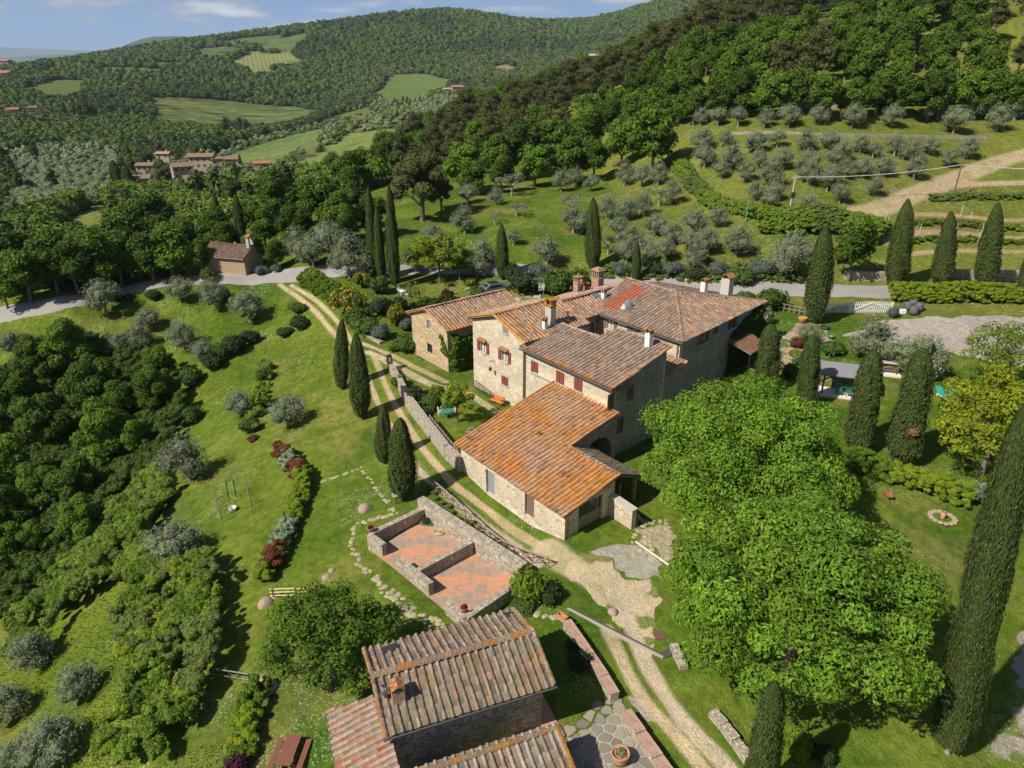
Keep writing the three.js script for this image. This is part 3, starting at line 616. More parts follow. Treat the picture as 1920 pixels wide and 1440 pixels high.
// cypresses: foot and tip in the photograph, width, label
const CYPRESS = [
  [640, 730, 645, 596, 34, 'dark cypress, farther left of the two by the bend of the track'],
  [678, 785, 668, 622, 44, 'dark cypress with bare trunk, right of the two by the track bend'],
  [719, 868, 722, 758, 36, 'slim cypress, farther of the pair above the walled terrace'],
  [755, 935, 752, 781, 60, 'broad cypress, nearer of the pair above the walled terrace'],
  [701, 522, 691, 346, 24, 'tall thin cypress, leftmost of the tight clump beside the garden lawn'],
  [716, 532, 706, 384, 22, 'shorter cypress, middle one of the tight clump beside the garden lawn'],
  [741, 540, 729, 344, 28, 'tall cypress, rightmost of the tight clump beside the garden lawn'],
  [942, 524, 940, 418, 28, 'small pointed cypress behind the parked car'],
  [1113, 508, 1110, 368, 34, 'tall cypress across the lane behind the farmhouse chimneys'],
  [1192, 530, 1194, 450, 20, 'low thin cypress across the lane behind the ridge of the hipped roof'],
  [1527, 605, 1546, 420, 52, 'tall cypress with a bare foot at the left end of the white gate'],
  [1676, 545, 1700, 370, 48, 'tall leaning cypress behind the hedge, first to the right of the white gate'],
  [1763, 546, 1779, 393, 44, 'cypress behind the hedge, second to the right of the white gate'],
  [1843, 552, 1867, 376, 46, 'cypress behind the hedge, third to the right of the white gate'],
  [1436, 735, 1442, 606, 48, 'stout cypress at the right corner of the hipped house'],
  [1511, 765, 1521, 626, 42, 'cypress just left of the grey roofed shelter'],
  [1606, 844, 1637, 655, 58, 'broad cypress just right of the grey roofed shelter'],
  [1690, 867, 1729, 650, 66, 'broad cypress with a dead brown spot in the middle of the right lawn'],
  [1776, 1412, 1932, 740, 80, 'giant leaning cypress along the right edge of the lawn by the drive'],
  [1418, 1520, 1451, 1276, 66, 'pointed cypress at the bottom of the photo below the big walnut trees'],
  [414, 452, 402, 364, 22, 'thin dark cypress in the wood behind the chapel, left of two'],
  [455, 478, 443, 362, 26, 'dark cypress in the wood behind the chapel, right of two'],
  [585, 500, 587, 425, 24, 'low dark cypress beside the lane right of the chapel'],
  [1921, 560, 1930, 470, 36, 'cypress cut by the right edge above the long hedge'],
];
CYPRESS.forEach(([fx, fy, tx, ty, w, label], i) => {
  const at = hit(fx, fy), q = pxAt(at), m = q[2] / FOC;
  let h = (fy - ty) * m; for (let k = 0; k < 6; k++) { const t = pxAt(V(at.x, at.y + h, at.z)); h *= (fy - ty) / (fy - t[1]); }
  const top = pxAt(V(at.x, at.y + h, at.z)), side = (tx - top[0]) * m;
  const o = grow('cypress', i === 18 ? 4 : [14, 15, 16, 17, 19].includes(i) ? 3 : i % 3, 'cypress_tree', label, 'cypress', at, h, w * m * 0.9, 'cypress trees');
  o.rotation.y = (i % 7) * 0.4; o.rotation.order = 'ZYX'; o.rotation.z = -Math.atan2(side, h) * 0.75;
  KEEP.push([at.x, at.z, w * m * 0.6]);
});
{
  // the dead brown spot on the cypress of the right lawn
}
// olives on the hillside, row by row: middles of the crowns and widths
const OLIVES = [
  ['on the highest terrace under the wood', [[1313, 213, 34], [1345, 215, 34], [1383, 213, 38], [1432, 215, 36], [1478, 209, 44], [1535, 208, 38], [1597, 210, 44], [1670, 212, 40], [1737, 210, 26], [1757, 196, 42], [1787, 216, 52], [1827, 197, 40], [1867, 214, 48], [1900, 200, 40]]],
  ['in the top row below the terrace wall', [[1316, 253, 46], [1360, 254, 32], [1416, 261, 42], [1456, 255, 34], [1507, 257, 40], [1553, 257, 40], [1578, 273, 38], [1611, 263, 36], [1636, 277, 30], [1676, 267, 40], [1709, 277, 42], [1740, 267, 36], [1811, 269, 44]]],
  ['in the second row below the terrace wall', [[1320, 285, 46], [1370, 287, 52], [1420, 293, 38], [1463, 290, 44], [1510, 294, 50], [1562, 292, 44], [1352, 311, 36], [1397, 317, 38], [1446, 320, 54], [1513, 316, 46], [1557, 321, 40], [1583, 310, 36], [1616, 307, 40], [1657, 303, 42], [1713, 307, 44], [1777, 291, 34]]],
  ['in the third row below the terrace wall', [[1414, 353, 36], [1447, 350, 42], [1440, 370, 34], [1550, 334, 40], [1573, 357, 38], [1637, 343, 36], [1509, 380, 50]]],
  ['on the open slope below the oak wood', [[878, 357, 38], [930, 363, 34], [960, 337, 48], [968, 387, 30], [872, 407, 52], [928, 403, 30], [980, 393, 24], [813, 437, 50], [963, 440, 34], [1026, 460, 58], [1052, 333, 40], [1075, 327, 38], [1070, 377, 46], [1075, 405, 52], [1090, 410, 46], [1107, 337, 34], [1137, 383, 44], [1177, 383, 46], [1207, 377, 44], [1170, 320, 44], [1203, 323, 42], [1233, 320, 40], [1257, 353, 46], [1235, 362, 40], [1157, 422, 48], [1182, 437, 46], [1227, 413, 48], [1140, 450, 44], [1175, 462, 50], [1200, 450, 46], [1260, 430, 46], [1247, 463, 48], [1213, 470, 40]]],
  ['above the lane right of the house roofs', [[1300, 412, 60], [1323, 443, 50], [1380, 443, 60], [1290, 450, 44], [1480, 470, 86], [1300, 472, 50], [1345, 400, 40]]],
  ['by the clump of cypresses and the lane', [[620, 445, 78], [655, 470, 86], [588, 468, 66], [905, 468, 60], [895, 490, 50], [560, 450, 60], [780, 480, 50]]],
  ['beside the lane on the left', [[340, 535, 62], [405, 545, 64], [470, 565, 72], [200, 550, 76], [280, 592, 54], [345, 622, 66], [270, 625, 60], [385, 655, 56], [30, 635, 58], [45, 672, 46], [395, 540, 50], [225, 640, 50]]],
];
OLIVES.forEach(([where, list], gi) => {
  const group = 'olive trees ' + where;
  [...list].sort((a, b) => a[0] - b[0]).forEach(([x, y, w], i) => {
    const sparse = gi === 4 && (w < 32 || i % 6 === 5);
    growBlob(sparse ? 'sparse_olive' : 'olive', i * 5 + gi, 'olive_tree', 'grey green olive tree ' + where + ', ' + (ORD[i] ?? (i + 1) + 'th') + ' from the left', 'olive tree', x, y, w * (gi === 7 ? 1.0 : 1.14), 0.93, group, KEEP);
  });
});
for (const [x, y, w, label] of [
  [357, 852, 112, 'big round grey olive alone above the wire fence posts'], [541, 763, 82, 'round grey olive on the green slope below the cypress pair'],
  [452, 750, 66, 'bluish olive beside the overgrown strip on the left slope'], [335, 1005, 112, 'pale grey olive at the top of the bramble thicket'],
  [72, 1215, 96, 'bluish grey olive, highest at the lower left edge'], [148, 1275, 96, 'grey olive at lower left, right of the bluish one'], [22, 1310, 100, 'dark olive cut by the left edge low down'], [105, 1385, 130, 'wide olive in the lower left corner'], [30, 1420, 90, 'dark olive in the very corner at lower left'],
  [1625, 628, 105, 'big grey green olive above the shelter roof'], [1722, 655, 110, 'grey green olive behind the broad cypress of the lawn'], [1512, 620, 50, 'young grey olive under the cypress by the white gate'],
]) growBlob('olive', Math.round(x * 7 + y), 'olive_tree', label, 'olive tree', x, y, w, 0.86, null, KEEP);
// broad-leaved trees that stand out one by one
const BROAD = [
  ['near_oak', 'dense dark tree in the left gully wood', 'trees of the gully wood on the left', [[143, 640, 125], [187, 715, 140], [83, 665, 110], [45, 735, 120], [300, 722, 105], [305, 676, 84], [217, 800, 150], [100, 785, 140], [160, 895, 120], [33, 865, 140], [30, 950, 130], [165, 968, 105], [25, 1020, 120], [265, 815, 90], [90, 900, 110], [240, 745, 100], [75, 1010, 90], [12, 790, 100], [345, 748, 50]]],
  ['oak', 'dark tree in the wood beyond the left lane', 'trees of the wood beyond the left lane', [[30, 470, 120], [110, 478, 120], [190, 490, 120], [250, 440, 130], [300, 405, 120], [325, 470, 110], [60, 520, 110], [150, 525, 110], [15, 540, 90], [230, 525, 100], [290, 500, 100], [350, 440, 90], [380, 475, 70], [80, 468, 100], [160, 465, 100], [430, 440, 70], [355, 495, 70], [410, 420, 80], [10, 500, 90], [210, 452, 90], [120, 490, 80]]],
  ['oak', 'light green tree between chapel and cypress clump', 'trees between the chapel and the cypress clump', [[530, 365, 120], [500, 420, 80], [600, 365, 100], [640, 395, 100], [560, 415, 90], [620, 368, 80], [668, 378, 84], [480, 460, 60], [700, 395, 80], [520, 470, 60], [570, 372, 80], [475, 400, 70], [650, 425, 70]]],
  ['oak', 'bright oak at the lower edge of the hillside wood', 'oaks along the lower edge of the hillside wood', [[1222, 245, 130], [1165, 255, 90], [1100, 240, 96], [1040, 255, 96], [980, 268, 104], [930, 285, 92], [872, 300, 96], [905, 255, 86], [960, 232, 86], [1003, 300, 80], [940, 318, 70], [885, 325, 66], [1062, 290, 90], [1112, 288, 84], [1150, 215, 80], [1190, 205, 80], [1010, 225, 74], [1300, 190, 70], [1345, 170, 84], [1390, 160, 90], [1440, 165, 90], [1490, 160, 84], [1540, 170, 84], [1590, 175, 80], [1640, 165, 80], [1690, 170, 80], [1740, 165, 90], [1800, 160, 90], [1850, 165, 90], [1900, 165, 90], [1270, 200, 60]]],
];
for (const [kind, label, group, list] of BROAD) [...list].sort((a, b) => a[0] - b[0]).forEach(([x, y, w], i) => growBlob(kind, i * 3 + list.length, 'broadleaf_tree', label + ', ' + nth(i) + ' from the left', 'tree', x, group.includes('left lane') ? Math.min(y, 588 - x * 0.18 - 0.66 * w) : y, w, 1.05, group, KEEP));
growBlob('oak', 1, 'broadleaf_tree', 'small loose tree over the roadside wall at the left of the hedge', 'tree', 1590, 455, 110, 1.15, null, KEEP);
growBlob('dome_pine', 0, 'stone_pine', 'big round dark brown green pine above the olive slope', 'pine', 792, 335, 132, 1.0, null, KEEP);
growBlob('dome_pine', 1, 'stone_pine', 'smaller dark pine at the right foot of the big round pine', 'pine', 828, 352, 60, 1.2, null, KEEP);
growBlob('pine', 3, 'stone_pine', 'dark pointed pine on the skyline of the vineyard slope', 'pine', 816, 245, 50, 1.5, null, KEEP);
// the rest of the hillside wood
{
  const r = rngOf(77), pts = [], far = [];
  for (let k = 0; k < 26000; k++) {
    const x = lerp(-60, 330, r()), z = lerp(-420, -120, r());
    if (!inside(NEARWOOD, x, z)) continue;
    const R = Math.hypot(x, z), s = R < 215 ? 6.2 : 6.6;
    let ok = true;
    for (const [a, b, w] of KEEP) if (Math.hypot(a - x, b - z) < w * 0.62 + 2.6) { ok = false; break; }
    if (ok) for (const q of pts) if (Math.hypot(q[0] - x, q[1] - z) < s) { ok = false; break; }
    if (ok) pts.push([x, z, R]);
  }
  pts.sort((a, b) => a[2] - b[2]);
  const mats = { oak: [], pine: [] };
  pts.forEach(([x, z, R], i) => {
    const at = onLand(x, z, -0.2), pine = fbm(x * 0.02 + 3, z * 0.02, 3) + 0.12 * sstep(210, 270, R) > 0.56, w = lerp(7, 11, r()), h = w * (pine ? lerp(1.15, 1.5, r()) : lerp(0.95, 1.25, r()));
    const px = pxAt(at);
    if (i < 190 && px[0] > -60 && px[0] < 2000 && px[1] > -120) pine ? grow('pine', i, 'pine_tree', 'brownish green pine in the wood on the right hill', 'pine', at, h, w * 0.85, 'pines of the hillside wood') : grow('oak', i, 'broadleaf_tree', 'leafy tree in the wood on the right hill above the olives', 'tree', at, h, w, 'leafy trees of the hillside wood');
    else mats[pine ? 'pine' : 'oak'].push([x, at.y, z, w, h, i]);
  });
  for (const kind of ['oak', 'pine']) {
    for (let v = 0; v < 3; v++) {
      const list = mats[kind].filter((q) => q[5] % 3 === v); if (!list.length) continue;
      const p = PROTO[kind][v], m = new THREE.InstancedMesh(p.children[1].geometry, p.children[1].material, list.length), D = new THREE.Object3D();
      list.forEach(([x, y, z, w, h, i], n) => { D.position.set(x, y, z); D.rotation.y = i * 2.4; D.scale.set(w / p.userData.w, h / p.userData.h, w / p.userData.w); D.updateMatrix(); m.setMatrixAt(n, D.matrix); m.setColorAt(n, lin(0.85 + 0.3 * hash2(i, 3), 0.85 + 0.3 * hash2(i, 3), 0.9)); });
      m.name = numbered('hilltop_wood'); lit(m); scene.add(m); tag(m, kind === 'oak' ? 'leafy canopy of the wood higher up the right hill' : 'dark pine canopy near the crest of the right hill', 'wood', null, 'stuff');
    }
  }
}
growBlob('dome_pine', 0, 'holm_oak', 'big dark round tree among the hamlet houses', 'tree', 313, 328, 38, 1.1, null);
for (const [fx, fy, tx, ty, w, label] of [[222, 352, 220, 302, 24, 'dark conifer left of the stepped hamlet houses'], [243, 355, 242, 312, 22, 'second dark conifer left of the stepped hamlet houses'], [272, 325, 270, 293, 18, 'dark conifer behind the stepped hamlet houses'], [453, 322, 452, 290, 7, 'lone slim cypress behind the hamlet']]) { const at = hit(fx, fy), m = mpp(at); grow('cypress', fx % 3, 'conifer_tree', label, 'conifer', at, (fy - ty) * m * 1.02, w * m, null); }
// shrubs: kind, middle x, y, width, height ratio, name, label
const SHRUBS = [
  ['broom', 655, 556, 66, 0.85, 'big round broom bush in yellow flower beside the track'], ['broom', 680, 520, 34, 0.9, 'small yellow broom left of the cypress clump'], ['broom', 742, 585, 44, 0.9, 'yellow green broom at the left corner of the annex'], ['broom', 768, 590, 22, 1, 'yellow flowering bush touching the annex wall'],
  ['yellow_shrub', 690, 497, 26, 0.9, 'bright yellow green bush at the foot of the cypress clump'], ['yellow_shrub', 590, 510, 34, 0.9, 'yellow green bush where the track leaves the lane'],
  ['green_shrub', 715, 530, 40, 0.9, 'rounded green bush in front of the cypress clump'], ['dark_shrub', 716, 570, 50, 0.7, 'dark green bush below the white garden table'], ['dark_shrub', 748, 565, 34, 0.8, 'dark bush beside the white garden table'],
  ['grey_shrub', 716, 618, 44, 0.75, 'grey lavender mound left of the annex'], ['grey_shrub', 765, 605, 30, 0.8, 'grey blue bush by the left foot of the annex'], ['green_shrub', 668, 590, 60, 0.6, 'dull green bush on the bank above the track'], ['green_shrub', 690, 605, 60, 0.5, 'low sage green mound along the stone edge of the track'],
  ['lime_shrub', 740, 645, 30, 0.8, 'small bright bush in front of the annex'], ['green_shrub', 765, 640, 56, 0.6, 'scrubby bush against the annex corner'], ['purple_shrub', 836, 550, 26, 0.9, 'dark red leaved bush on the mown garden'], ['green_shrub', 895, 545, 40, 0.6, 'pale green bush beside the parked car'], ['broom', 880, 527, 24, 0.8, 'yellowish bush left of the parked car'],
  ['dark_shrub', 985, 522, 70, 0.6, 'wide dark bush right of the parked car'], ['green_shrub', 1040, 525, 70, 0.7, 'large leafy shrub behind the tower roof'], ['green_shrub', 1085, 520, 60, 0.75, 'leafy shrub behind the brick chimneys'], ['grey_shrub', 1010, 505, 46, 0.7, 'dull bush beyond the drive behind the car'], ['dark_shrub', 960, 505, 50, 0.7, 'round bush behind the small pointed cypress'],
  ['dark_shrub', 780, 735, 42, 0.9, 'round clipped dark shrub in the walled garden'], ['green_shrub', 810, 752, 44, 0.8, 'mixed green shrub in the walled garden'], ['broom', 818, 730, 34, 0.8, 'yellowish shrub in the walled garden'], ['green_shrub', 795, 770, 26, 0.8, 'small bush on the garden wall'], ['green_shrub', 752, 712, 34, 0.8, 'leafy bush beside the clay urn on the wall'], ['blossom_shrub', 885, 808, 30, 0.5, 'white flowering plants along the edge of the orange barn roof'],
  ['green_shrub', 1440, 556, 60, 0.7, 'dense green shrub behind the hipped house'], ['green_shrub', 1400, 556, 44, 0.6, 'leafy shrub along the lane behind the white chimneys'], ['blossom_shrub', 1434, 590, 34, 1.1, 'bush with white blossom at the corner of the hipped house'],
  ['blossom_shrub', 1491, 672, 22, 0.9, 'white flowering bush left of the shelter, upper one'], ['blossom_shrub', 1462, 682, 20, 0.9, 'white flowering bush left of the shelter, lower one'], ['green_shrub', 1480, 692, 38, 0.7, 'green bush between the white flowers'], ['red_shrub', 1498, 640, 30, 0.7, 'reddish bush above the white flowers'], ['green_shrub', 1555, 648, 50, 0.5, 'low bush behind the shelter roof'], ['yellow_shrub', 1490, 660, 26, 0.7, 'bright bush beside the white flowers'],
  ['grey_shrub', 1674, 582, 26, 0.9, 'round blue green bush at the right end of the white gate'], ['pale_shrub', 1690, 575, 12, 1.2, 'small pale plant beside the barrels'],
  ['pale_shrub', 1840, 920, 60, 0.8, 'pale silver shrub at the right end of the low hedge'], ['lime_shrub', 1497, 1392, 60, 0.9, 'bright lime bush right of the bottom cypress'], ['dark_shrub', 1540, 1410, 50, 0.8, 'dark shrub in the shade below the walnut tree'],
  ['lime_shrub', 992, 1092, 84, 1.0, 'bright green rounded bush at the right end of the terrace wall'], ['dark_shrub', 1032, 1106, 50, 0.9, 'dark half of the bush at the end of the terrace wall'], ['green_shrub', 985, 1135, 56, 0.5, 'grassy clump below the bright bush'],
  ['dark_shrub', 1084, 1235, 50, 0.9, 'rounded grey green shrub by the brick topped wall'], ['dark_shrub', 1070, 1205, 30, 0.9, 'smaller shrub behind the rounded one by the brick topped wall'],
  ['purple_shrub', 452, 1425, 50, 0.9, 'dark purple bush at the lower end of the hedge'],
  ['grey_shrub', 1265, 500, 46, 0.6, 'grey lavender mound above the lane'], ['grey_shrub', 1345, 500, 48, 0.6, 'second grey mound above the lane'], ['grey_shrub', 1425, 498, 54, 0.6, 'third grey mound above the lane'], ['dark_shrub', 1230, 500, 40, 0.6, 'dark mound beside the lavender above the lane'], ['dark_shrub', 1305, 510, 50, 0.5, 'low dark bush on the bank above the lane'], ['green_shrub', 1385, 512, 60, 0.5, 'green bush on the bank above the lane'], ['grey_shrub', 1160, 500, 40, 0.6, 'grey bush beside the tall cypress across the lane'], ['dark_shrub', 1208, 488, 34, 0.7, 'dark bush by the thin cypress across the lane'],
  ['dark_shrub', 415, 545, 36, 0.7, 'green bush left of the chapel wall'], ['dark_shrub', 230, 552, 40, 0.5, 'dark clump on the edge of the left lane'], ['dark_shrub', 290, 550, 36, 0.5, 'dark mound on the bend of the left lane'], ['green_shrub', 390, 512, 36, 0.8, 'round green bush against the chapel front'], ['grey_shrub', 490, 505, 30, 0.6, 'grey bush right of the chapel'], ['grey_shrub', 520, 500, 26, 0.6, 'grey bush on the verge right of the chapel'],
  ['dark_shrub', 440, 640, 56, 0.7, 'dark bush at the top of the hedge line across the left slope'], ['dark_shrub', 400, 672, 50, 0.7, 'dark bush on the hedge line across the left slope'], ['green_shrub', 362, 700, 50, 0.7, 'green bush at the lower end of the hedge line'], ['green_shrub', 415, 655, 50, 0.7, 'green bush in the middle of the hedge line'], ['dark_shrub', 470, 628, 40, 0.7, 'last bush of the hedge line towards the track'], ['dark_shrub', 562, 600, 46, 0.6, 'dark bush below the track bend'], ['dark_shrub', 535, 620, 40, 0.4, 'dry dark heap on the slope below the track'], ['green_shrub', 560, 575, 40, 0.5, 'bush at the edge of the track bend'],
  ['green_shrub', 495, 700, 34, 0.8, 'upper bush of the overgrown strip on the left slope'], ['lime_shrub', 488, 745, 44, 0.9, 'bright bush in the overgrown strip on the left slope'], ['green_shrub', 470, 795, 40, 0.7, 'lowest bush of the overgrown strip on the left slope'], ['green_shrub', 360, 775, 44, 0.8, 'bright bush at the edge of the gully wood'], ['red_shrub', 475, 820, 26, 0.4, 'dry reddish weeds above the flower hedge'],
  ['green_shrub', 1180, 818, 26, 0.9, 'pale leaved plant beside the archway'], ['green_shrub', 1215, 600, 20, 0.6, 'plant on the far house wall'],
  ['dark_shrub', 800, 975, 22, 0.6, 'dark green plant in the corner of the terrace'],
];
SHRUBS.forEach(([kind, x, y, w, ratio, label], i) => growBlob(kind, i, kind === 'broom' ? 'broom_bush' : kind === 'blossom_shrub' ? 'flowering_bush' : 'shrub', label, 'shrub', x, y, w, ratio));
// clipped hedges and thickets: clumps of sprays along a path or over a patch
const sprayGeo = (cols, seed, o = {}) => crown(seed, [[0, 0, 0, 0.5, 0.9], [0.35, 0.12, 0.1, 0.32, 0.9], [-0.25, 0.1, -0.25, 0.34, 0.9]], o.n ?? 150, { cols, size: o.size ?? 0.26, wide: o.wide ?? 0.55, deep: 0.4, core: 0.8, rand: 1, hue: o.hue });
const SPRAY = {
  hedge: sprayGeo([[0.06, 0.115, 0.011], [0.14, 0.205, 0.022]], 701, { size: 0.2, n: 240 }), yellow: sprayGeo([[0.11, 0.165, 0.011], [0.235, 0.285, 0.024]], 702, { size: 0.2, n: 240 }), red: sprayGeo([[0.11, 0.035, 0.02], [0.27, 0.075, 0.035]], 703, { size: 0.18, n: 240, hue: [0.3, [0.09, 0.13, 0.03]] }),
  pale: sprayGeo([[0.16, 0.2, 0.13], [0.31, 0.35, 0.26]], 704, { size: 0.16, n: 240, wide: 0.35 }), bramble: sprayGeo([[0.1, 0.16, 0.018], [0.205, 0.27, 0.045]], 705, { size: 0.2, n: 260 }), scrub: sprayGeo([[0.085, 0.12, 0.028], [0.165, 0.2, 0.055]], 706, { size: 0.2, n: 220 }), ivy: sprayGeo([[0.05, 0.11, 0.01], [0.13, 0.22, 0.02]], 707, { size: 0.3, n: 110 }),
  dark: sprayGeo([[0.038, 0.068, 0.01], [0.09, 0.135, 0.022]], 708, { size: 0.22, n: 220 }),
};
function sprays(name, kind, spots, parent) {               // spots: x, y, z, size
  const m = new THREE.InstancedMesh(SPRAY[kind], leafMat, spots.length), D = new THREE.Object3D(), o = parent?.position ?? V(0, 0, 0);
  spots.forEach(([x, y, z, s], i) => { D.position.set(x - o.x, y - o.y, z - o.z); D.rotation.set(0, i * 2.4, (hash2(i, 9) - 0.5) * 0.6); D.scale.setScalar(s); D.updateMatrix(); m.setMatrixAt(i, D.matrix); const v = 1.08 + 0.5 * hash2(i, 5), w = hash2(i >> 3, 6); m.setColorAt(i, lin(v * (0.92 + 0.16 * w), v * 1.02, v * 0.9)); });
  m.name = name; lit(m); m.userData.kind = 'stuff';
  if (parent) parent.add(m); else scene.add(m);
  return m;
}
function hedge(label, pts, w, h, kinds, seed, name = 'hedge') {   // kinds: share of the length, sort
  const c = curve(pts), r = rngOf(seed), P0 = V(c[0][0], hAt(c[0][0], c[0][1]), c[0][1]), t = thing(name, label, 'hedge', P0);
  const lists = {}; let acc = 0;
  const n = c.length;
  for (let i = 0; i < n - 1; i++) {
    const L = Math.hypot(c[i + 1][0] - c[i][0], c[i + 1][1] - c[i][1]), f = i / (n - 1), dx = (c[i + 1][0] - c[i][0]) / L, dz = (c[i + 1][1] - c[i][1]) / L;
    let kind = kinds[kinds.length - 1][1]; for (const [to, kk] of kinds) if (f < to) { kind = kk; break; }
    const m = Math.ceil(L * w * h * 9);
    for (let k = 0; k < m; k++) {
      const s = r() * L, e = (r() - 0.5) * w, q = 1 - Math.pow(Math.abs(e) / (w / 2), 3) * 0.5, y = h * q * Math.sqrt(r()) * (0.86 + 0.3 * vn(i * 0.5, seed)), x = c[i][0] + dx * s - dz * e, z = c[i][1] + dz * s + dx * e;
      (lists[kind] ??= []).push([x, hAt(x, z) + y, z, 0.42 + 0.22 * r()]);
    }
  }
  for (const [kind, spots] of Object.entries(lists)) sprays('foliage', kind, spots, t);
  return t;
}
hedge('long garden hedge in red, silver and lime patches beside the left lawn', [[524, 852], [540, 870], [558, 892], [570, 910], [560, 945], [545, 985], [525, 1030], [508, 1068], [490, 1098]], 1.5, 1.4, [[0.08, 'red'], [0.22, 'pale'], [0.32, 'red'], [0.66, 'yellow'], [0.78, 'pale'], [0.93, 'red'], [1, 'yellow']], 41);
hedge('low mixed hedge along the lower left edge of the lawn', [[482, 1292], [470, 1340], [462, 1385], [452, 1440]], 1.6, 1.2, [[0.35, 'hedge'], [0.8, 'yellow'], [1, 'hedge']], 42);
hedge('tall bright laurel hedge along the lane right of the white gate', [[1668, 560], [1720, 562], [1800, 562], [1880, 562], [1990, 565]], 3, 2.1, [[1, 'yellow']], 43);
hedge('low yellow green hedge across the right lawn below the cypresses', [[1590, 868], [1640, 885], [1700, 905], [1760, 925], [1820, 945]], 2.6, 1.5, [[0.3, 'hedge'], [1, 'yellow']], 44);
hedge('bright hedge along the bank where the track leaves the lane', [[570, 524], [590, 535], [612, 548], [640, 562]], 2.6, 1.6, [[1, 'hedge']], 45);
hedge('dark hedge running up the hillside through the olives', [[1262, 300], [1285, 330], [1310, 360], [1340, 385], [1400, 400], [1470, 415], [1520, 422]], 3, 1.4, [[0.3, 'bramble'], [0.5, 'scrub'], [0.8, 'bramble'], [1, 'dark']], 46);
hedge('bushy bank above the lane below the vineyard', [[1420, 425], [1480, 425], [1560, 425], [1620, 440], [1655, 455]], 5, 2.6, [[0.4, 'bramble'], [0.6, 'scrub'], [1, 'bramble']], 47);
hedge('scrubby edge under the hillside wood', [[1290, 205], [1400, 200], [1500, 195], [1600, 196], [1700, 192], [1800, 188], [1900, 180]], 4, 2.4, [[0.2, 'bramble'], [0.4, 'dark'], [0.6, 'bramble'], [0.75, 'dark'], [1, 'bramble']], 48);
hedge('grassy bank under the lavender along the lane', [[1130, 512], [1220, 515], [1300, 518], [1400, 520], [1500, 522]], 3, 0.7, [[1, 'scrub']], 49);
hedge('low hedge below the mown garden behind the annex', [[770, 580], [820, 568], [850, 562]], 1.5, 0.9, [[1, 'dark']], 50);
function thicket(name, label, outline, kinds, h, dens, seed, step = 1) {
  const q = poly(outline), r = rngOf(seed), lists = {}, K = [].concat(kinds);
  const area = (q.box[1] - q.box[0]) * (q.box[3] - q.box[2]);
  for (let k = 0; k < area * dens; k++) {
    const x = lerp(q.box[0], q.box[1], r()), z = lerp(q.box[2], q.box[3], r());
    if (!inside(q, x, z)) continue;
    const top = h * (0.3 + 1.25 * fbm(x * 0.36 + seed, z * 0.36, 3)), y = top * (1 - 0.5 * r() * r()), n = fbm(x * 0.3 + 60, z * 0.3 + seed, 3) + (r() - 0.5) * 0.12;
    if (fbm(x * 0.55 + 8, z * 0.55 + seed, 2) < 0.27) continue;
    const kind = K[clamp(Math.floor(sstep(0.3, 0.7, n) * K.length), 0, K.length - 1)];
    (lists[kind] ??= []).push([x, hAt(x, z) + y - 0.15, z, (0.4 + 0.6 * r()) * step]);
  }
  const t = new THREE.Group(); t.name = numbered(name); scene.add(t); tag(t, label, 'thicket', null, 'stuff');
  for (const [kind, spots] of Object.entries(lists)) sprays('foliage', kind, spots, t);
}
thicket('bramble_thicket', 'tall bright bramble thicket in the lower left beside the lawn', [[255, 1130], [300, 1075], [350, 1050], [400, 1055], [418, 1110], [415, 1180], [420, 1240], [396, 1290], [385, 1330], [345, 1390], [300, 1440], [185, 1460], [210, 1400], [250, 1340], [240, 1260], [225, 1190]], ['hedge', 'bramble', 'bramble', 'yellow', 'scrub'], 2.4, 7, 61);
thicket('bramble_thicket', 'long band of green scrub along the edge of the gully wood', [[30, 1180], [110, 1090], [180, 1020], [240, 950], [300, 900], [330, 930], [290, 990], [270, 1030], [330, 1060], [270, 1110], [200, 1110], [120, 1170], [60, 1260], [20, 1260]], ['hedge', 'bramble', 'scrub', 'bramble'], 2.2, 8, 62);
thicket('undergrowth', 'dark undergrowth on the floor of the gully wood', [[0, 700], [120, 660], [240, 640], [330, 700], [350, 790], [300, 900], [200, 1000], [90, 1100], [0, 1180]], 'dark', 2.2, 2.2, 63, 1.5);
thicket('undergrowth', 'dark undergrowth in the wood beyond the left lane', [[0, 560], [120, 545], [240, 525], [360, 500], [460, 470], [420, 430], [250, 440], [100, 480], [0, 500]], 'dark', 2.2, 1.0, 64, 1.8);
thicket('weeds', 'rough weeds in the overgrown strip on the left slope', [[488, 680], [512, 690], [500, 760], [480, 810], [462, 800], [478, 740]], 'bramble', 0.9, 5, 65, 0.8);
thicket('weeds', 'weedy growth behind the rustic fence of the terrace', [[800, 915], [830, 925], [985, 1045], [970, 1050], [870, 985], [806, 935]], 'scrub', 0.45, 5, 66, 0.55);
thicket('weeds', 'weeds at the far side of the lane', [[1120, 500], [1300, 492], [1500, 500], [1500, 522], [1300, 518], [1120, 512]], 'scrub', 0.7, 1.6, 67, 0.9);
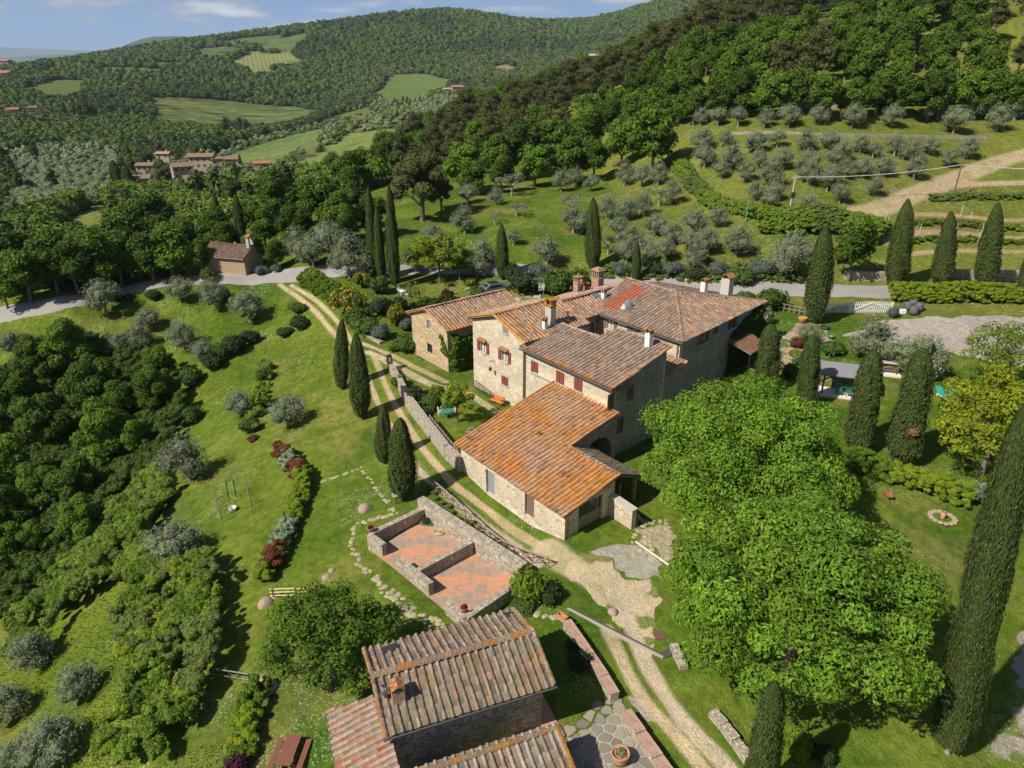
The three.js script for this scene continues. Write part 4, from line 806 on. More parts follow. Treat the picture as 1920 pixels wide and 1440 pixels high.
// ---------------------------------------------------------------- masonry and tiles
function stoneTex(seed, stones, mortar, course, len, metres = 3) {
  const n = 768, c = document.createElement('canvas'), b = document.createElement('canvas'); c.width = c.height = b.width = b.height = n;
  const g = c.getContext('2d'), h = b.getContext('2d'), r = rngOf(seed), S = n / metres;
  const css = (q) => 'rgb(' + q.map(toS).join(',') + ')';
  g.fillStyle = css(mortar); g.fillRect(0, 0, n, n); h.fillStyle = 'rgb(60,60,60)'; h.fillRect(0, 0, n, n);
  for (let y = 0; y < n;) {
    let H = S * lerp(course[0], course[1], r()); if (y + H > n - S * course[0]) H = n - y;
    for (let x = -r() * S * 0.2; x < n;) {
      let L = S * lerp(len[0], len[1], r() * r()); if (x + L > n - S * 0.1) L = n - x;
      const q = stones[Math.floor(r() * stones.length)], v = 0.88 + 0.24 * r(), k = Math.round(110 + 140 * r()), e = S * 0.012, j = () => (r() - 0.5) * S * 0.02;
      const P = [[x + e + j(), y + e + j()], [x + L / 2, y + e + j()], [x + L - e + j(), y + e + j()], [x + L - e + j(), y + H / 2], [x + L - e + j(), y + H - e + j()], [x + L / 2, y + H - e + j()], [x + e + j(), y + H - e + j()], [x + e + j(), y + H / 2]];
      for (const [ctx, fill] of [[g, css([q[0] * v, q[1] * v, q[2] * v])], [h, 'rgb(' + k + ',' + k + ',' + k + ')']]) { ctx.fillStyle = fill; ctx.beginPath(); P.forEach((p, i) => (i ? ctx.lineTo(p[0], p[1]) : ctx.moveTo(p[0], p[1]))); ctx.closePath(); ctx.fill(); }
      x += L;
    }
    y += H;
  }
  const im = g.getImageData(0, 0, n, n), d = im.data;        // weathering
  for (let y = 0; y < n; y++) for (let x = 0; x < n; x++) { const f = 0.85 + 0.13 * wrapN(x / n * 5, y / n * 5, 5) + 0.2 * wrapN(x / n * 90, y / n * 90, 90), o = (y * n + x) * 4; d[o] *= f; d[o + 1] *= f; d[o + 2] *= f; }
  g.putImageData(im, 0, 0);
  const mk = (cv, srgb) => { const t = new THREE.CanvasTexture(cv); t.wrapS = t.wrapT = THREE.RepeatWrapping; if (srgb) t.colorSpace = THREE.SRGBColorSpace; t.repeat.set(1 / metres, 1 / metres); return t; };
  return new THREE.MeshStandardMaterial({ map: mk(c, true), bumpMap: mk(b), bumpScale: 0.035, roughness: 0.95 });
}
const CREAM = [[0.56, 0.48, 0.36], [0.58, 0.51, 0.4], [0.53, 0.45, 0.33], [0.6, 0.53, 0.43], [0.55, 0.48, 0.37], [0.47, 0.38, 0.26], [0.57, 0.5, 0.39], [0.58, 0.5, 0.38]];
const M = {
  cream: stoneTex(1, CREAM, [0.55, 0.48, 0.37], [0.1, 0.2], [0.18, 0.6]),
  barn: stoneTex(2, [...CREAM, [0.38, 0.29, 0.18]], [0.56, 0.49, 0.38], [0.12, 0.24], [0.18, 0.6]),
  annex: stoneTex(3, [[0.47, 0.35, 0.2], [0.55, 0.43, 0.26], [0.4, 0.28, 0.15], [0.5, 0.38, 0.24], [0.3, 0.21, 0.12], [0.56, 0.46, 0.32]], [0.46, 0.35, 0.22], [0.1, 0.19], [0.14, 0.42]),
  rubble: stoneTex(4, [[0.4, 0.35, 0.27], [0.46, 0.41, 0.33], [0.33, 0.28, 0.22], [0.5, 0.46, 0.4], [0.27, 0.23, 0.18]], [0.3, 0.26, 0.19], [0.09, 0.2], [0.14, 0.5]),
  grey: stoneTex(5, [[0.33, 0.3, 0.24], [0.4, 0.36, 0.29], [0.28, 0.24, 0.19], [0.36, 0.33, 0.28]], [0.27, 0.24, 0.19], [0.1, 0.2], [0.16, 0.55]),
  plaster: std([0.36, 0.27, 0.17], 0.95, { bumpMap: grassBump, bumpScale: 0.01 }), cement: std([0.46, 0.43, 0.38], 0.95, { bumpMap: grassBump, bumpScale: 0.02 }),
  brick: stoneTex(6, [[0.4, 0.19, 0.12], [0.46, 0.24, 0.16], [0.35, 0.16, 0.1], [0.42, 0.26, 0.19]], [0.42, 0.34, 0.27], [0.065, 0.07], [0.22, 0.26], 1.5),
  red: std([0.17, 0.038, 0.033], 0.6), dark: std([0.03, 0.028, 0.025], 0.6), glass: std([0.05, 0.06, 0.07], 0.12), curtain: std([0.52, 0.5, 0.46], 0.8), frame: std([0.3, 0.25, 0.2], 0.7), wood: std([0.16, 0.1, 0.065], 0.8, { bumpMap: grassBump, bumpScale: 0.02 }),
  oldwood: std([0.27, 0.23, 0.19], 0.9), iron: std([0.06, 0.06, 0.065], 0.5, { metalness: 0.6 }), gutter: std([0.1, 0.095, 0.09], 0.55, { metalness: 0.3 }), white: std([0.75, 0.75, 0.73], 0.6), bluegrey: std([0.2, 0.25, 0.3], 0.6), steel: std([0.5, 0.52, 0.54], 0.35, { metalness: 0.8 }), blue: std([0.17, 0.28, 0.38], 0.6),
};
const tileMap = tileTex(256, (u, v) => { let f = 205 + 36 * wrapN(u * 6, v * 6, 6) + 30 * wrapN(u * 40, v * 40, 40); const s = wrapN(u * 60 + 7, v * 60, 60); if (s > 0.8) f = 140; f = Math.min(255, f); if (s < 0.16) f = 255; return [f, f * (s < 0.16 ? 1 : 0.98), f * 0.97]; }, true);
const lichenMap = tileTex(512, (u, v) => { const a = wrapN(u * 14, v * 14, 14) * 0.6 + wrapN(u * 50, v * 50, 50) * 0.4, b = wrapN(u * 22 + 5, v * 22 + 3, 22) * 0.55 + wrapN(u * 80, v * 80, 80) * 0.45; let c = [205, 200, 194].map((x) => x * (0.72 + 0.34 * wrapN(u * 90, v * 90, 90))); if (a > 0.64) c = [250, 246, 240]; else if (b > 0.7) c = [215, 150, 80]; else if (b < 0.3) c = [110, 98, 88]; else if (a < 0.32) c = [150, 148, 112]; return c; }, true);
const tileMat = new THREE.MeshStandardMaterial({ color: 0xffffff, map: tileMap, roughness: 0.92, side: THREE.DoubleSide });
const slabMat = std([0.3, 0.22, 0.16], 0.95);
const COPPO = (() => {                                        // a tapered half-round cover tile, 0.44 long on a pitch of 0.36
  const g = new THREE.BufferGeometry(), P = [], U = [], I = [], n = 5;
  for (const [y, r, z] of [[-0.23, 0.5, 0.035], [0.23, 0.4, -0.03]]) for (let k = 0; k <= n; k++) { const a = Math.PI * k / n; P.push(Math.cos(a) * r, y, Math.sin(a) * r * 0.85 + z); U.push(k / n * 0.8, y * 2); }
  for (const q of [1, 0.8]) { const s = P.length / 3; for (let k = 0; k <= n; k++) { const a = Math.PI * k / n; P.push(Math.cos(a) * 0.5 * q, -0.23, Math.sin(a) * 0.5 * 0.85 * q + 0.035); U.push(k / n * 0.8, 0); } if (q < 1) for (let k = 0; k < n; k++) I.push(s - n - 1 + k, s - n + k, s + k, s - n + k, s + k + 1, s + k); }
  for (let k = 0; k < n; k++) I.push(k, n + 1 + k, k + 1, k + 1, n + 1 + k, n + 2 + k);
  g.setAttribute('position', new THREE.Float32BufferAttribute(P, 3)); g.setAttribute('uv', new THREE.Float32BufferAttribute(U, 2)); g.setIndex(I); g.computeVertexNormals();
  return g;
})();
const PAN = box(1, 0.42, 0.025).rotateX(0.06);
const kk = (x, y, r) => clamp(0.6 * (fbm(x * 0.8 + 5, y * 0.8, 3) * 1.9 - 0.45) + 0.4 * r());
const pal = {
  orange: (x, y, r) => { const k = kk(x, y, r); const g = sstep(0.45, 0.62, fbm(x * 0.28 + 50, y * 0.28 + 8, 3) + (k - 0.5) * 0.3); let c = k < 0.55 ? [0.64, 0.33, 0.085] : k < 0.8 ? [0.56, 0.31, 0.16] : [0.48, 0.37, 0.28]; c = mix3(c, [0.53, 0.4, 0.29], g * 0.8); if (r() < 0.035) c = [0.25, 0.2, 0.16]; const v = 0.72 + 0.5 * r(); return [c[0] * v * 0.96, c[1] * v * 0.84, c[2] * v * 0.76]; },
  mixed: (x, y, r) => { const k = kk(x, y, r); let c = k < 0.3 ? [0.56, 0.41, 0.29] : k < 0.55 ? [0.53, 0.43, 0.33] : k < 0.7 ? [0.6, 0.36, 0.19] : k < 0.88 ? [0.46, 0.36, 0.28] : [0.62, 0.54, 0.44]; const g = sstep(0.5, 0.65, fbm(x * 0.4 + 3, y * 0.4, 3)); c = mix3(c, [0.62, 0.39, 0.15], g * 0.4); const v = 0.6 + 0.66 * r(); return [c[0] * v * 0.86, c[1] * v * 0.78, c[2] * v * 0.72]; },
  grey: (x, y, r) => { const k = kk(x, y, r); let c = k < 0.4 ? [0.47, 0.375, 0.3] : k < 0.7 ? [0.51, 0.42, 0.345] : k < 0.85 ? [0.53, 0.36, 0.25] : k < 0.95 ? [0.39, 0.32, 0.26] : [0.62, 0.55, 0.47]; const v = 0.6 + 0.64 * r(); return [c[0] * v * 0.82, c[1] * v * 0.76, c[2] * v * 0.72]; },
  old: (x, y, r) => { const k = kk(x, y, r); let c = k < 0.35 ? [0.36, 0.325, 0.26] : k < 0.7 ? [0.42, 0.38, 0.315] : k < 0.8 ? [0.42, 0.31, 0.22] : k < 0.9 ? [0.34, 0.33, 0.23] : [0.5, 0.47, 0.42]; const g = sstep(0.58, 0.75, fbm(x * 0.7 + 9, y * 0.7, 2)); c = mix3(c, [0.56, 0.34, 0.13], g * 0.45); const v = 0.64 + 0.56 * r(); return [c[0] * v * 0.92, c[1] * v * 0.88, c[2] * v * 0.84]; },
  fresh: (x, y, r) => { const v = 0.8 + 0.35 * r(); return [0.52 * v, 0.17 * v, 0.08 * v]; },
  pink: (x, y, r) => { const k = kk(x, y, r); const c = k < 0.45 ? [0.56, 0.4, 0.3] : k < 0.75 ? [0.5, 0.41, 0.33] : [0.58, 0.35, 0.22]; const v = 0.62 + 0.62 * r(); return [c[0] * v * 0.86, c[1] * v * 0.78, c[2] * v * 0.72]; },
};
// ---------------------------------------------------------------- a house: local X runs along its front, Z towards the viewer, Y up
class House {
  constructor(name, label, x, y, z, theta, category = 'house') { this.o = thing(name, label, category, V(x, y, z)); this.o.rotation.y = theta; this.o.updateMatrixWorld(true); this.inv = this.o.matrixWorld.clone().invert(); }
  ray(px, py) { const r = rayOf(px, py), a = V(0, EYE, 0).applyMatrix4(this.inv), b = V(r[0], EYE + r[1], r[2]).applyMatrix4(this.inv); return [a, b.sub(a)]; }
  // a wall from (x0, z0) to (x1, z1), its outer face on the right-hand side of that way seen from above; top: [u, height] pairs; openings as seen in the photograph
  wall(x0, z0, x1, z1, base, top, mat, holes = [], th = 0.42, name = 'wall') {
    const L = Math.hypot(x1 - x0, z1 - z0), u = V((x1 - x0) / L, 0, (z1 - z0) / L), n = V(0, 0, 0).crossVectors(u, V(0, 1, 0));
    const B = new THREE.Matrix4().makeBasis(u, V(0, 1, 0), n).setPosition(x0, 0, z0), Bi = B.clone().invert();
    const sh = new THREE.Shape();
    sh.moveTo(0, base); sh.lineTo(L, base);
    const T = Array.isArray(top) ? top : [[0, top], [L, top]];
    for (const [a, h] of [...T].reverse()) sh.lineTo(a, h);
    sh.closePath();
    const W = { B, L, h: this, list: [] };
    for (const q of holes) {
      let r = q.r;
      if (q.px) { const P = (x, y) => { const [a, d] = this.ray(x, y); a.applyMatrix4(Bi); const e = d.transformDirection(Bi); const k = -a.z / e.z; return [a.x + e.x * k, a.y + e.y * k]; }; const a = P(q.px[0], q.px[1]), b = P(q.px[2], q.px[3]); r = [Math.min(a[0], b[0]), Math.min(a[1], b[1]), Math.max(a[0], b[0]), Math.max(a[1], b[1])]; }
      if (q.grow) r = [r[0] - q.grow, r[1] - q.grow, r[2] + q.grow, r[3] + q.grow];
      if (q.h) { const c = (r[1] + r[3]) / 2; r = [r[0], c - q.h / 2, r[2], c + q.h / 2]; }
      if (q.floor !== undefined) r[1] = q.floor;
      const H = new THREE.Path();
      if (q.arch) { const rad = (r[2] - r[0]) / 2; H.moveTo(r[0], r[1]); H.lineTo(r[0], r[3] - rad); H.absarc(r[0] + rad, r[3] - rad, rad, Math.PI, 0, true); H.lineTo(r[2], r[1]); H.closePath(); }
      else { H.moveTo(r[0], r[1]); H.lineTo(r[0], r[3]); H.lineTo(r[2], r[3]); H.lineTo(r[2], r[1]); H.closePath(); }
      sh.holes.push(H); W.list.push([q, r]);
    }
    const g = new THREE.ExtrudeGeometry(sh, { depth: th, bevelEnabled: false, curveSegments: 10 }).translate(0, 0, -th);
    const m = part(name, g.applyMatrix4(B), mat, this.o); W.mesh = m;
    for (const [q, r] of W.list) if (q.style) this.opening(W, q, r);
    return W;
  }
  opening(W, q, r) {
    const B = W.B, put = (name, g, m, p = this.o, label) => part(name, g.applyMatrix4(B), m, p, label), w = r[2] - r[0], h = r[3] - r[1], x = (r[0] + r[2]) / 2, y = (r[1] + r[3]) / 2;
    const leaf = (lx, lw, lz, lh = h, ly = y) => mg([box(lw, lh, 0.035, lx, ly, lz), ...Array.from({ length: Math.max(4, Math.round(lh / 0.11)) }, (_, i) => box(lw * 0.78, 0.05, 0.03, lx, ly - lh / 2 + 0.07 + i * (lh - 0.1) / Math.max(4, Math.round(lh / 0.11)), lz + 0.025, 0, -0.5))]);
    const frame = (t, z, m) => mg([box(t, h, 0.06, r[0] + t / 2, y, z), box(t, h, 0.06, r[2] - t / 2, y, z), box(w - 2 * t, t, 0.06, x, r[3] - t / 2, z), box(w - 2 * t, t, 0.06, x, r[1] + t / 2, z), q.bare ? null : box(t * 0.8, h - 2 * t, 0.05, x, y, z)]);
    if (q.style === 'closed') { const f = put('window', frame(0.06, -0.1), M.frame); for (const s of [-1, 1]) put('shutter', leaf(x + s * w / 4, w / 2 - 0.02, 0.02), q.mat ?? M.red, f); put('sill', box(w + 0.2, 0.07, 0.2, x, r[1] - 0.04, 0.04), M.cement, f); }
    else if (q.style === 'open') {
      const f = put('window', frame(0.06, -0.14), M.frame); put('pane', box(w - 0.1, h - 0.1, 0.02, x, y, -0.2), q.pane ?? M.curtain, f);
      for (const s of [-1, 1]) put('shutter', leaf(x + s * (w / 2 + w * 0.3), w * 0.5, 0.03), q.mat ?? M.red, f);
      put('sill', box(w + 0.2, 0.07, 0.22, x, r[1] - 0.04, 0.05), M.cement, f);
      if (q.canopy) { const c = put('window_canopy', box(w + 0.35, 0.06, 0.55, x, r[3] + 0.16, 0.2, 0, 0.35), slabMat); for (let i = 0; i < 4; i++) { const t = part('tile', COPPO, tileVar([0.5, 0.24, 0.12]), c); t.matrixAutoUpdate = false; t.matrix.copy(B).multiply(new THREE.Matrix4().makeTranslation(x - (w + 0.2) / 2 + (i + 0.5) * (w + 0.2) / 4, r[3] + 0.19, 0.22)).multiply(new THREE.Matrix4().makeRotationX(-Math.PI / 2 + 0.35)).multiply(new THREE.Matrix4().makeScale(0.24, 1.15, 0.2)); t.matrix.decompose(t.position, t.quaternion, t.scale); t.matrixAutoUpdate = true; } }
    } else if (q.style === 'plain') { const f = put('window', frame(0.06, -0.12, M.frame), q.mat ?? M.frame); put('pane', box(w - 0.1, h - 0.1, 0.02, x, y, -0.17), q.pane ?? M.glass, f); put('sill', box(w + 0.16, 0.07, 0.2, x, r[1] - 0.04, 0.04), M.cement, f); }
    else if (q.style === 'grille') { const f = put('window', frame(0.05, -0.16), M.iron); put('pane', box(w - 0.08, h - 0.08, 0.02, x, y, -0.2), M.glass, f); put('grille', mg([...Array.from({ length: 5 }, (_, i) => box(0.025, h, 0.025, r[0] + (i + 0.5) * w / 5, y, -0.02)), ...Array.from({ length: 4 }, (_, i) => box(w, 0.02, 0.02, x, r[1] + (i + 0.5) * h / 4, -0.045))]), M.iron, f); }
    else if (q.style === 'door') { const f = put('door', box(w - 0.04, h, 0.05, x, y, -0.28), q.mat ?? M.wood, this.o, q.label); const k = Math.max(3, Math.round(w / 0.16)); for (let i = 0; i < k; i++) put('plank', box(w / k - 0.025, h - 0.06, 0.03, r[0] + (i + 0.5) * w / k, y, -0.245), q.mat2 ?? q.mat ?? M.wood, f); }
    else if (q.style === 'garage') { const f = put('door', box(w - 0.03, h, 0.05, x, y, -0.22), M.oldwood); const hh = h * 0.52; for (let i = 0; i < 4; i++) { put('pane', box(w / 4 - 0.07, hh - 0.1, 0.03, r[0] + (i + 0.5) * w / 4, r[3] - hh / 2, -0.19), M.glass, f); } put('grille', mg(Array.from({ length: 20 }, (_, i) => box(0.015, hh - 0.1, 0.015, r[0] + (i + 0.5) * w / 20, r[3] - hh / 2, -0.16))), M.iron, f); }
    else if (q.style === 'hole') put('pane', box(w, h, 0.03, x, y, -0.38), M.dark);
  }
  // a tiled roof slope: first two points along the eave (left to right as seen from outside), the rest around to the top
  roof(pts, kind, o = {}) {
    const P = pts.map(([x, y, z]) => V(x, y, z)), e = P[1].clone().sub(P[0]).normalize(), nrm = V(0, 0, 0).crossVectors(e, P[P.length - 1].clone().sub(P[0])).normalize();
    if (nrm.y < 0) nrm.negate();
    const s = V(0, 0, 0).crossVectors(nrm, e).normalize();
    const B = new THREE.Matrix4().makeBasis(e, s, nrm).setPosition(P[0]);
    const q = P.map((p) => { const d = p.clone().sub(P[0]); return [d.dot(e), d.dot(s)]; });
    const sh = new THREE.Shape(q.map((p) => new THREE.Vector2(p[0], p[1])));
    const rf = part('roof', new THREE.ExtrudeGeometry(sh, { depth: 0.1, bevelEnabled: false }).translate(0, 0, -0.1).applyMatrix4(B), o.slab ?? slabMat, this.o);
    const r = rngOf(o.seed ?? 9), pitch = o.pitch ?? 0.32, row = o.row ?? 0.36, covers = [], pans = [];
    const U0 = Math.min(...q.map((p) => p[0])), U1 = Math.max(...q.map((p) => p[0])), S0 = Math.min(...q.map((p) => p[1])), S1 = Math.max(...q.map((p) => p[1]));
    q.box = [U0, U1, S0, S1];
    const sag = (u, v) => 0.16 * (fbm(u * 0.35 + (o.seed ?? 0), v * 0.35, 2) - 0.42);
    const nu = Math.round((U1 - U0) / pitch), pu = (U1 - U0) / nu, X = new THREE.Matrix4(), R = new THREE.Matrix4();
    for (let i = 0; i <= nu; i++) {
      const wob = (r() - 0.5) * 0.03, sk = (r() - 0.5) * 0.012;
      for (let j = 0; j * row + S0 < S1 - 0.05; j++) {
        const u = U0 + clamp(i, 0.18, nu - 0.18) * pu, v = S0 + j * row + 0.17 + wob;
        if (inside(q, clamp(u, U0 + 0.02, U1 - 0.02), clamp(v - 0.04, S0 + 0.01, S1 - 0.01))) {
          const c = (o.color ?? pal[kind])(u + (o.seed ?? 0) * 3, v, r, i, j);
          X.makeTranslation(u + sk * j + (r() - 0.5) * 0.02, v + (r() - 0.5) * 0.03, 0.075 + (r() - 0.5) * 0.016 + sag(u, v)).multiply(R.makeRotationZ((r() - 0.5) * 0.1)).multiply(new THREE.Matrix4().makeScale(pu * (o.cw ?? 0.56), row / 0.36, pu * (o.relief ?? 0.5)));
          covers.push([B.clone().multiply(X), c, u, v]);
        }
        const up = U0 + (i + 0.5) * pu;
        if (i < nu && inside(q, up, clamp(v - 0.04, S0 + 0.01, S1 - 0.01))) {
          const c = (o.pan ?? o.color ?? pal[kind])(up + (o.seed ?? 0) * 3 + 40, v, r, i, j), k = 0.66;  // pan colours darkened to paint in the shade between the cover tiles
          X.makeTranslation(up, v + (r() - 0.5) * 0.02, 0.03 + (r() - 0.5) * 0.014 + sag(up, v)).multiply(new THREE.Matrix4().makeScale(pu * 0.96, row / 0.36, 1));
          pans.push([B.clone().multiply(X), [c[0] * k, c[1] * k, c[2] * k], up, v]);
        }
      }
    }
    let rest = covers;
    if (o.single) {                                          // near roofs: every cover tile a piece of its own
      covers.sort((a, b) => a[3] - b[3]);
      rest = covers.slice(o.single);
      for (const [m, c] of covers.slice(0, o.single)) { const t = part('tile', COPPO, tileVar(c.map((x) => Math.round(x * 14) / 14)), rf); m.decompose(t.position, t.quaternion, t.scale); }
    }
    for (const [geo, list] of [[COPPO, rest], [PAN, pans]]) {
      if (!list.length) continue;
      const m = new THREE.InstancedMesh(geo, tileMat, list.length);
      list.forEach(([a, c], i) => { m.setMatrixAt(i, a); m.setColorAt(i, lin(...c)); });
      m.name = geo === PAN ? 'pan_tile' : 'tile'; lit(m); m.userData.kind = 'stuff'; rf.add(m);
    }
    return rf;
  }
  ridge(a, b, kind, o = {}) {                                 // a row of cap tiles from a to b
    const A = V(...a), D = V(...b).sub(A), L = D.length(), n = Math.max(2, Math.round(L / 0.42)), r = rngOf((o.seed ?? 3) + 100), ed = D.clone().normalize(), up = V(0, 1, 0), x = V(0, 0, 0).crossVectors(ed, up).normalize(), z = V(0, 0, 0).crossVectors(x, ed);
    const B = new THREE.Matrix4().makeBasis(x, ed, z), list = [];
    for (let i = 0; i < n; i++) { const p = A.clone().addScaledVector(D, (i + 0.5) / n); list.push([B.clone().setPosition(p.x, p.y + 0.03, p.z).multiply(new THREE.Matrix4().makeRotationZ((r() - 0.5) * 0.06)).multiply(new THREE.Matrix4().makeScale(o.w ?? 0.36, 1.12, o.hgt ?? 0.26)), (o.color ?? pal[kind])(i, 3, r)]); }
    if (o.single) { for (const [m, c] of list) { const t = part('ridge_tile', COPPO, tileVar(c), o.parent ?? this.o); m.decompose(t.position, t.quaternion, t.scale); } return; }
    const m = new THREE.InstancedMesh(COPPO, tileMat, n);
    list.forEach(([q, c], i) => { m.setMatrixAt(i, q); m.setColorAt(i, lin(...c)); });
    m.name = 'ridge_tile'; lit(m); m.userData.kind = 'stuff'; (o.parent ?? this.o).add(m);
  }
  gutter(a, b, r = 0.07, mat = M.gutter) { part('gutter', bar(V(...a), V(...b), r), mat, this.o); }
  chimney(x, y, z, w, d, h, mat, cap = 'tiles', rf) {
    const p = part('chimney', box(w, h + 0.6, d, x, y + h / 2 - 0.3, z), mat, rf ?? this.o);
    if (cap === 'tiles') { part('chimney_cap', mg([box(w * 0.16, 0.3, d, x - w * 0.42, y + h + 0.15, z), box(w * 0.16, 0.3, d, x + w * 0.42, y + h + 0.15, z), box(w * 0.72, 0.06, d * 1.25, x - w * 0.27, y + h + 0.42, z, 0, 0, 0.55), box(w * 0.72, 0.06, d * 1.25, x + w * 0.27, y + h + 0.42, z, 0, 0, -0.55)]), tileVar([0.5, 0.24, 0.11]), rf ? rf : this.o); }
    else if (cap === 'slab') part('chimney_cap', mg([box(w * 1.2, 0.08, d * 1.2, x, y + h + 0.04, z), ...[-1, 1].flatMap((i) => [-1, 1].map((k) => box(0.12, 0.26, 0.12, x + i * w * 0.4, y + h + 0.2, z + k * d * 0.4))), box(w * 1.25, 0.1, d * 1.25, x, y + h + 0.38, z)]), tileVar([0.42, 0.3, 0.22]), rf ?? this.o);
    return p;
  }
}
const TV = new Map();
function tileVar(c) {                                        // a shared material for tiles of about this colour
  const k = c.map((x) => Math.round(Math.sqrt(Math.max(0, x)) * 24)).join();
  if (!TV.has(k)) TV.set(k, new THREE.MeshStandardMaterial({ color: lin(...k.split(',').map((x) => (x / 24) * (x / 24) * 1.2)), map: lichenMap, roughness: 0.92, side: THREE.DoubleSide }));
  return TV.get(k);
}
// the farmhouse stands square to one line: a runs back along its front from the barn corner, b away from the front
const E1 = [-0.628, -0.778], E2 = [0.778, -0.628], O0 = [3.94, -43.72], TH = -Math.atan2(0.778, 0.628);
const farm = (name, label, a, b, y = 0) => new House(name, label, O0[0] + a * E1[0] + b * E2[0], y, O0[1] + a * E1[1] + b * E2[1], TH);
{ // the barn: local X = -a, Z = -b
  const H = farm('stone_barn', 'low stone barn with wide bright orange tile roof nearest the track', 0, 0), m = M.barn;
  const hs = 0.23, top = (b) => 2.55 + b * hs;
  H.wall(-13.4, 0, 0, 0, -0.8, 2.5, m, [{ px: [911, 884, 927, 928], style: 'door', h: 2.35, mat: M.bluegrey, mat2: std([0.27, 0.3, 0.33], 0.7), label: 'faded grey blue plank door' }, { px: [984, 926, 1001, 972], style: 'door', h: 2.2, mat: M.wood, mat2: std([0.2, 0.13, 0.09], 0.8), label: 'brown plank door' }]);
  H.wall(0, -0.0, 0, -5.25, -0.6, [[0.42, top(0.42) - 0.06], [5.25, top(5.25) - 0.06]].map(([u, h]) => [u, h]), m, [{ r: [1.4, 0, 3.9, 2.55], style: 'garage' }]);
  H.wall(-0.42, -5.25, -5.5, -5.25, -0.4, 3.6, m);
  H.wall(-5.5, -5.67, -5.5, -11.2, -0.4, [[0, top(5.6) - 0.1], [5.53, top(11.1) - 0.1]], M.grey, [{ r: [1.6, -0.1, 5.0, 3.3], arch: true }]);
  H.wall(-13.4, -11.2, -13.4, -0.42, -0.8, [[0, top(11.2) - 0.1], [10.78, top(0.42) - 0.1]], m);
  part('interior', box(7.2, 0.12, 5, -9.4, 0.05, -8.3), M.dark, H.o);
  H.roof([[-13.75, 2.45, 0.45], [0.35, 2.45, 0.45], [0.35, 2.55 + 5.35 * hs + 0.05, -5.35], [-13.75, 2.55 + 5.35 * hs + 0.05, -5.35]], 'orange', { seed: 1, pitch: 0.44, row: 0.4, cw: 0.5, relief: 0.46 });
  H.roof([[-13.75, 2.55 + 5.35 * hs + 0.05, -5.35], [-5.3, 2.55 + 5.35 * hs + 0.05, -5.35], [-5.3, 5.12, -11.2], [-13.75, 5.12, -11.2]], 'orange', { seed: 2, pitch: 0.44, row: 0.4, cw: 0.5, relief: 0.46 });
  // the grey lean-to slope over the open porch
  H.roof([[0.2, 2.45, -8.35], [-5.75, 2.45, -8.35], [-5.75, 3.8, -5.3], [0.2, 3.8, -5.3]], 'old', { seed: 3, pitch: 0.44, row: 0.4, cw: 0.5, relief: 0.46 });
  H.ridge([-5.4, 3.86, -5.33], [0.3, 3.86, -5.33], 'mixed', { seed: 4, w: 0.4 });
  part('post', mg([box(0.28, 2.6, 0.28, -0.3, 1.1, -7.9), box(0.28, 2.6, 0.28, -5.2, 1.1, -7.9), box(6, 0.18, 0.18, -2.8, 2.4, -7.9)]), M.brick, H.o);
  part('beam', mg([plank(V(-0.1, 3.55, -5.5), V(-0.1, 2.35, -8.2), 0.14, 0.14), plank(V(-2.8, 3.55, -5.5), V(-2.8, 2.35, -8.2), 0.14, 0.14)]), M.wood, H.o);
  H.wall(0.02, -4.7, 2.4, -4.7, -0.5, [[0, 2.0], [2.38, 1.85]], m, [], 0.5, 'buttress_wall');
  part('wall_cap', box(2.5, 0.08, 0.62, 1.2, 2.0, -4.95, 0, 0, -0.06), M.cement, H.o);
}
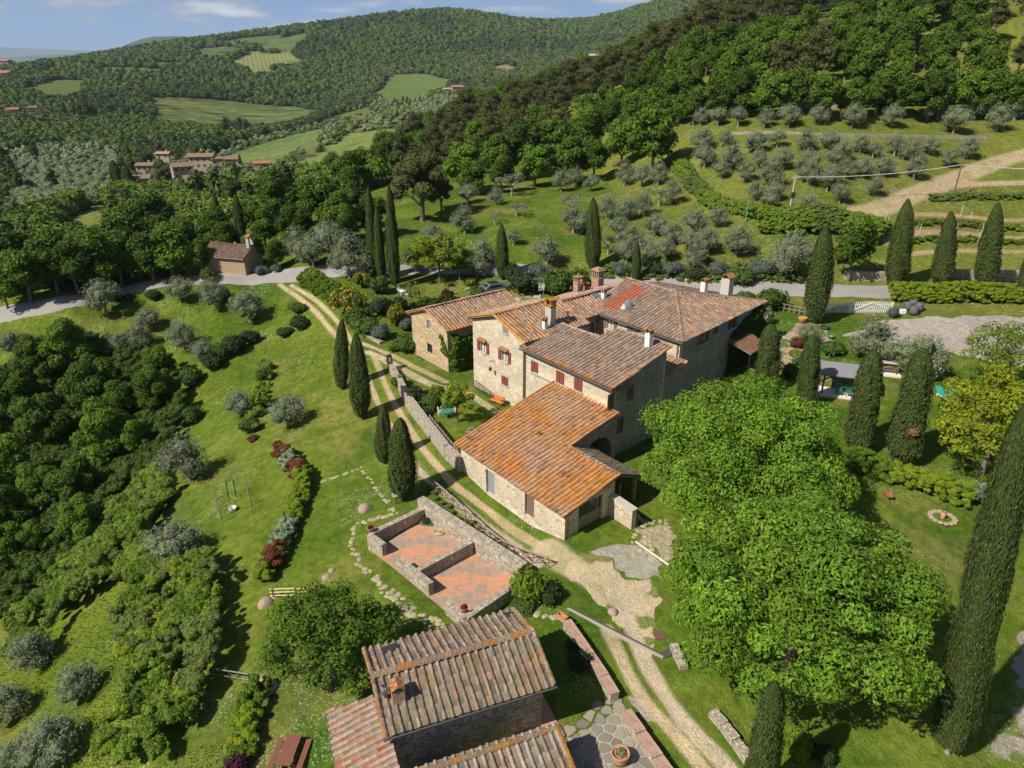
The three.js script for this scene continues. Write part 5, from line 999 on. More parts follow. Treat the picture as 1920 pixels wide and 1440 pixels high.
{ // the middle house above the barn
  const H = farm('stone_house', 'cream stone house with three closed red shutters above the barn roof', 12, 11.2), m = M.cream;   // X from -6 (a 18) to 6 (a 6)
  H.wall(-6.3, 0, 5.75, 0, -0.5, 7.25, m, [{ px: [996, 675, 1009, 703], style: 'closed' }, { px: [1043, 693.5, 1057.7, 722.3], style: 'closed' }, { px: [1077, 707, 1091.7, 736], style: 'closed' }]);
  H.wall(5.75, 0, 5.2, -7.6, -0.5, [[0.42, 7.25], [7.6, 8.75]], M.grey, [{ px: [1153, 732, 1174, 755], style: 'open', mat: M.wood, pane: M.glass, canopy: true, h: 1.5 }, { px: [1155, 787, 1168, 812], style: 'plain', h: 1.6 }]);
  H.wall(5.2, -7.6, -6.3, -5, -0.5, 7.6, m);
  const h = (z) => 7.35 - (z - 0.4) * 0.205;
  H.roof([[-6.35, h(0.45), 0.45], [6.1, h(0.45), 0.45], [5.55, h(-7.9), -7.9], [-0.9, h(-7.3), -7.3], [-1.2, h(-5.2), -5.2], [-6.35, h(-5.0), -5.0]], 'grey', { seed: 6, pitch: 0.44, row: 0.4, cw: 0.5, relief: 0.46, color: (u, v, r) => (v < 0.5 && r() < 0.6 ? pal.orange(u, v, r) : pal.grey(u, v, r)) });
  H.ridge([6.05, h(0.4) + 0.02, 0.4], [5.5, h(-7.8) + 0.02, -7.8], 'orange', { seed: 8, w: 0.3 });
  H.ridge([-0.9, h(-7.3) + 0.04, -7.35], [5.5, h(-7.9) + 0.04, -7.9], 'grey', { seed: 9 });
  H.ridge([-6.3, h(-5.1) + 0.04, -5.1], [-1.2, h(-5.2) + 0.04, -5.25], 'grey', { seed: 10 });
  H.gutter([-6.4, h(0.5) - 0.16, 0.52], [6.1, h(0.5) - 0.16, 0.52], 0.09);
  part('eave_board', box(12.1, 0.34, 0.1, -0.2, 7.05, 0.07), M.gutter, H.o);
  part('downpipe', bar(V(-6.0, 7.1, 0.12), V(-6.0, 0, 0.12), 0.06), M.gutter, H.o);
  H.chimney(3.8, h(-6.6), -6.6, 0.55, 0.55, 1.3, M.white, 'tiles');
  part('flashing', box(10.6, 0.12, 0.2, 0.6, 5.1, 0.12), M.cement, H.o);
  // low roof in the gap behind
  H.roof([[-1.2, 4.7, -7.9], [4.3, 4.7, -7.9], [4.3, 5.9, -11.9], [-1.2, 5.9, -11.9]], 'mixed', { seed: 31, pitch: 0.44, row: 0.4, cw: 0.5, relief: 0.46 });
  H.ridge([4.3, 5.95, -11.9], [4.3, 4.75, -7.9], 'orange', { seed: 32, w: 0.3 });
  H.wall(4.1, -8.3, 4.1, -11.9, -0.3, [[0, 4.6], [3.6, 5.7]], M.grey);
}
{ // the gabled tower house
  const H = farm('gabled_house', 'tall cream stone house with gable end and red shutters facing the walled garden', 22.5, 11.25), m = M.cream;  // X: a 26.9 -> -4.4, a 18.3 -> 4.2
  const pk = 9.45, ev = 8.0;
  H.wall(-4.4, 0, 4.2, 0, -0.5, [[0, ev - 0.1], [4.2, pk - 0.12], [8.6, ev - 0.1]], m, [{ px: [942, 606, 953, 627], style: 'closed', mat: std([0.22, 0.21, 0.2], 0.7) }, { px: [900.6, 640, 911.6, 659.4], style: 'open', canopy: true, h: 1.3 }, { px: [940.6, 657.5, 952, 677], style: 'open', canopy: true, h: 1.3 }, { px: [940.4, 703, 953, 725.5], style: 'closed' }]);
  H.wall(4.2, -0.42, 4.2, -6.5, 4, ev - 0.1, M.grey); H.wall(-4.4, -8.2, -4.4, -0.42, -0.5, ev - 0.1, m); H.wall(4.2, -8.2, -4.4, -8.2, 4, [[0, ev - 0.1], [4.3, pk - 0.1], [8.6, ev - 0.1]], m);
  H.roof([[4.75, ev - 0.12, 0.45], [4.75, ev - 0.12, -8.4], [-0.2, pk, -8.4], [-0.2, pk, 0.45]], 'mixed', { seed: 11, pitch: 0.44, row: 0.4, cw: 0.5, relief: 0.46, color: (u, v, r) => (u < 36 && r() < 0.5 ? pal.orange(u, v, r) : pal.mixed(u, v, r)) });
  H.roof([[-4.95, ev - 0.1, -8.4], [-4.95, ev - 0.1, 0.45], [-0.2, pk, 0.45], [-0.2, pk, -8.4]], 'pink', { seed: 12, pitch: 0.44, row: 0.4, cw: 0.5, relief: 0.46 });
  H.ridge([-0.2, pk + 0.06, 0.45], [-0.2, pk + 0.06, -8.3], 'orange', { seed: 13, w: 0.42 });
  H.ridge([-0.15, pk + 0.04, 0.4], [4.75, ev - 0.06, 0.4], 'orange', { seed: 14, w: 0.34, color: (x, y, r) => { const v = 0.85 + 0.3 * r(); return [0.6 * v, 0.27 * v, 0.045 * v]; } });
  H.ridge([-0.25, pk + 0.04, 0.4], [-4.95, ev - 0.04, 0.4], 'orange', { seed: 15, w: 0.34, color: (x, y, r) => { const v = 0.85 + 0.3 * r(); return [0.6 * v, 0.27 * v, 0.045 * v]; } });
  H.gutter([4.85, ev - 0.25, 0.4], [4.85, ev - 0.25, -8.3], 0.08);
  part('eave_board', mg([plank(V(-4.9, ev - 0.2, 0.22), V(-0.2, pk - 0.12, 0.22), 0.3, 0.06), plank(V(-0.2, pk - 0.12, 0.22), V(4.7, ev - 0.22, 0.22), 0.3, 0.06)]), M.wood, H.o);
  const big = part('chimney', box(0.85, 2.2, 0.7, 3.2, ev + 1.1, -4.3), M.cement, H.o);
  part('chimney_cap', mg([box(0.14, 0.8, 0.7, 2.85, ev + 2.6, -4.3), box(0.14, 0.8, 0.7, 3.55, ev + 2.6, -4.3), box(0.5, 0.07, 0.95, 2.97, ev + 3.08, -4.3, 0, 0, 0.4), box(0.5, 0.07, 0.95, 3.43, ev + 3.08, -4.3, 0, 0, -0.4), box(0.75, 0.06, 0.4, 3.5, ev + 2.5, -3.9)]), tileVar([0.55, 0.28, 0.07]), big);
  H.chimney(3.7, ev + 0.25, -3.1, 0.4, 0.4, 0.8, M.white, 'tiles');
  part('flue', mg([bar(V(3.2, ev + 0.2, -6.7), V(3.2, ev + 1.2, -6.7), 0.1), bar(V(3.2, ev + 1.2, -6.7), V(3.2, ev + 1.3, -6.7), 0.18)]), M.cement, H.o);
  part('downpipe', bar(V(4.25, ev - 0.4, 0.1), V(4.25, 0, 0.1), 0.06), M.gutter, H.o);
}
{ // the long house behind with its ridge running away
  const H = farm('long_house', 'long stone house behind the gabled one with brick chimneys on its ridge', 22.5, 19.6), m = M.cream;
  const pk = 9.1;
  H.wall(2.6, -0.1, 2.6, -5.4, 3, 7.75, M.grey, [{ r: [2.2, 5.6, 2.9, 6.9], style: 'plain' }]);
  H.wall(-4.9, -11.5, -4.9, -0.1, 0, 7.3, m);
  H.roof([[3.2, 7.9, 1.6], [3.2, 7.9, -5.0], [0, pk, -11.0], [0, pk, -0.1], [0.01, pk, 0]].slice(0, 4), 'mixed', { seed: 16, pitch: 0.44, row: 0.4, cw: 0.5, relief: 0.46 });
  H.roof([[-5.4, 7.35, -11.6], [-5.4, 7.35, -0.1], [0, pk, -0.1], [0, pk, -11.6]], 'pink', { seed: 17, pitch: 0.44, row: 0.4, cw: 0.5, relief: 0.46 });
  H.ridge([0, pk + 0.06, -0.1], [0, pk + 0.06, -10.6], 'grey', { seed: 18, w: 0.4 });
  H.chimney(-4.3, 7.8, -7.0, 0.8, 0.8, 1.5, M.brick, 'slab'); H.chimney(-4.6, 7.6, -8.7, 0.5, 0.5, 0.5, M.brick, 'tiles'); 
  const bc = part('chimney', box(1.15, 1.6, 0.95, -4.6, 8, -10.6), M.brick, H.o);
  part('chimney_cap', mg([box(1.3, 0.1, 1.1, -4.6, 8.86, -10.6), ...[0, 1, 2, 3].flatMap((i) => [-1, 1].map((k) => box(0.14, 0.85, 0.14, -5.05 + i * 0.3, 9.33, -10.6 + k * 0.38))), box(1.45, 0.1, 1.25, -4.6, 9.8, -10.6), box(1.0, 0.16, 0.9, -4.6, 9.93, -10.6), box(0.5, 0.14, 0.5, -4.6, 10.06, -10.6)]), M.brick, bc);
  H.chimney(1.2, 8.6, -5.7, 0.45, 0.45, 0.75, M.white, 'slab');
  part('skylight', mg([box(0.7, 0.1, 1.0, 0.6, 9.0, -5.0, 0, 0, -0.36)]), M.steel, H.o);
}
{ // the big hipped house
  const H = farm('hipped_house', 'large hip roofed stone house with a patch of new red tiles', 15.2, 23.2), m = M.cream;   // X = 15.2 - a ; Z = 23.2 - b
  const ev = 7.9, pk = 9.85, FL = [-6.0, ev, 0.5], FR = [7.0, ev, 0.3], RR = [4.9, ev + 0.05, -17.2], RL = [-8.5, ev - 0.2, -14], RI = [-7.0, pk, -6.8], AP = [0, pk, -7.0];
  H.wall(-6.4, 0, 6.5, 0, 0, ev - 0.12, m, [{ px: [1138.5, 596.5, 1150, 617], style: 'open', mat: M.wood, h: 1.35 }, { px: [1183.5, 612.5, 1195, 628], style: 'open', mat: M.wood, h: 1.35 }]);
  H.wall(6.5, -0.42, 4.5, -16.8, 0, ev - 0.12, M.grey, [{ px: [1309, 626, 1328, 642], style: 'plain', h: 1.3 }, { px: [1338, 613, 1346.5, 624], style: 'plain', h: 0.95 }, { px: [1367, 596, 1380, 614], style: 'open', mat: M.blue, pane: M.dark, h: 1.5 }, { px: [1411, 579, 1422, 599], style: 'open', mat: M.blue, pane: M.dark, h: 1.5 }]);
  H.wall(4.5, -16.8, -8, -13.6, 0, ev - 0.2, m); H.wall(-8, -13.6, -6.4, -0.1, 0, ev - 0.2, m);
  H.roof([FL, FR, AP, RI], 'grey', { seed: 21, pitch: 0.44, row: 0.4, cw: 0.5, relief: 0.46, color: (u, v, r) => { const w = u - 63; return w > 1.0 && w < 3.0 && v > 1.2 && v < 6.6 ? pal.fresh(u, v, r) : r() < 0.12 ? pal.mixed(u, v, r) : pal.grey(u, v, r); }, pan: (u, v, r) => { const w = u - 103; return w > 1.0 && w < 3.0 && v > 1.2 && v < 6.6 ? pal.fresh(u, v, r) : pal.grey(u, v, r); } });
  H.roof([FR, RR, AP], 'grey', { seed: 22, pitch: 0.44, row: 0.4, cw: 0.5, relief: 0.46, color: (u, v, r) => (r() < 0.4 ? pal.mixed(u, v, r) : pal.grey(u, v, r)) });
  H.roof([RR, RL, RI, AP], 'grey', { seed: 23, pitch: 0.44, row: 0.4, cw: 0.5, relief: 0.46 });
  H.ridge(FR.map((x, i) => x + (i === 1 ? 0.05 : 0)), [0, pk + 0.05, -7], 'grey', { seed: 24 }); H.ridge([0, pk + 0.05, -7], [4.9, ev + 0.1, -17.2], 'grey', { seed: 25 }); H.ridge(RI.map((x, i) => x + (i === 1 ? 0.06 : 0)), [0, pk + 0.06, -7], 'grey', { seed: 26 }); H.ridge([-6.0, ev + 0.05, 0.4], [-7.0, pk + 0.05, -6.8], 'orange', { seed: 27, w: 0.34 });
  H.gutter([-6.1, ev - 0.15, 0.56], [7.0, ev - 0.15, 0.36], 0.08);
  part('eave_board', box(12.8, 0.3, 0.08, 0.05, ev - 0.25, 0.06), M.gutter, H.o);
  part('downpipe', bar(V(6.3, ev - 0.3, 0.1), V(6.3, 0, 0.1), 0.06), M.wood, H.o);
  H.chimney(-0.9, 8.15, -13.2, 0.6, 0.6, 1.5, M.white, 'tiles'); H.chimney(1.2, 8.0, -14.6, 1.1, 0.9, 2.3, M.cement, 'tiles');
  H.roof([[8.6, 4.7, -9.4], [8.1, 4.7, -13.2], [5.2, 5.4, -13.0], [5.9, 5.4, -9.2]], 'grey', { seed: 28, pitch: 0.44, row: 0.4, cw: 0.5, relief: 0.46, color: (u, v, r) => { const k = 0.7 + 0.4 * r(); return [0.25 * k, 0.14 * k, 0.09 * k]; } });
  part('post', mg([bar(V(8.4, 0.5, -9.6), V(8.4, 4.65, -9.6), 0.06), bar(V(8.0, 0.5, -13), V(8.0, 4.65, -13), 0.06)]), M.iron, H.o);
  const r = rngOf(91), iv = [];
  for (let i = 0; i < 330; i++) { const t = 0.6 + 0.4 * r(), y = 1.5 + 6 * r() * (0.4 + 0.6 * t); const p = V(lerp(6.5, 4.5, t) + 0.15 + r() * 0.25, y, lerp(-0.4, -16.8, t)); iv.push([p.x, p.y, p.z, 0.5 + 0.4 * r()]); }
  const im = sprays('ivy', 'dark', iv, { position: V(0, 0, 0), add: (q) => H.o.add(q) });
}
{ // the annex with the vine on its side wall
  const H = farm('stone_annex', 'yellowish stone annex with gable end and leafy vine on its side', 35.6, 11.1), m = M.annex;   // X = 35.6 - a
  const pk = 6.75, ev = 5.3;
  H.wall(-3.75, 0, 3.9, 0, -0.5, [[0, ev], [3.75, pk - 0.12], [7.65, ev]], m, [{ px: [800, 598.5, 808, 619], style: 'plain', pane: M.bluegrey, bare: true }, { px: [800.8, 642, 811, 664], style: 'grille' }]);
  H.wall(3.9, -0.42, 3.9, -11, -0.5, ev, m); H.wall(3.48, -11, -3.75, -11, -0.5, [[0, ev], [3.5, pk - 0.1], [7.23, ev]], m); H.wall(-3.75, -10.6, -3.75, -0.42, -0.5, ev, m);
  H.roof([[4.4, ev - 0.12, 0.4], [4.4, ev - 0.12, -11.4], [0, pk, -11.4], [0, pk, 0.4]], 'pink', { seed: 41, pitch: 0.44, row: 0.4, cw: 0.5, relief: 0.46, color: (u, v, r) => ((u < 124.2 || v < 0.7) && r() < 0.6 ? pal.orange(u, v, r) : r() < 0.5 ? pal.mixed(u, v, r) : pal.pink(u, v, r)) });
  H.roof([[-4.25, ev - 0.12, -11.4], [-4.25, ev - 0.12, 0.4], [0, pk, 0.4], [0, pk, -11.4]], 'pink', { seed: 42, pitch: 0.44, row: 0.4, cw: 0.5, relief: 0.46 });
  H.ridge([0, pk + 0.06, 0.4], [0, pk + 0.06, -11.4], 'grey', { seed: 43, w: 0.42 }); H.ridge([0.05, pk + 0.03, 0.36], [4.4, ev - 0.06, 0.36], 'orange', { seed: 44, w: 0.32 }); H.ridge([-0.05, pk + 0.03, 0.36], [-4.25, ev - 0.06, 0.36], 'orange', { seed: 45, w: 0.32 });
  part('rafter', mg(Array.from({ length: 4 }, (_, i) => box(0.12, 0.14, 0.5, -3.4 + i * 1.1, ev - 0.05 + (i * 1.1 + 0.35) * 0.36 - 0.06, 0.18))), M.wood, H.o);
  const r = rngOf(92), iv = [];
  for (let i = 0; i < 620; i++) { const t = Math.pow(r(), 0.8), z = -0.3 - 9 * t, hmax = 4.9 * (0.55 + 0.5 * fbm(t * 5, 3, 2)) , y = 0.1 + hmax * Math.pow(r(), 0.8); if (z < -3.2 && z > -5.4 && y > 2.6 && r() < 0.85) continue; iv.push([4.05 + r() * 0.45, y, z, 0.42 + 0.4 * r()]); }
  for (let i = 0; i < 40; i++) { const t = r(); iv.push([3.9 - t * 1.2 + (r() - 0.5) * 0.2, 2.3 + t * 1.9 + (r() - 0.5) * 0.3, 0.1 + r() * 0.1, 0.25 + 0.15 * r()]); iv.push([3.75 - t * 0.9, 2.2 + t * 0.4 + (r() - 0.5) * 0.4, 0.1 + r() * 0.1, 0.25 + 0.15 * r()]); }
  sprays('vine', 'ivy', iv, { position: V(0, 0, 0), add: (q) => H.o.add(q) });
}
{ // the near house at the bottom, seen from above
  const L = atY(722, 1382, 3.6), Rr = atY(1040, 1284, 3.6), th = Math.atan2(-(Rr[2] - L[2]), Rr[0] - L[0]), len = Math.hypot(Rr[0] - L[0], Rr[2] - L[2]);
  const H = new House('cottage', 'near stone cottage with big weathered roof tiles at the bottom of the photo', L[0], 0, L[2], th), m = M.rubble;   // X 0..len along the front eave, Z = 0 at the eave
  const D = 5.85, ev = 3.6, pk = 4.55, bx = ev;
  H.wall(0.35, -0.55, len - 0.45, -0.55, -1.5, ev - 0.1, m, [], 0.45);
  H.wall(len - 0.45, -1.0, len - 0.45, -D + 0.6, -1.5, [[0, ev + 0.05], [D / 2 - 1, pk - 0.12], [D - 1.6, ev]], m, [], 0.45);
  H.wall(len - 0.9, -D + 0.55, 0.8, -D + 0.55, -2.2, ev - 0.1, m, [], 0.45);
  H.wall(0.35, -D + 0.55, 0.35, -1.0, -2.2, [[0, ev], [D / 2 - 0.55, pk - 0.12], [D - 1.55, ev + 0.05]], m, [], 0.45);
  const bigT = { pitch: 0.43, row: 0.4, relief: 0.36, cw: 0.46, single: 150 };
  H.roof([[0, ev, 0], [len, ev, 0], [len, pk, -D / 2], [0, pk, -D / 2]], 'old', { seed: 51, ...bigT });
  H.roof([[len, bx, -D], [0, bx, -D], [0, pk, -D / 2], [len, pk, -D / 2]], 'old', { seed: 52, ...bigT, color: (u, v, r) => { const c = pal.old(u, v, r); return [c[0] * 1.05, c[1] * 1.05, c[2] * 1.08]; } });
  H.ridge([0, pk + 0.07, -D / 2], [len, pk + 0.07, -D / 2], 'old', { seed: 53, w: 0.5, hgt: 0.3, single: true, color: (x, y, r) => { const k = r(); const v = 0.85 + 0.3 * r(); const c = k < 0.35 ? [0.46, 0.25, 0.08] : k < 0.7 ? [0.38, 0.27, 0.18] : [0.36, 0.31, 0.25]; return [c[0] * v, c[1] * v, c[2] * v]; } });
  const vg = (x, y, r) => { const v = 0.8 + 0.4 * r(); return r() < 0.4 ? [0.42 * v, 0.23 * v, 0.08 * v] : [0.36 * v, 0.28 * v, 0.21 * v]; };
  for (const [x, s] of [[0.02, 54], [len - 0.02, 55]]) { H.ridge([x, ev + 0.06, 0], [x, pk + 0.08, -D / 2], 'orange', { seed: s, w: 0.26, single: true, color: vg }); H.ridge([x, ev + 0.06, -D], [x, pk + 0.08, -D / 2], 'orange', { seed: s + 10, w: 0.26, single: true, color: vg }); }
  H.gutter([-0.1, ev - 0.1, 0.1], [len + 0.1, ev - 0.1, 0.1], 0.075); part('downpipe', bar(V(0.42, ev - 0.2, -0.4), V(0.42, -1.2, -0.4), 0.06), M.gutter, H.o);
  const c = part('chimney', box(0.62, 1.1, 0.62, 1.0, 4.3, -1.55), M.brick, H.o);
  part('chimney_cap', mg([box(0.4, 0.06, 0.75, 0.84, 5.1, -1.55, 0, 0, 0.5), box(0.4, 0.06, 0.75, 1.16, 5.1, -1.55, 0, 0, -0.5), box(0.12, 0.25, 0.62, 0.75, 4.95, -1.55), box(0.12, 0.25, 0.62, 1.25, 4.95, -1.55)]), tileVar([0.52, 0.24, 0.12]), c);
  part('chimney_cap', box(0.5, 0.05, 0.4, len - 0.6, ev + 0.32, -D + 0.55), M.dark, H.o); H.chimney(len - 0.45, ev - 0.1, -D + 0.4, 0.4, 0.35, 0.3, M.brick, 'none');
  part('roof_vent', box(0.85, 0.12, 0.45, 1.3, ev + 0.35, -D + 0.75, 0.1), M.dark, H.o);
  // lower roof on the left, falling to the left
  H.roof([[-2.35, 2.35, -3.6], [-2.35, 2.35, 3.4], [0.3, 3.1, 3.4], [0.3, 3.1, -2.9]], 'pink', { seed: 56, pitch: 0.4, row: 0.4, relief: 0.4, color: (u, v, r) => { const k = r(), q = 0.8 + 0.4 * r(); const t = k < 0.5 ? [0.4, 0.32, 0.25] : k < 0.8 ? [0.44, 0.3, 0.21] : k < 0.985 ? [0.44, 0.26, 0.16] : [0.5, 0.17, 0.07]; return t.map((x) => x * q); } });
  H.wall(-2.0, -3.1, -2.0, 3.4, -2.2, 2.25, m, [], 0.4); H.wall(0.3, -3.1, -1.6, -3.1, -2.2, [[0, 3.0], [1.9, 2.4]], m, [], 0.4);
  H.gutter([-2.42, 2.28, -3.6], [-2.42, 2.28, 3.4], 0.07);
  part('terrace_edge', box(0.75, 0.5, 5, -2.9, -1.0, 1.5), std([0.42, 0.24, 0.16], 0.9), H.o);
  // lower roof in front of the shaded wall
  const q = (px, py, y) => { const p = atY(px, py, y), v = V(p[0], p[1], p[2]).applyMatrix4(H.inv); return v; };
  const a = q(826, 1438, 2.5), b = q(1044, 1366, 2.5), dir = b.clone().sub(a).normalize(), dn = V(-dir.z, 0, dir.x); if (dn.z < 0) dn.negate();
  const p2 = b.clone().addScaledVector(dn, 3.2), p1 = a.clone().addScaledVector(dir, -1.5).addScaledVector(dn, 3.2), p4 = a.clone().addScaledVector(dir, -1.5);
  p1.y = p2.y = 1.7;
  H.roof([[p1.x, p1.y, p1.z], [p2.x, p2.y, p2.z], [b.x, b.y, b.z], [p4.x, p4.y, p4.z]], 'old', { seed: 57, pitch: 0.43, row: 0.4, relief: 0.36, cw: 0.46, single: 90 });
  H.ridge([p4.x, p4.y + 0.05, p4.z], [b.x, b.y + 0.05, b.z], 'mixed', { seed: 58, w: 0.34, single: true, color: vg });
  H.ridge([b.x, b.y + 0.05, b.z], [p2.x, p2.y + 0.05, p2.z], 'orange', { seed: 59, w: 0.34, single: true, color: vg });
  const inn = (v, k, j) => v.clone().addScaledVector(dir, -k).addScaledVector(dn, j);
  const c1 = inn(b, 0.35, 0.15), c2 = inn(p2, 0.35, -0.5);
  H.wall(c2.x, c2.z, c1.x, c1.z, -1.2, [[0, 1.75], [c1.distanceTo(c2) * 0.98, 2.38]], m, [], 0.4);
  const c0 = inn(p4, 0, 0.15); H.wall(c1.x - dir.x * 0.4, c1.z - dir.z * 0.4, c0.x, c0.z, -1.2, 2.35, m, [], 0.4);
  // terracotta pavement round the foot of the house
  part('pavement', mg([box(0.9, 0.5, 4.2, len - 0.05, 0.05, -2.2), box(2.4, 0.5, 0.9, len - 0.75, 0.05, 0.1)]), std([0.46, 0.26, 0.17], 0.9), H.o);
  globalThis.COTTAGE = { H, len, D, ev, pk };
}
{ // the chapel by the lane
  const p = hit(462, 518), q = hit(381, 516), th = Math.atan2(-(p.z - hit(386, 509).z), p.x - hit(386, 509).x);
  const H = new House('chapel', 'small plastered chapel with brown tile roof beside the lane', p.x, p.y, p.z, -0.28, 'chapel'), m = M.plaster;
  const L = 7.6, D = 5.2, ev = 3.1, pk = 4.4;
  H.wall(-L, 0, 0, 0, -1, ev, m); H.wall(0, -0.42, 0, -D + 0.42, -1, [[0, ev + 0.2], [D / 2 - 0.42, pk - 0.1], [D - 0.84, ev + 0.2]], m); H.wall(0, -D, -L, -D, -1, ev, m); H.wall(-L, -D + 0.42, -L, -0.42, -1, [[0, ev + 0.2], [D / 2 - 0.42, pk - 0.1], [D - 0.84, ev + 0.2]], m);
  const col = (u, v, r) => { const k = 0.7 + 0.5 * r(); return r() < 0.5 ? [0.27 * k, 0.17 * k, 0.12 * k] : [0.33 * k, 0.24 * k, 0.18 * k]; };
  H.roof([[-L - 0.4, ev - 0.1, 0.4], [0.25, ev - 0.1, 0.4], [0.25, pk, -D / 2], [-L - 0.4, pk, -D / 2]], 'grey', { seed: 71, pitch: 0.44, row: 0.4, cw: 0.5, relief: 0.46, color: col });
  H.roof([[0.25, ev - 0.1, -D - 0.4], [-L - 0.4, ev - 0.1, -D - 0.4], [-L - 0.4, pk, -D / 2], [0.25, pk, -D / 2]], 'grey', { seed: 72, pitch: 0.44, row: 0.4, cw: 0.5, relief: 0.46, color: col });
  H.ridge([-L - 0.4, pk + 0.05, -D / 2], [0.2, pk + 0.05, -D / 2], 'grey', { seed: 73 });
  H.gutter([-L - 0.4, ev - 0.2, 0.45], [0.25, ev - 0.2, 0.45], 0.07, M.brick);
  part('bell_gable', mg([box(0.5, 1.6, 0.35, -0.25, pk + 0.7, -D / 2 + 0.55), box(0.5, 1.6, 0.35, -0.25, pk + 0.7, -D / 2 - 0.55), box(0.5, 0.2, 1.5, -0.25, pk + 1.5, -D / 2)]), M.cement, H.o);
  part('bell_gable_cap', mg([box(0.75, 0.08, 1.0, -0.25, pk + 1.78, -D / 2 + 0.42, 0, 0.35), box(0.75, 0.08, 1.0, -0.25, pk + 1.78, -D / 2 - 0.42, 0, -0.35)]), tileVar([0.5, 0.24, 0.1]), H.o);
  H.chimney(-3.4, pk - 0.1, -D / 2 - 0.3, 0.3, 0.3, 0.5, M.brick, 'none');
}
// ---------------------------------------------------------------- the valley and the hills beyond
{
  const lod = (seed, cols, n, s) => { const bl = [[0, 0.55, 0, 0.5, 0.95], [0.3, 0.4, 0.15, 0.34, 0.9], [-0.25, 0.42, -0.22, 0.36, 0.9], [0.05, 0.4, -0.34, 0.32, 0.9], [-0.1, 0.75, 0.2, 0.3, 0.9]]; return crown(seed, bl, n, { cols, size: s, wide: 0.6, deep: 0.3, core: 0.85, coreSeg: 1, rand: 0.8 }); };
  const SORT = [lod(801, [[0.042, 0.072, 0.016], [0.09, 0.13, 0.03]], 130, 0.34), lod(802, [[0.055, 0.085, 0.018], [0.115, 0.155, 0.034]], 130, 0.34), lod(803, [[0.03, 0.048, 0.018], [0.062, 0.085, 0.032]], 130, 0.3), lod(804, [[0.062, 0.078, 0.03], [0.1, 0.115, 0.048]], 120, 0.34), lod(805, OLIVE.map((c) => c.map((x) => x * 0.68)), 110, 0.3)];
  const cyp = crown(806, [[0, 0.5, 0, 0.17, 2.9]], 90, { cols: CYP, size: 0.16, wide: 0.4, core: 0.95, rand: 0.8 });
  const lists = SORT.map(() => []), nearLists = SORT.map(() => []), vines = [], cyps = [];
  const r = rngOf(808), step = 0.0066;
  const OPEN = poly([[300, 300], [392, 290], [470, 262], [560, 240], [640, 212], [760, 200], [830, 215], [840, 240], [790, 275], [700, 310], [620, 330], [540, 330], [440, 340], [330, 340]]);
  const HAM = poly([[225, 372], [262, 312], [330, 296], [560, 300], [560, 345], [430, 372], [340, 378]]);
  for (let l = Math.log(195); l < Math.log(4200); l += step) for (let az = -0.86; az < 0.86; az += step * 1.0) {
    const R = Math.exp(l + (r() - 0.5) * step * 1.2), A = az + (r() - 0.5) * step * 1.2, x = Math.sin(A) * R, z = -Math.cos(A) * R;
    if (x > 0 && R < 265) continue;
    if (inside(NEARWOOD, x, z) && R < 420) continue;

    let k = -1, s = Math.max(6.5, R * step * 1.02);
    for (const [q] of FIELDS) if (inside(q, x, z) || inside(q, x * (1 + 14 / R), z * (1 + 14 / R)) || inside(q, x * (1 + 34 / R), z * (1 + 34 / R)) || (R < 400 && inside(q, x * (1 + 60 / R), z * (1 + 60 / R)))) { k = -2; break; }
    if (k === -2) continue;
    if (inside(OPEN, x, z)) { if (r() < 0.9) continue; lists[r() < 0.6 ? 4 : 1].push([x, z, 4 * lerp(0.8, 1.2, r()), r()]); continue; }
    if (inside(HAM, x, z)) { if (r() < 0.8) continue; k = r() < 0.5 ? 4 : 1; s *= 0.7; }
    for (const q of GROVES) if (k < 0 && inside(q, x, z)) { k = 4; s = Math.max(4.2, R * step * 0.7); if (r() < 0.55) k = -2; break; }
    if (k === -2) continue;
    const n = fbm(x * 0.004 + 9, z * 0.004, 3), m = fbm(x * 0.011 + 40, z * 0.011, 3);
    if (k < 0) { if (m < 0.3 && R < 1700) { if (r() < 0.8) continue; } k = n > 0.66 ? 3 : n < 0.4 ? 2 : m > 0.52 ? 1 : 0; if (r() < 0.2) k = Math.floor(r() * 4); }
    if (R < 700 && r() < 0.006) { cyps.push([x, z, lerp(9, 15, r())]); continue; }
    (R < 520 ? nearLists : lists)[k].push([x, z, s * lerp(0.85, 1.3, r()), r()]);
  }
  // dark conifer rows on the crests and round the villas
  for (const [x0, y0, x1, y1, n, h] of [[32, 131, 105, 122, 26, 15], [180, 100, 308, 88, 34, 17], [255, 92, 300, 84, 16, 20], [60, 124, 100, 118, 12, 17], [390, 185, 480, 150, 12, 14], [410, 242, 470, 252, 24, 16], [180, 215, 120, 225, 14, 16], [740, 196, 790, 190, 10, 9], [525, 65, 536, 58, 2, 20], [620, 45, 670, 42, 6, 14]])
    for (let i = 0; i < n; i++) { const p = hit(lerp(x0, x1, r()), lerp(y0, y1, r()) + 3); cyps.push([p.x, p.z, h * lerp(0.7, 1.15, r())]); }
  const D = new THREE.Object3D();
  const inst = (name, geo, mat, list, set, label, cat) => { const m = new THREE.InstancedMesh(geo, mat, list.length); list.forEach((q, i) => { set(q, i); D.updateMatrix(); m.setMatrixAt(i, D.matrix); const v = 1.05 + 0.3 * hash2(i, 77); m.setColorAt(i, lin(v * (0.92 + 0.2 * hash2(i, 78)), v * 1.04, v * 0.95)); }); m.name = numbered(name); lit(m); scene.add(m); tag(m, label, cat, null, 'stuff'); };
  const names = ['green woodland on the far slopes across the valley', 'lighter green woodland on the far slopes across the valley', 'dark evergreen woodland on the far slopes across the valley', 'brownish bare woodland on the far slopes across the valley', 'grey green olive groves on the far slopes of the valley'];
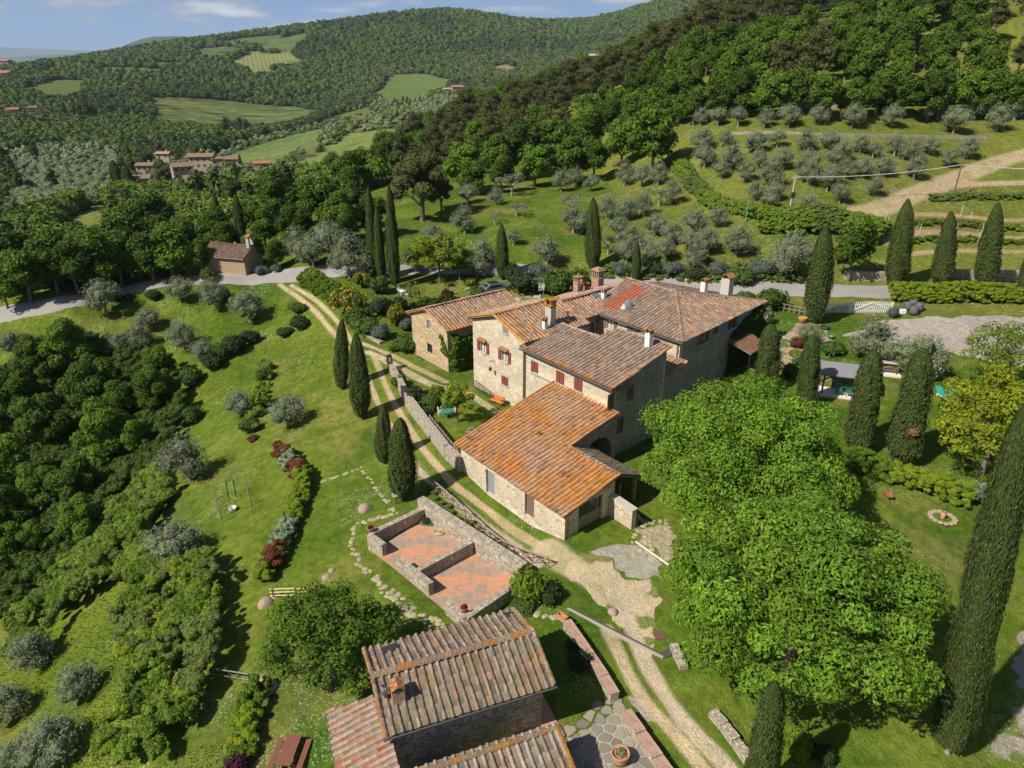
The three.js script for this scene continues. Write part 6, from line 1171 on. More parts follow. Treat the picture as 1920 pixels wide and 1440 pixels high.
  const far2 = new THREE.MeshPhysicalMaterial({ vertexColors: true, roughness: 1, specularIntensity: 0.1 });
  lists.forEach((l, k) => inst(k === 4 ? 'olive_grove' : 'woodland', SORT[k], far2, l, ([x, z, s, q], i) => { D.position.set(x, hAt(x, z) - s * 0.12, z); D.rotation.set(0, i, 0); D.scale.set(s, s * lerp(0.75, 1.15, q), s); }, names[k], k === 4 ? 'grove' : 'wood'));
  const FINE = [lod(811, [[0.042, 0.072, 0.014], [0.09, 0.135, 0.026]], 620, 0.15), lod(812, [[0.055, 0.088, 0.014], [0.115, 0.165, 0.03]], 620, 0.15), lod(813, [[0.03, 0.048, 0.016], [0.062, 0.088, 0.03]], 620, 0.14), lod(814, [[0.07, 0.08, 0.034], [0.115, 0.12, 0.055]], 560, 0.15), lod(815, OLIVE.map((c) => c.map((x) => x * 0.75)), 460, 0.12)];
  nearLists.forEach((l, k) => inst(k === 4 ? 'olive_grove' : 'woodland', FINE[k], far2, l, ([x, z, s, q], i) => { D.position.set(x, hAt(x, z) - s * 0.12, z); D.rotation.set(0, i, 0); D.scale.set(s, s * lerp(0.75, 1.15, q), s); }, names[k].replace('far', 'nearer'), k === 4 ? 'grove' : 'wood'));
  inst('conifer_wood', cyp, far2, cyps, ([x, z, h], i) => { D.position.set(x, hAt(x, z) - 0.5, z); D.rotation.set(0, i, 0); D.scale.set(h * 1.1, h, h * 1.1); }, 'dark pointed cypresses scattered on the far slopes and crests', 'wood');
  // vine rows on the far fields
  const row = box(1, 1, 1, 0, 0.5, 0);
  for (const [q, col, gap, a, b] of FIELDS) if (gap) {
    const p = hit(...a), e = hit(...b), dx = e.x - p.x, dz = e.z - p.z, L = Math.hypot(dx, dz), ux = dx / L, uz = dz / L, size = Math.hypot(q.box[1] - q.box[0], q.box[3] - q.box[2]), cx = (q.box[0] + q.box[1]) / 2, cz = (q.box[2] + q.box[3]) / 2, seg = Math.max(6, size / 60);
    for (let v = -size / 2; v < size / 2; v += gap) for (let u = -size / 2; u < size / 2; u += seg) {
      const x = cx + ux * u - uz * v, z = cz + uz * u + ux * v, x2 = x + ux * seg, z2 = z + uz * seg;
      if (!inside(q, x + ux * seg / 2, z + uz * seg / 2)) continue;
      const y = hAt(x, z), y2 = hAt(x2, z2);
      vines.push([(x + x2) / 2, (y + y2) / 2, (z + z2) / 2, seg, Math.atan2(-(z2 - z), x2 - x), Math.atan2(y2 - y, seg), gap]);
    }
  }
  const vm = std([0.095, 0.14, 0.032], 1);
  inst('vineyard_rows', row, vm, vines, ([x, y, z, L, ry, rz, gap]) => { D.position.set(x, y - 0.2, z); D.rotation.set(0, ry, rz, 'YZX'); D.scale.set(L * 1.02, Math.min(0.55, gap * 0.1), gap * 0.34); }, 'rows of young vines on the far fields', 'vineyard');
}
// far blue hills along the horizon on the left
{
  const mk = (R, a0, a1, prof, col, name, label) => {
    const n = 90, P = [], C = [], I = [];
    for (let i = 0; i <= n; i++) {
      const a = lerp(a0, a1, i / n), h = EYE + R * Math.tan(prof(a, i / n) * Math.PI / 180);
      for (const [k, hh, rr] of [[0, -250, R * 0.86], [1, lerp(-250, h, 0.55) + 40 * vn(i * 0.9, R), R * 0.95], [2, h, R], [3, -250, R * 1.12]]) { P.push(Math.sin(a) * rr, hh, -Math.cos(a) * rr); C.push(...col); }
      if (i) for (let k = 0; k < 3; k++) { const b = i * 4 + k, c = b - 4; I.push(c, b, c + 1, b, b + 1, c + 1); }
    }
    const g = new THREE.BufferGeometry(); g.setAttribute('position', new THREE.Float32BufferAttribute(P, 3)); g.setAttribute('color', new THREE.Float32BufferAttribute(C, 3)); g.setIndex(I); g.computeVertexNormals();
    const m = world(name, g, new THREE.MeshStandardMaterial({ vertexColors: true, roughness: 1, side: THREE.DoubleSide }), 'structure'); return m;
  };
  mk(27000, -0.9, -0.3, (a, t) => 0.35 + 0.7 * fbm(a * 9, 3, 4) - 0.2 * t, [0.06, 0.09, 0.05], 'mountains');
  mk(16000, -0.9, -0.2, (a, t) => -0.35 + 1.15 * fbm(a * 13 + 4, 8, 4) + 0.1 * sstep(-0.7, -0.45, a), [0.05, 0.08, 0.04], 'mountains');
  mk(7000, -0.62, -0.1, (a, t) => -0.7 + 2.0 * sstep(-0.53, -0.42, a) + 0.4 * (fbm(a * 16 + 2, 1, 3) - 0.5), [0.05, 0.08, 0.03], 'mountains');
}
// hamlet and scattered farmhouses
function farHouse(name, label, px, py, wpx, o = {}) {
  const p = hit(px, py), m = mpp(p), w = wpx * m, d = (o.d ?? 0.7) * w, h = (o.h ?? 0.55) * w * 1.25, pk = h + (o.pk ?? 0.16) * d, th = o.ry ?? 0.2;
  const t = thing(name, label, 'house', p), W = o.wall ?? [0.4, 0.33, 0.25], R = o.roof ?? [0.21, 0.135, 0.095];
  t.rotation.y = th;
  const wm = std(W, 0.95), rm = std(R, 0.95, { bumpMap: grassBump, bumpScale: 0.05 });
  const sh = new THREE.Shape([[-d / 2, -6], [d / 2, -6], [d / 2, h], [0, pk], [-d / 2, h]].map((q) => new THREE.Vector2(...q)));
  part('wall', new THREE.ExtrudeGeometry(sh, { depth: w, bevelEnabled: false }).rotateY(Math.PI / 2).translate(-w / 2, 0, 0), wm, t);
  const e = d * 0.06 + 0.3, sl = (pk - h) / (d / 2), L = Math.hypot(d / 2 + e, (d / 2 + e) * sl), an = Math.atan(sl);
  const slope = (s) => { const g = new THREE.BoxGeometry(w + 0.9, 0.22, L); g.translate(0, 0.14, 0); g.rotateX(s * an); return g.translate(0, (pk + h - e * sl) / 2, s * (d / 2 + e) / 2); };
  const rf = part('roof', mg([slope(1), slope(-1)]), rm, t);
  const nw = Math.max(1, Math.round(w / 3.2)), fl = Math.max(1, Math.round(h / 3));
  for (let f = 0; f < fl; f++) for (let i = 0; i < nw; i++) {
    const x = (i + 0.5) / nw * w - w / 2, y = h - 1.5 - f * 2.9; if (y < 0.9) continue;
    const f1 = part('window', box(1.0, 1.4, 0.12, x, y, d / 2 + 0.02), M.frame, t); part('pane', box(0.8, 1.2, 0.12, x, y, d / 2 + 0.05), M.glass, f1);
  }
  for (let i = 0; i < Math.max(1, Math.round(d / 4)); i++) { const z = (i + 0.5) / Math.max(1, Math.round(d / 4)) * d - d / 2; part('window', box(0.12, 1.3, 0.9, w / 2 + 0.02, h - 1.6, z), M.glass, t); part('window', box(0.12, 1.3, 0.9, -w / 2 - 0.02, h - 1.6, z), M.glass, t); }
  if (o.chim !== false) part('chimney', box(0.9, 1.6, 0.9, w * 0.2, pk + 0.4, -d * 0.12), wm, rf);
  return t;
}
farHouse('farmhouse', 'largest brown stone house in the middle of the hamlet', 384, 322, 44, { h: 0.52, ry: 0.1, d: 0.6 });
farHouse('farmhouse', 'tall stone house left of the largest one in the hamlet', 345, 342, 34, { h: 0.72, ry: 0.55, d: 0.9 });
farHouse('farmhouse', 'low house in front of the tall one in the hamlet', 362, 349, 26, { h: 0.5, ry: 0.45, d: 0.9 });
farHouse('farmhouse', 'dark fronted house at the right end of the largest hamlet house', 410, 318, 20, { h: 0.8, ry: 0.3 });
farHouse('farmhouse', 'upper house of the stepped group at the left of the hamlet', 278, 333, 30, { h: 0.62, ry: 0.1 });
farHouse('farmhouse', 'wide lower house of the stepped group at the left of the hamlet', 268, 352, 36, { h: 0.42, ry: 0.15 });
farHouse('farmhouse', 'small shed at the lower left end of the hamlet', 246, 360, 17, { h: 0.6, ry: 0.2 });
farHouse('farmhouse', 'low roofed house behind the hamlet beside a lone cypress', 436, 308, 24, { h: 0.34, ry: 0.1 });
farHouse('farmhouse', 'small house with new orange roof right of the hamlet', 492, 322, 26, { h: 0.5, ry: 0.35, roof: [0.36, 0.13, 0.06], wall: [0.46, 0.4, 0.32] });
farHouse('farmhouse', 'small pink roofed house alone above the hamlet', 310, 303, 24, { h: 0.5, ry: 0, roof: [0.34, 0.2, 0.16] });
farHouse('farmhouse', 'orange roofed house among trees at the far left', 28, 218, 20, { h: 0.5, ry: 0.3, roof: [0.3, 0.13, 0.08] });
farHouse('farmhouse', 'small pale house right of the orange roofed one at the far left', 66, 214, 16, { h: 0.6, ry: 0.1 });
farHouse('farmhouse', 'long red roofed building cut by the left edge', 8, 150, 34, { h: 0.3, ry: 0.05, roof: [0.3, 0.14, 0.09] });
farHouse('villa', 'red brown villa on the crest at the left edge', 12, 134, 24, { h: 0.6, ry: 0, roof: [0.3, 0.14, 0.1] });
farHouse('villa', 'pale villa with orange roof among dark cypresses on the crest', 234, 97, 26, { h: 0.4, ry: -0.1, roof: [0.36, 0.2, 0.13], wall: [0.5, 0.42, 0.3] });
farHouse('farmhouse', 'orange farmhouse below the terraced vineyard', 858, 176, 22, { h: 0.45, ry: 0.2, roof: [0.38, 0.14, 0.08], wall: [0.45, 0.3, 0.14] });
farHouse('farmhouse', 'grey shed beside the orange farmhouse', 838, 176, 14, { h: 0.5, ry: 0.2, roof: [0.35, 0.32, 0.3] });
farHouse('farmhouse', 'pale building half hidden behind the crest of the dark pines', 1115, 116, 22, { h: 0.4, ry: 0, roof: [0.5, 0.4, 0.32] });
{
  const p = hit(425, 343), t = thing('swimming_pool', 'turquoise swimming pool beside the hamlet houses', 'pool', p);
  part('pool_rim', mg([box(15, 0.3, 0.5, 0, 0.5, 3), box(15, 0.3, 0.5, 0, 0.5, -3), box(0.5, 0.3, 5.5, 7.25, 0.5, 0), box(0.5, 0.3, 5.5, -7.25, 0.5, 0), box(15, 1.6, 6, 0, -0.5, 0)]), M.cement, t);
  part('water', box(14, 0.1, 5.5, 0, 0.55, 0), std([0.12, 0.42, 0.45], 0.15), t);
  for (let i = 0; i < 3; i++) { const q = hit(418 + i * 14, 335 - (i === 2 ? 2 : 0)), u = thing('parasol', 'closed white parasol by the swimming pool, ' + ORD[i] + ' from the left', 'parasol', q, 'closed parasols by the pool'); part('pole', bar(V(0, 0, 0), V(0, 2.6, 0), 0.06), M.white, u); part('canopy', lathe([[0.02, 3.1], [0.3, 2.2], [0.35, 1.4], [0.1, 1.2]], 8), M.white, u); }
}
// ---------------------------------------------------------------- walls and paved places near the houses
function wallAlong(name, label, pts, w, h, mat, capMat, o = {}) {   // pts: [x, y] of the foot in the photograph, or points
  const P = pts.map((p) => (p.isVector3 ? p : hit(p[0], p[1]))), t = thing(name, label, o.category ?? 'wall', P[0]);
  for (let i = 1; i < P.length; i++) {
    const a = P[i - 1], b = P[i], L = Math.hypot(b.x - a.x, b.z - a.z), n = Math.max(1, Math.round(L / 2.2));
    for (let k = 0; k < n; k++) {
      const p = a.clone().lerp(b, k / n), q = a.clone().lerp(b, (k + 1) / n), ry = Math.atan2(-(q.z - p.z), q.x - p.x), l = L / n, yb = Math.min(p.y, q.y), top = (p.y + q.y) / 2 + h;
      const hh = top - yb + 0.8;
      part('wall_section', box(l - 0.004, hh, w, 0, 0, 0).applyMatrix4(new THREE.Matrix4().makeRotationY(ry)).translate((p.x + q.x) / 2 - P[0].x, top - hh / 2 - P[0].y, (p.z + q.z) / 2 - P[0].z), mat, t);
      if (capMat) part(o.cap ?? 'coping', box(l - 0.02, o.capH ?? 0.1, w + 0.08).applyMatrix4(new THREE.Matrix4().makeRotationY(ry)).translate((p.x + q.x) / 2 - P[0].x, top + (o.capH ?? 0.1) / 2 + (k % 2) * 0.006 - P[0].y, (p.z + q.z) / 2 - P[0].z), capMat, t);
    }
  }
  return t;
}
const copeMat = M.rubble;
wallAlong('garden_wall', 'long sunlit stone wall between the track and the walled garden', [[747, 722], [765, 760], [800, 808], [838, 858], [866, 884]], 0.55, 1.25, M.rubble, copeMat);
wallAlong('garden_wall', 'stub of wall with the clay urn at the start of the walled garden', [[731, 692], [741, 708], [747, 722]], 0.5, 0.9, M.rubble, copeMat);
wallAlong('low_stone_wall', 'old dry stone wall by the tree foot at the lower right track', [[1262, 1215], [1282, 1256]], 0.5, 0.35, M.rubble, null);
wallAlong('low_stone_wall', 'pale crumbling stone wall along the track at the lower right', [[1335, 1340], [1356, 1365], [1378, 1395], [1404, 1432]], 0.55, 0.4, M.rubble, null);
wallAlong('roadside_wall', 'dry stone wall across the lane above the white gate', [[1582, 523], [1640, 526], [1676, 525]], 0.6, 1.2, M.rubble, null);
wallAlong('roadside_wall', 'dry stone wall across the lane behind the right cypresses', [[1780, 522], [1840, 524], [1920, 525], [1990, 528]], 0.6, 1.3, M.rubble, null);
wallAlong('terrace_wall', 'long dry stone wall holding the highest olive terrace', [[1370, 252], [1440, 250], [1520, 253], [1600, 256], [1680, 257], [1760, 259], [1850, 260]], 0.7, 0.45, M.grey, null);
wallAlong('terrace_wall', 'short pale stone wall behind the highest olives', [[1490, 202], [1530, 202], [1580, 203]], 0.8, 1.2, M.rubble, null);
wallAlong('stone_edging', 'row of stones edging the track below the garden bank', [[652, 595], [672, 615], [692, 632], [715, 645]], 0.5, 0.3, M.rubble, null);
wallAlong('brick_wall', 'low wall with brick top beside the shaded garden of the cottage', [[1062, 1178], [1100, 1232], [1132, 1282], [1152, 1316]], 0.5, 0.55, M.rubble, M.brick, { cap: 'brick_coping', capH: 0.12 });
wallAlong('brick_wall', 'low wall with brick top beside the flagged yard', [[1172, 1348], [1200, 1390], [1232, 1436], [1262, 1480]], 0.55, 0.6, M.rubble, M.brick, { cap: 'brick_coping', capH: 0.12 });
{ // steel edged kerb across the track
  const a = hit(1066, 1140), b = hit(1245, 1232), t = thing('concrete_kerb', 'pale concrete kerb with dark drain channel across the track', 'kerb', a), d = b.clone().sub(a), L = Math.hypot(d.x, d.z), ry = Math.atan2(-d.z, d.x), mid = d.clone().multiplyScalar(0.5), rz = Math.atan2(d.y, L);
  const A = (g) => g.applyMatrix4(new THREE.Matrix4().makeRotationFromEuler(new THREE.Euler(0, ry, rz, 'YZX'))).translate(mid.x, mid.y, mid.z);
  part('kerb_stone', A(box(L, 0.5, 0.13, 0, -0.17, 0.1)), std([0.36, 0.32, 0.27], 0.95), t); part('channel', A(box(L, 0.3, 0.13, 0, -0.05, -0.035)), M.gutter, t);
  const c = hit(1252, 1226), t2 = thing('drain_cover', 'dark metal drain cover at the end of the kerb', 'drain cover', c); part('cover', box(0.8, 0.1, 0.5, 0, 0.06, 0, 0.5), M.gutter, t2);
  const e = hit(1238, 1192), t3 = thing('drain_cover', 'rusty square manhole cover in the grass near the big tree', 'drain cover', e); part('cover', box(0.65, 0.06, 0.75, 0, 0.05, 0, 0.2), std([0.13, 0.075, 0.055], 0.8), t3);
  const p = hit(1192, 1018), q = hit(1254, 1062), t4 = thing('white_kerb', 'white kerb at the edge of the concrete yard', 'kerb', p), d4 = q.clone().sub(p); part('kerb_stone', plank(V(0, 0.12, 0), V(d4.x, d4.y + 0.12, d4.z), 0.09, 0.14), std([0.46, 0.44, 0.41], 0.8), t4);
}
{ // the sunk terrace with terracotta floors
  const Y = -1.2, at = (x, y, h) => { const p = atY(x, y, h); return V(p[0], p[1], p[2]); };
  const f = [at(700, 1012, -0.2), at(800, 952, -0.2), at(985, 1064, -0.2), at(874, 1158, -0.2)];
  const t = thing('terrace', 'sunken walled terrace with two terracotta floors', 'terrace', V(f[0].x, Y, f[0].z));
  const rel = (v) => V(v.x - f[0].x, v.y - Y, v.z - f[0].z);
  const terr = tileTex(512, (u, v) => { const k = 16, i = Math.floor(u * k), j = Math.floor(v * k), e = Math.min(u * k - i, v * k - j), h = hash2(i, j), st = sstep(0.42, 0.68, wrapN(u * 4, v * 4, 4) * 0.6 + wrapN(u * 24, v * 24, 24) * 0.4); let c = mix3([0.5, 0.25, 0.14], [0.3, 0.235, 0.185], st); const q = (0.92 + 0.16 * h) * (e < 0.06 ? 0.86 : 1) * (0.85 + 0.3 * wrapN(u * 90, v * 90, 90)); return [toS(c[0] * q), toS(c[1] * q), toS(c[2] * q)]; }, true);
  terr.repeat.set(0.3, 0.3);
  const q = f.map(rel), sh = new THREE.Shape(q.map((p) => new THREE.Vector2(p.x, -p.z)));
  part('floor', new THREE.ExtrudeGeometry(sh, { depth: 0.6, bevelEnabled: false }).rotateX(-Math.PI / 2).translate(0, -0.6, 0), new THREE.MeshStandardMaterial({ map: terr, roughness: 0.9 }), t);
  const seg = (a, b, w, h0, h1, name = 'wall', mat = M.rubble) => { const d = b.clone().sub(a), L = Math.hypot(d.x, d.z), ry = Math.atan2(-d.z, d.x), m = a.clone().add(b).multiplyScalar(0.5); part(name, box(L, h1 - h0, w, 0, 0, 0, ry).translate(m.x, (h0 + h1) / 2, m.z), mat, t); part('coping', box(L - 0.02, 0.08, w + 0.06, 0, 0, 0, ry).translate(m.x, h1 + 0.04, m.z), copeMat, t); };
  const G = (x, y, h = -0.2) => rel(at(x, y, h));
  seg(G(694, 1000), G(799, 950), 0.42, -1, 0.95);
  seg(G(788, 936, 0.2), G(984, 1062, 0.2), 0.6, -1, 1.5, 'wall', M.rubble);
  seg(G(692, 1001), G(720, 1021), 0.42, -1.4, 0.93);
  seg(G(747, 1046), G(808, 1094), 0.42, -1.4, 0.93);
  seg(G(838, 1127), G(874, 1158), 0.42, -1.4, 0.93);
  seg(G(784, 1068), G(884, 1015), 0.38, -1, 0.94);
  seg(G(874, 1157), G(955, 1102), 0.42, -1.4, 0.95);
  for (const [x, y, label] of [[695, 996, 'clay pot with dark red plant on the left corner of the terrace wall'], [870, 1146, 'clay pot with dark red plant on the front corner of the terrace wall']]) {
    const p = at(x, y, -0.15), o = thing('flower_pot', label, 'flower pot', p);
    part('pot', lathe([[0.02, 0], [0.18, 0], [0.26, 0.3], [0.28, 0.34], [0.22, 0.32]]), std([0.42, 0.2, 0.12], 0.9), o); part('plant', crown(Math.round(x), [[0, 0.4, 0, 0.24, 0.6]], 90, { cols: [[0.12, 0.012, 0.02], [0.26, 0.03, 0.05]], size: 0.12, wide: 0.6, core: 0.7, two: true }), leafMat, o);
  }
  const p = at(823, 998, -1.18), o = thing('wicker_hoop', 'round pale hoop lying on the terracotta floor', 'hoop', p);
  part('hoop', mg([new THREE.TorusGeometry(0.42, 0.05, 6, 24).rotateX(Math.PI / 2).translate(0, 0.05, 0), new THREE.TorusGeometry(0.28, 0.05, 6, 24).rotateX(Math.PI / 2).translate(0.02, 0.06, 0), new THREE.TorusGeometry(0.14, 0.05, 6, 16).rotateX(Math.PI / 2).translate(-0.02, 0.06, 0)]), std([0.42, 0.38, 0.22], 0.9), o);
  const n = at(803, 980, -1.18), o2 = thing('garden_net', 'dark green bundle of netting in the terrace corner', 'netting', n);
  part('bundle', rock(0.55, 5, 1.4, 0.5, 0.8), std([0.06, 0.11, 0.08], 0.9), o2);
}
{ // flagged yard: irregular flagstones set in mortar
  const P = [[1052, 1348], [1120, 1318], [1160, 1310], [1180, 1338], [1270, 1470], [1090, 1470]].map(([x, y]) => { const p = atY(x, y, 0.12); return [p[0], p[2]]; });
  P.box = [Math.min(...P.map((p) => p[0])), Math.max(...P.map((p) => p[0])), Math.min(...P.map((p) => p[1])), Math.max(...P.map((p) => p[1]))];
  const y0 = 0.16, o = thing('paved_yard', null, null, V(P[0][0], y0, P[0][1])); o.userData.kind = 'structure';
  const sh = new THREE.Shape(P.map((p) => new THREE.Vector2(p[0] - P[0][0], -(p[1] - P[0][1]))));
  part('mortar_bed', new THREE.ExtrudeGeometry(sh, { depth: 0.6, bevelEnabled: false }).rotateX(-Math.PI / 2).translate(0, -0.6, 0), std([0.34, 0.31, 0.24], 0.95, { bumpMap: grassBump, bumpScale: 0.02 }), o);
  const r = rngOf(33), sites = [];
  for (let k = 0; k < 4000 && sites.length < 190; k++) { const x = lerp(P.box[0], P.box[1], r()), z = lerp(P.box[2], P.box[3], r()), s = 0.36 + 0.3 * r(); if (inside(P, x, z) && sites.every((q) => Math.hypot(q[0] - x, q[1] - z) > (q[2] + s) * 0.62)) sites.push([x, z, s]); }
  const FM = [[0.2, 0.185, 0.155], [0.25, 0.225, 0.18], [0.17, 0.155, 0.13], [0.28, 0.25, 0.19], [0.22, 0.2, 0.17]].map((c) => std(c, 0.9, { bumpMap: grassBump, bumpScale: 0.02 }));
  sites.forEach(([x, z], i) => {                             // each stone fills its cell up to a joint
    const pts = [];
    for (let k = 0; k < 11; k++) { const a = k / 11 * 6.2832, dx = Math.cos(a), dz = Math.sin(a); let t = 0.62; for (const q of sites) { const ex = q[0] - x, ez = q[1] - z, e2 = ex * ex + ez * ez; if (e2 < 1e-6 || e2 > 3) continue; const d = (dx * ex + dz * ez); if (d > 0) t = Math.min(t, e2 / (2 * d)); } t = Math.max(0.1, t - 0.05) * (0.93 + 0.07 * r()); let fx = x + dx * t, fz = z + dz * t; for (let b = 0; b < 8 && !inside(P, fx, fz); b++) { t *= 0.85; fx = x + dx * t; fz = z + dz * t; } pts.push(new THREE.Vector2(fx - P[0][0], -(fz - P[0][1]))); }
    part('flagstone', new THREE.ExtrudeGeometry(new THREE.Shape(pts), { depth: 0.04, bevelEnabled: false }).rotateX(-Math.PI / 2).translate(0, 0.004 + 0.012 * r(), 0), FM[i % 5], o);
  });
  const pp = atY(1162, 1428, 0.2), pot = thing('large_clay_pot', 'large clay pot with pale plant standing on the flagged yard', 'flower pot', V(pp[0], 0.19, pp[2]));
  part('pot', lathe([[0.02, 0], [0.34, 0], [0.42, 0.3], [0.46, 0.62], [0.5, 0.7], [0.42, 0.7], [0.4, 0.58], [0.02, 0.56]], 20), std([0.48, 0.25, 0.15], 0.9), pot); part('plant', crown(919, [[0, 0.72, 0, 0.3, 0.5]], 120, { cols: [[0.16, 0.19, 0.07], [0.34, 0.36, 0.18]], size: 0.14, wide: 0.5, core: 0.6, two: true }), leafMat, pot);
}
// ---------------------------------------------------------------- single stones and stepping stones
const rockMat = std([0.31, 0.24, 0.175], 0.95, { bumpMap: grassBump, bumpScale: 0.03 });
for (const [x, y, s, label, sx, sy] of [[684, 955, 0.62, 'big brown boulder alone on the lawn above the terrace', 1, 0.8], [498, 1133, 0.62, 'brown boulder at the left end of the split rail fence', 0.9, 0.8], [513, 1120, 0.3, 'smaller pale boulder behind the one by the rail fence', 1, 0.7], [503, 1290, 0.6, 'brown boulder at the upper end of the low hedge', 1, 0.7], [498, 1272, 0.36, 'smaller boulder behind the one by the low hedge', 1, 0.6], [620, 1142, 0.42, 'boulder showing through the leaves of the cherry tree', 0.8, 0.8], [612, 1083, 0.36, 'pale boulder above the end of the rail fence', 1, 0.6], [622, 1070, 0.26, 'orange stone beside the pale boulder above the rail fence', 1, 0.7], [1150, 1148, 0.35, 'field stone on the lawn edge behind the cottage', 1, 0.6]]) { const p = hit(x, y), o = thing('boulder', label, 'boulder', p); part('stone', rock(s, x, sx, sy, 1), rockMat, o); }
{
  const o = thing('stepping_stones', null, null, hit(668, 880)); o.userData.kind = 'structure'; const r = rngOf(71), geos = [0, 1, 2].map((i) => rock(0.3, 30 + i, 1.1, 0.3, 0.9)), mats = [[0.33, 0.29, 0.18], [0.28, 0.25, 0.16], [0.37, 0.32, 0.21]].map((c) => std(c, 0.95));
  const put = (x, y, s) => { const p = hit(x, y); const m = part('stone', geos[Math.floor(r() * 3)], mats[Math.floor(r() * 3)], o); m.position.copy(p).sub(o.position); m.position.y += 0.0; m.rotation.y = r() * 6; m.scale.setScalar(s); };
  for (const [a, b, n, w] of [[[680, 880], [722, 940], 12, 5], [[722, 940], [740, 962], 8, 16], [[735, 965], [700, 972], 7, 5], [[700, 972], [668, 985], 5, 6], [[668, 985], [658, 1015], 7, 7], [[658, 1015], [672, 1050], 8, 9], [[672, 1050], [712, 1095], 18, 16], [[712, 1095], [760, 1145], 26, 26], [[760, 1145], [830, 1175], 26, 24], [[600, 905], [680, 876], 14, 3], [[1040, 1155], [1060, 1165], 10, 9], [[990, 1150], [1040, 1160], 8, 8]]) for (let i = 0; i < n; i++) { const t = (i + r() * 0.8) / n; put(lerp(a[0], b[0], t) + (r() - 0.5) * w, lerp(a[1], b[1], t) + (r() - 0.5) * w * 0.8, 0.4 + 0.4 * r()); }
  for (let i = 0; i < 60; i++) put(lerp(1185, 1262, r()), lerp(975, 1050, r()), 0.4 + 0.4 * r());
  for (let i = 0; i < 40; i++) put(lerp(1460, 1530, r()), lerp(620, 680, r()), 0.7 + 0.7 * r());
}
// ---------------------------------------------------------------- fences
{ // rustic lattice fence along the terrace
  const a = hit(808, 915), b = hit(1028, 1066), t = thing('rustic_fence', 'rustic pole fence with crossed braces above the terrace wall', 'fence', a), d = b.clone().sub(a), n = 9, at = (s, h) => V(d.x * s, hAt(a.x + d.x * s, a.z + d.z * s) - a.y + h, d.z * s);
  for (let i = 0; i <= n; i++) { part('post', bar(at(i / n, -0.3), at(i / n, 1.1), 0.06, 0.05), M.oldwood, t); if (i) { part('rail', bar(at((i - 1) / n, 1.0), at(i / n, 1.0), 0.055), M.oldwood, t); part('brace', bar(at((i - 1) / n, 0.08), at(i / n, 0.98), 0.04), M.oldwood, t); part('brace', bar(at((i - 1) / n, 0.95), at(i / n, 0.1), 0.04), M.wood, t); } }
}
{ // split rail fence on the lawn
  const a = hit(508, 1122), b = hit(606, 1120), t = thing('rail_fence', 'short pale split rail fence on the left lawn', 'fence', a), d = b.clone().sub(a), at = (s, h) => V(d.x * s, d.y * s + h, d.z * s), pale = std([0.56, 0.44, 0.25], 0.85);
  for (const s of [0.06, 0.5, 0.94]) part('post', box(0.12, 1.1, 0.12).translate(...at(s, 0.42).toArray()), M.wood, t);
  for (const h of [0.25, 0.55, 0.85]) { part('rail', bar(at(0, h), at(0.5, h + 0.02), 0.05), pale, t); part('rail', bar(at(0.5, h - 0.02), at(1, h + 0.03), 0.05), pale, t); }
}
{ // the white picket gate and fence
  const mk = (x0, y0, x1, y1, name, label, cat, brace) => {
    const a = hit(x0, y0), b = hit(x1, y1), t = thing(name, label, cat, a), d = b.clone().sub(a), L = Math.hypot(d.x, d.z), at = (s, h) => V(d.x * s, d.y * s + h, d.z * s), n = Math.round(L / 0.24), H = 1.35;
    part('rail', mg([plank(at(0, 0.3), at(1, 0.3), 0.09, 0.05), plank(at(0, 1.1), at(1, 1.1), 0.09, 0.05)]), M.white, t);
    const bow = (s) => (brace ? 0.16 * Math.sin(s * Math.PI) : 0);
    const ry = Math.atan2(-d.z, d.x), sl = new THREE.BoxGeometry(0.12, 1, 0.035).translate(0, 0.5, 0);
    for (let i = 0; i <= n; i++) { const p = at(i / n, 0.06), m = part('slat', sl, M.white, t); m.position.copy(p); m.rotation.y = ry; m.scale.y = H + bow(i / n); m.position.addScaledVector(V(Math.sin(ry), 0, Math.cos(ry)), 0.05); }
    if (brace) part('brace', mg([plank(at(0.02, 0.3).add(V(Math.sin(ry) * 0.1, 0, Math.cos(ry) * 0.1)), at(0.5, 1.4).add(V(Math.sin(ry) * 0.1, 0, Math.cos(ry) * 0.1)), 0.12, 0.05), plank(at(0.98, 0.3).add(V(Math.sin(ry) * 0.1, 0, Math.cos(ry) * 0.1)), at(0.5, 1.4).add(V(Math.sin(ry) * 0.1, 0, Math.cos(ry) * 0.1)), 0.12, 0.05)]), M.white, t);
    for (const s of [0, 1]) part('post', box(0.16, 1.7, 0.16).translate(...at(s, 0.6).toArray()), M.white, t);
  };
  mk(1546, 587, 1592, 587, 'picket_fence', 'short length of white picket fence left of the gate', 'fence', false);
  mk(1594, 587, 1670, 587, 'picket_gate', 'white double picket gate with slanting braces', 'gate', true);
}
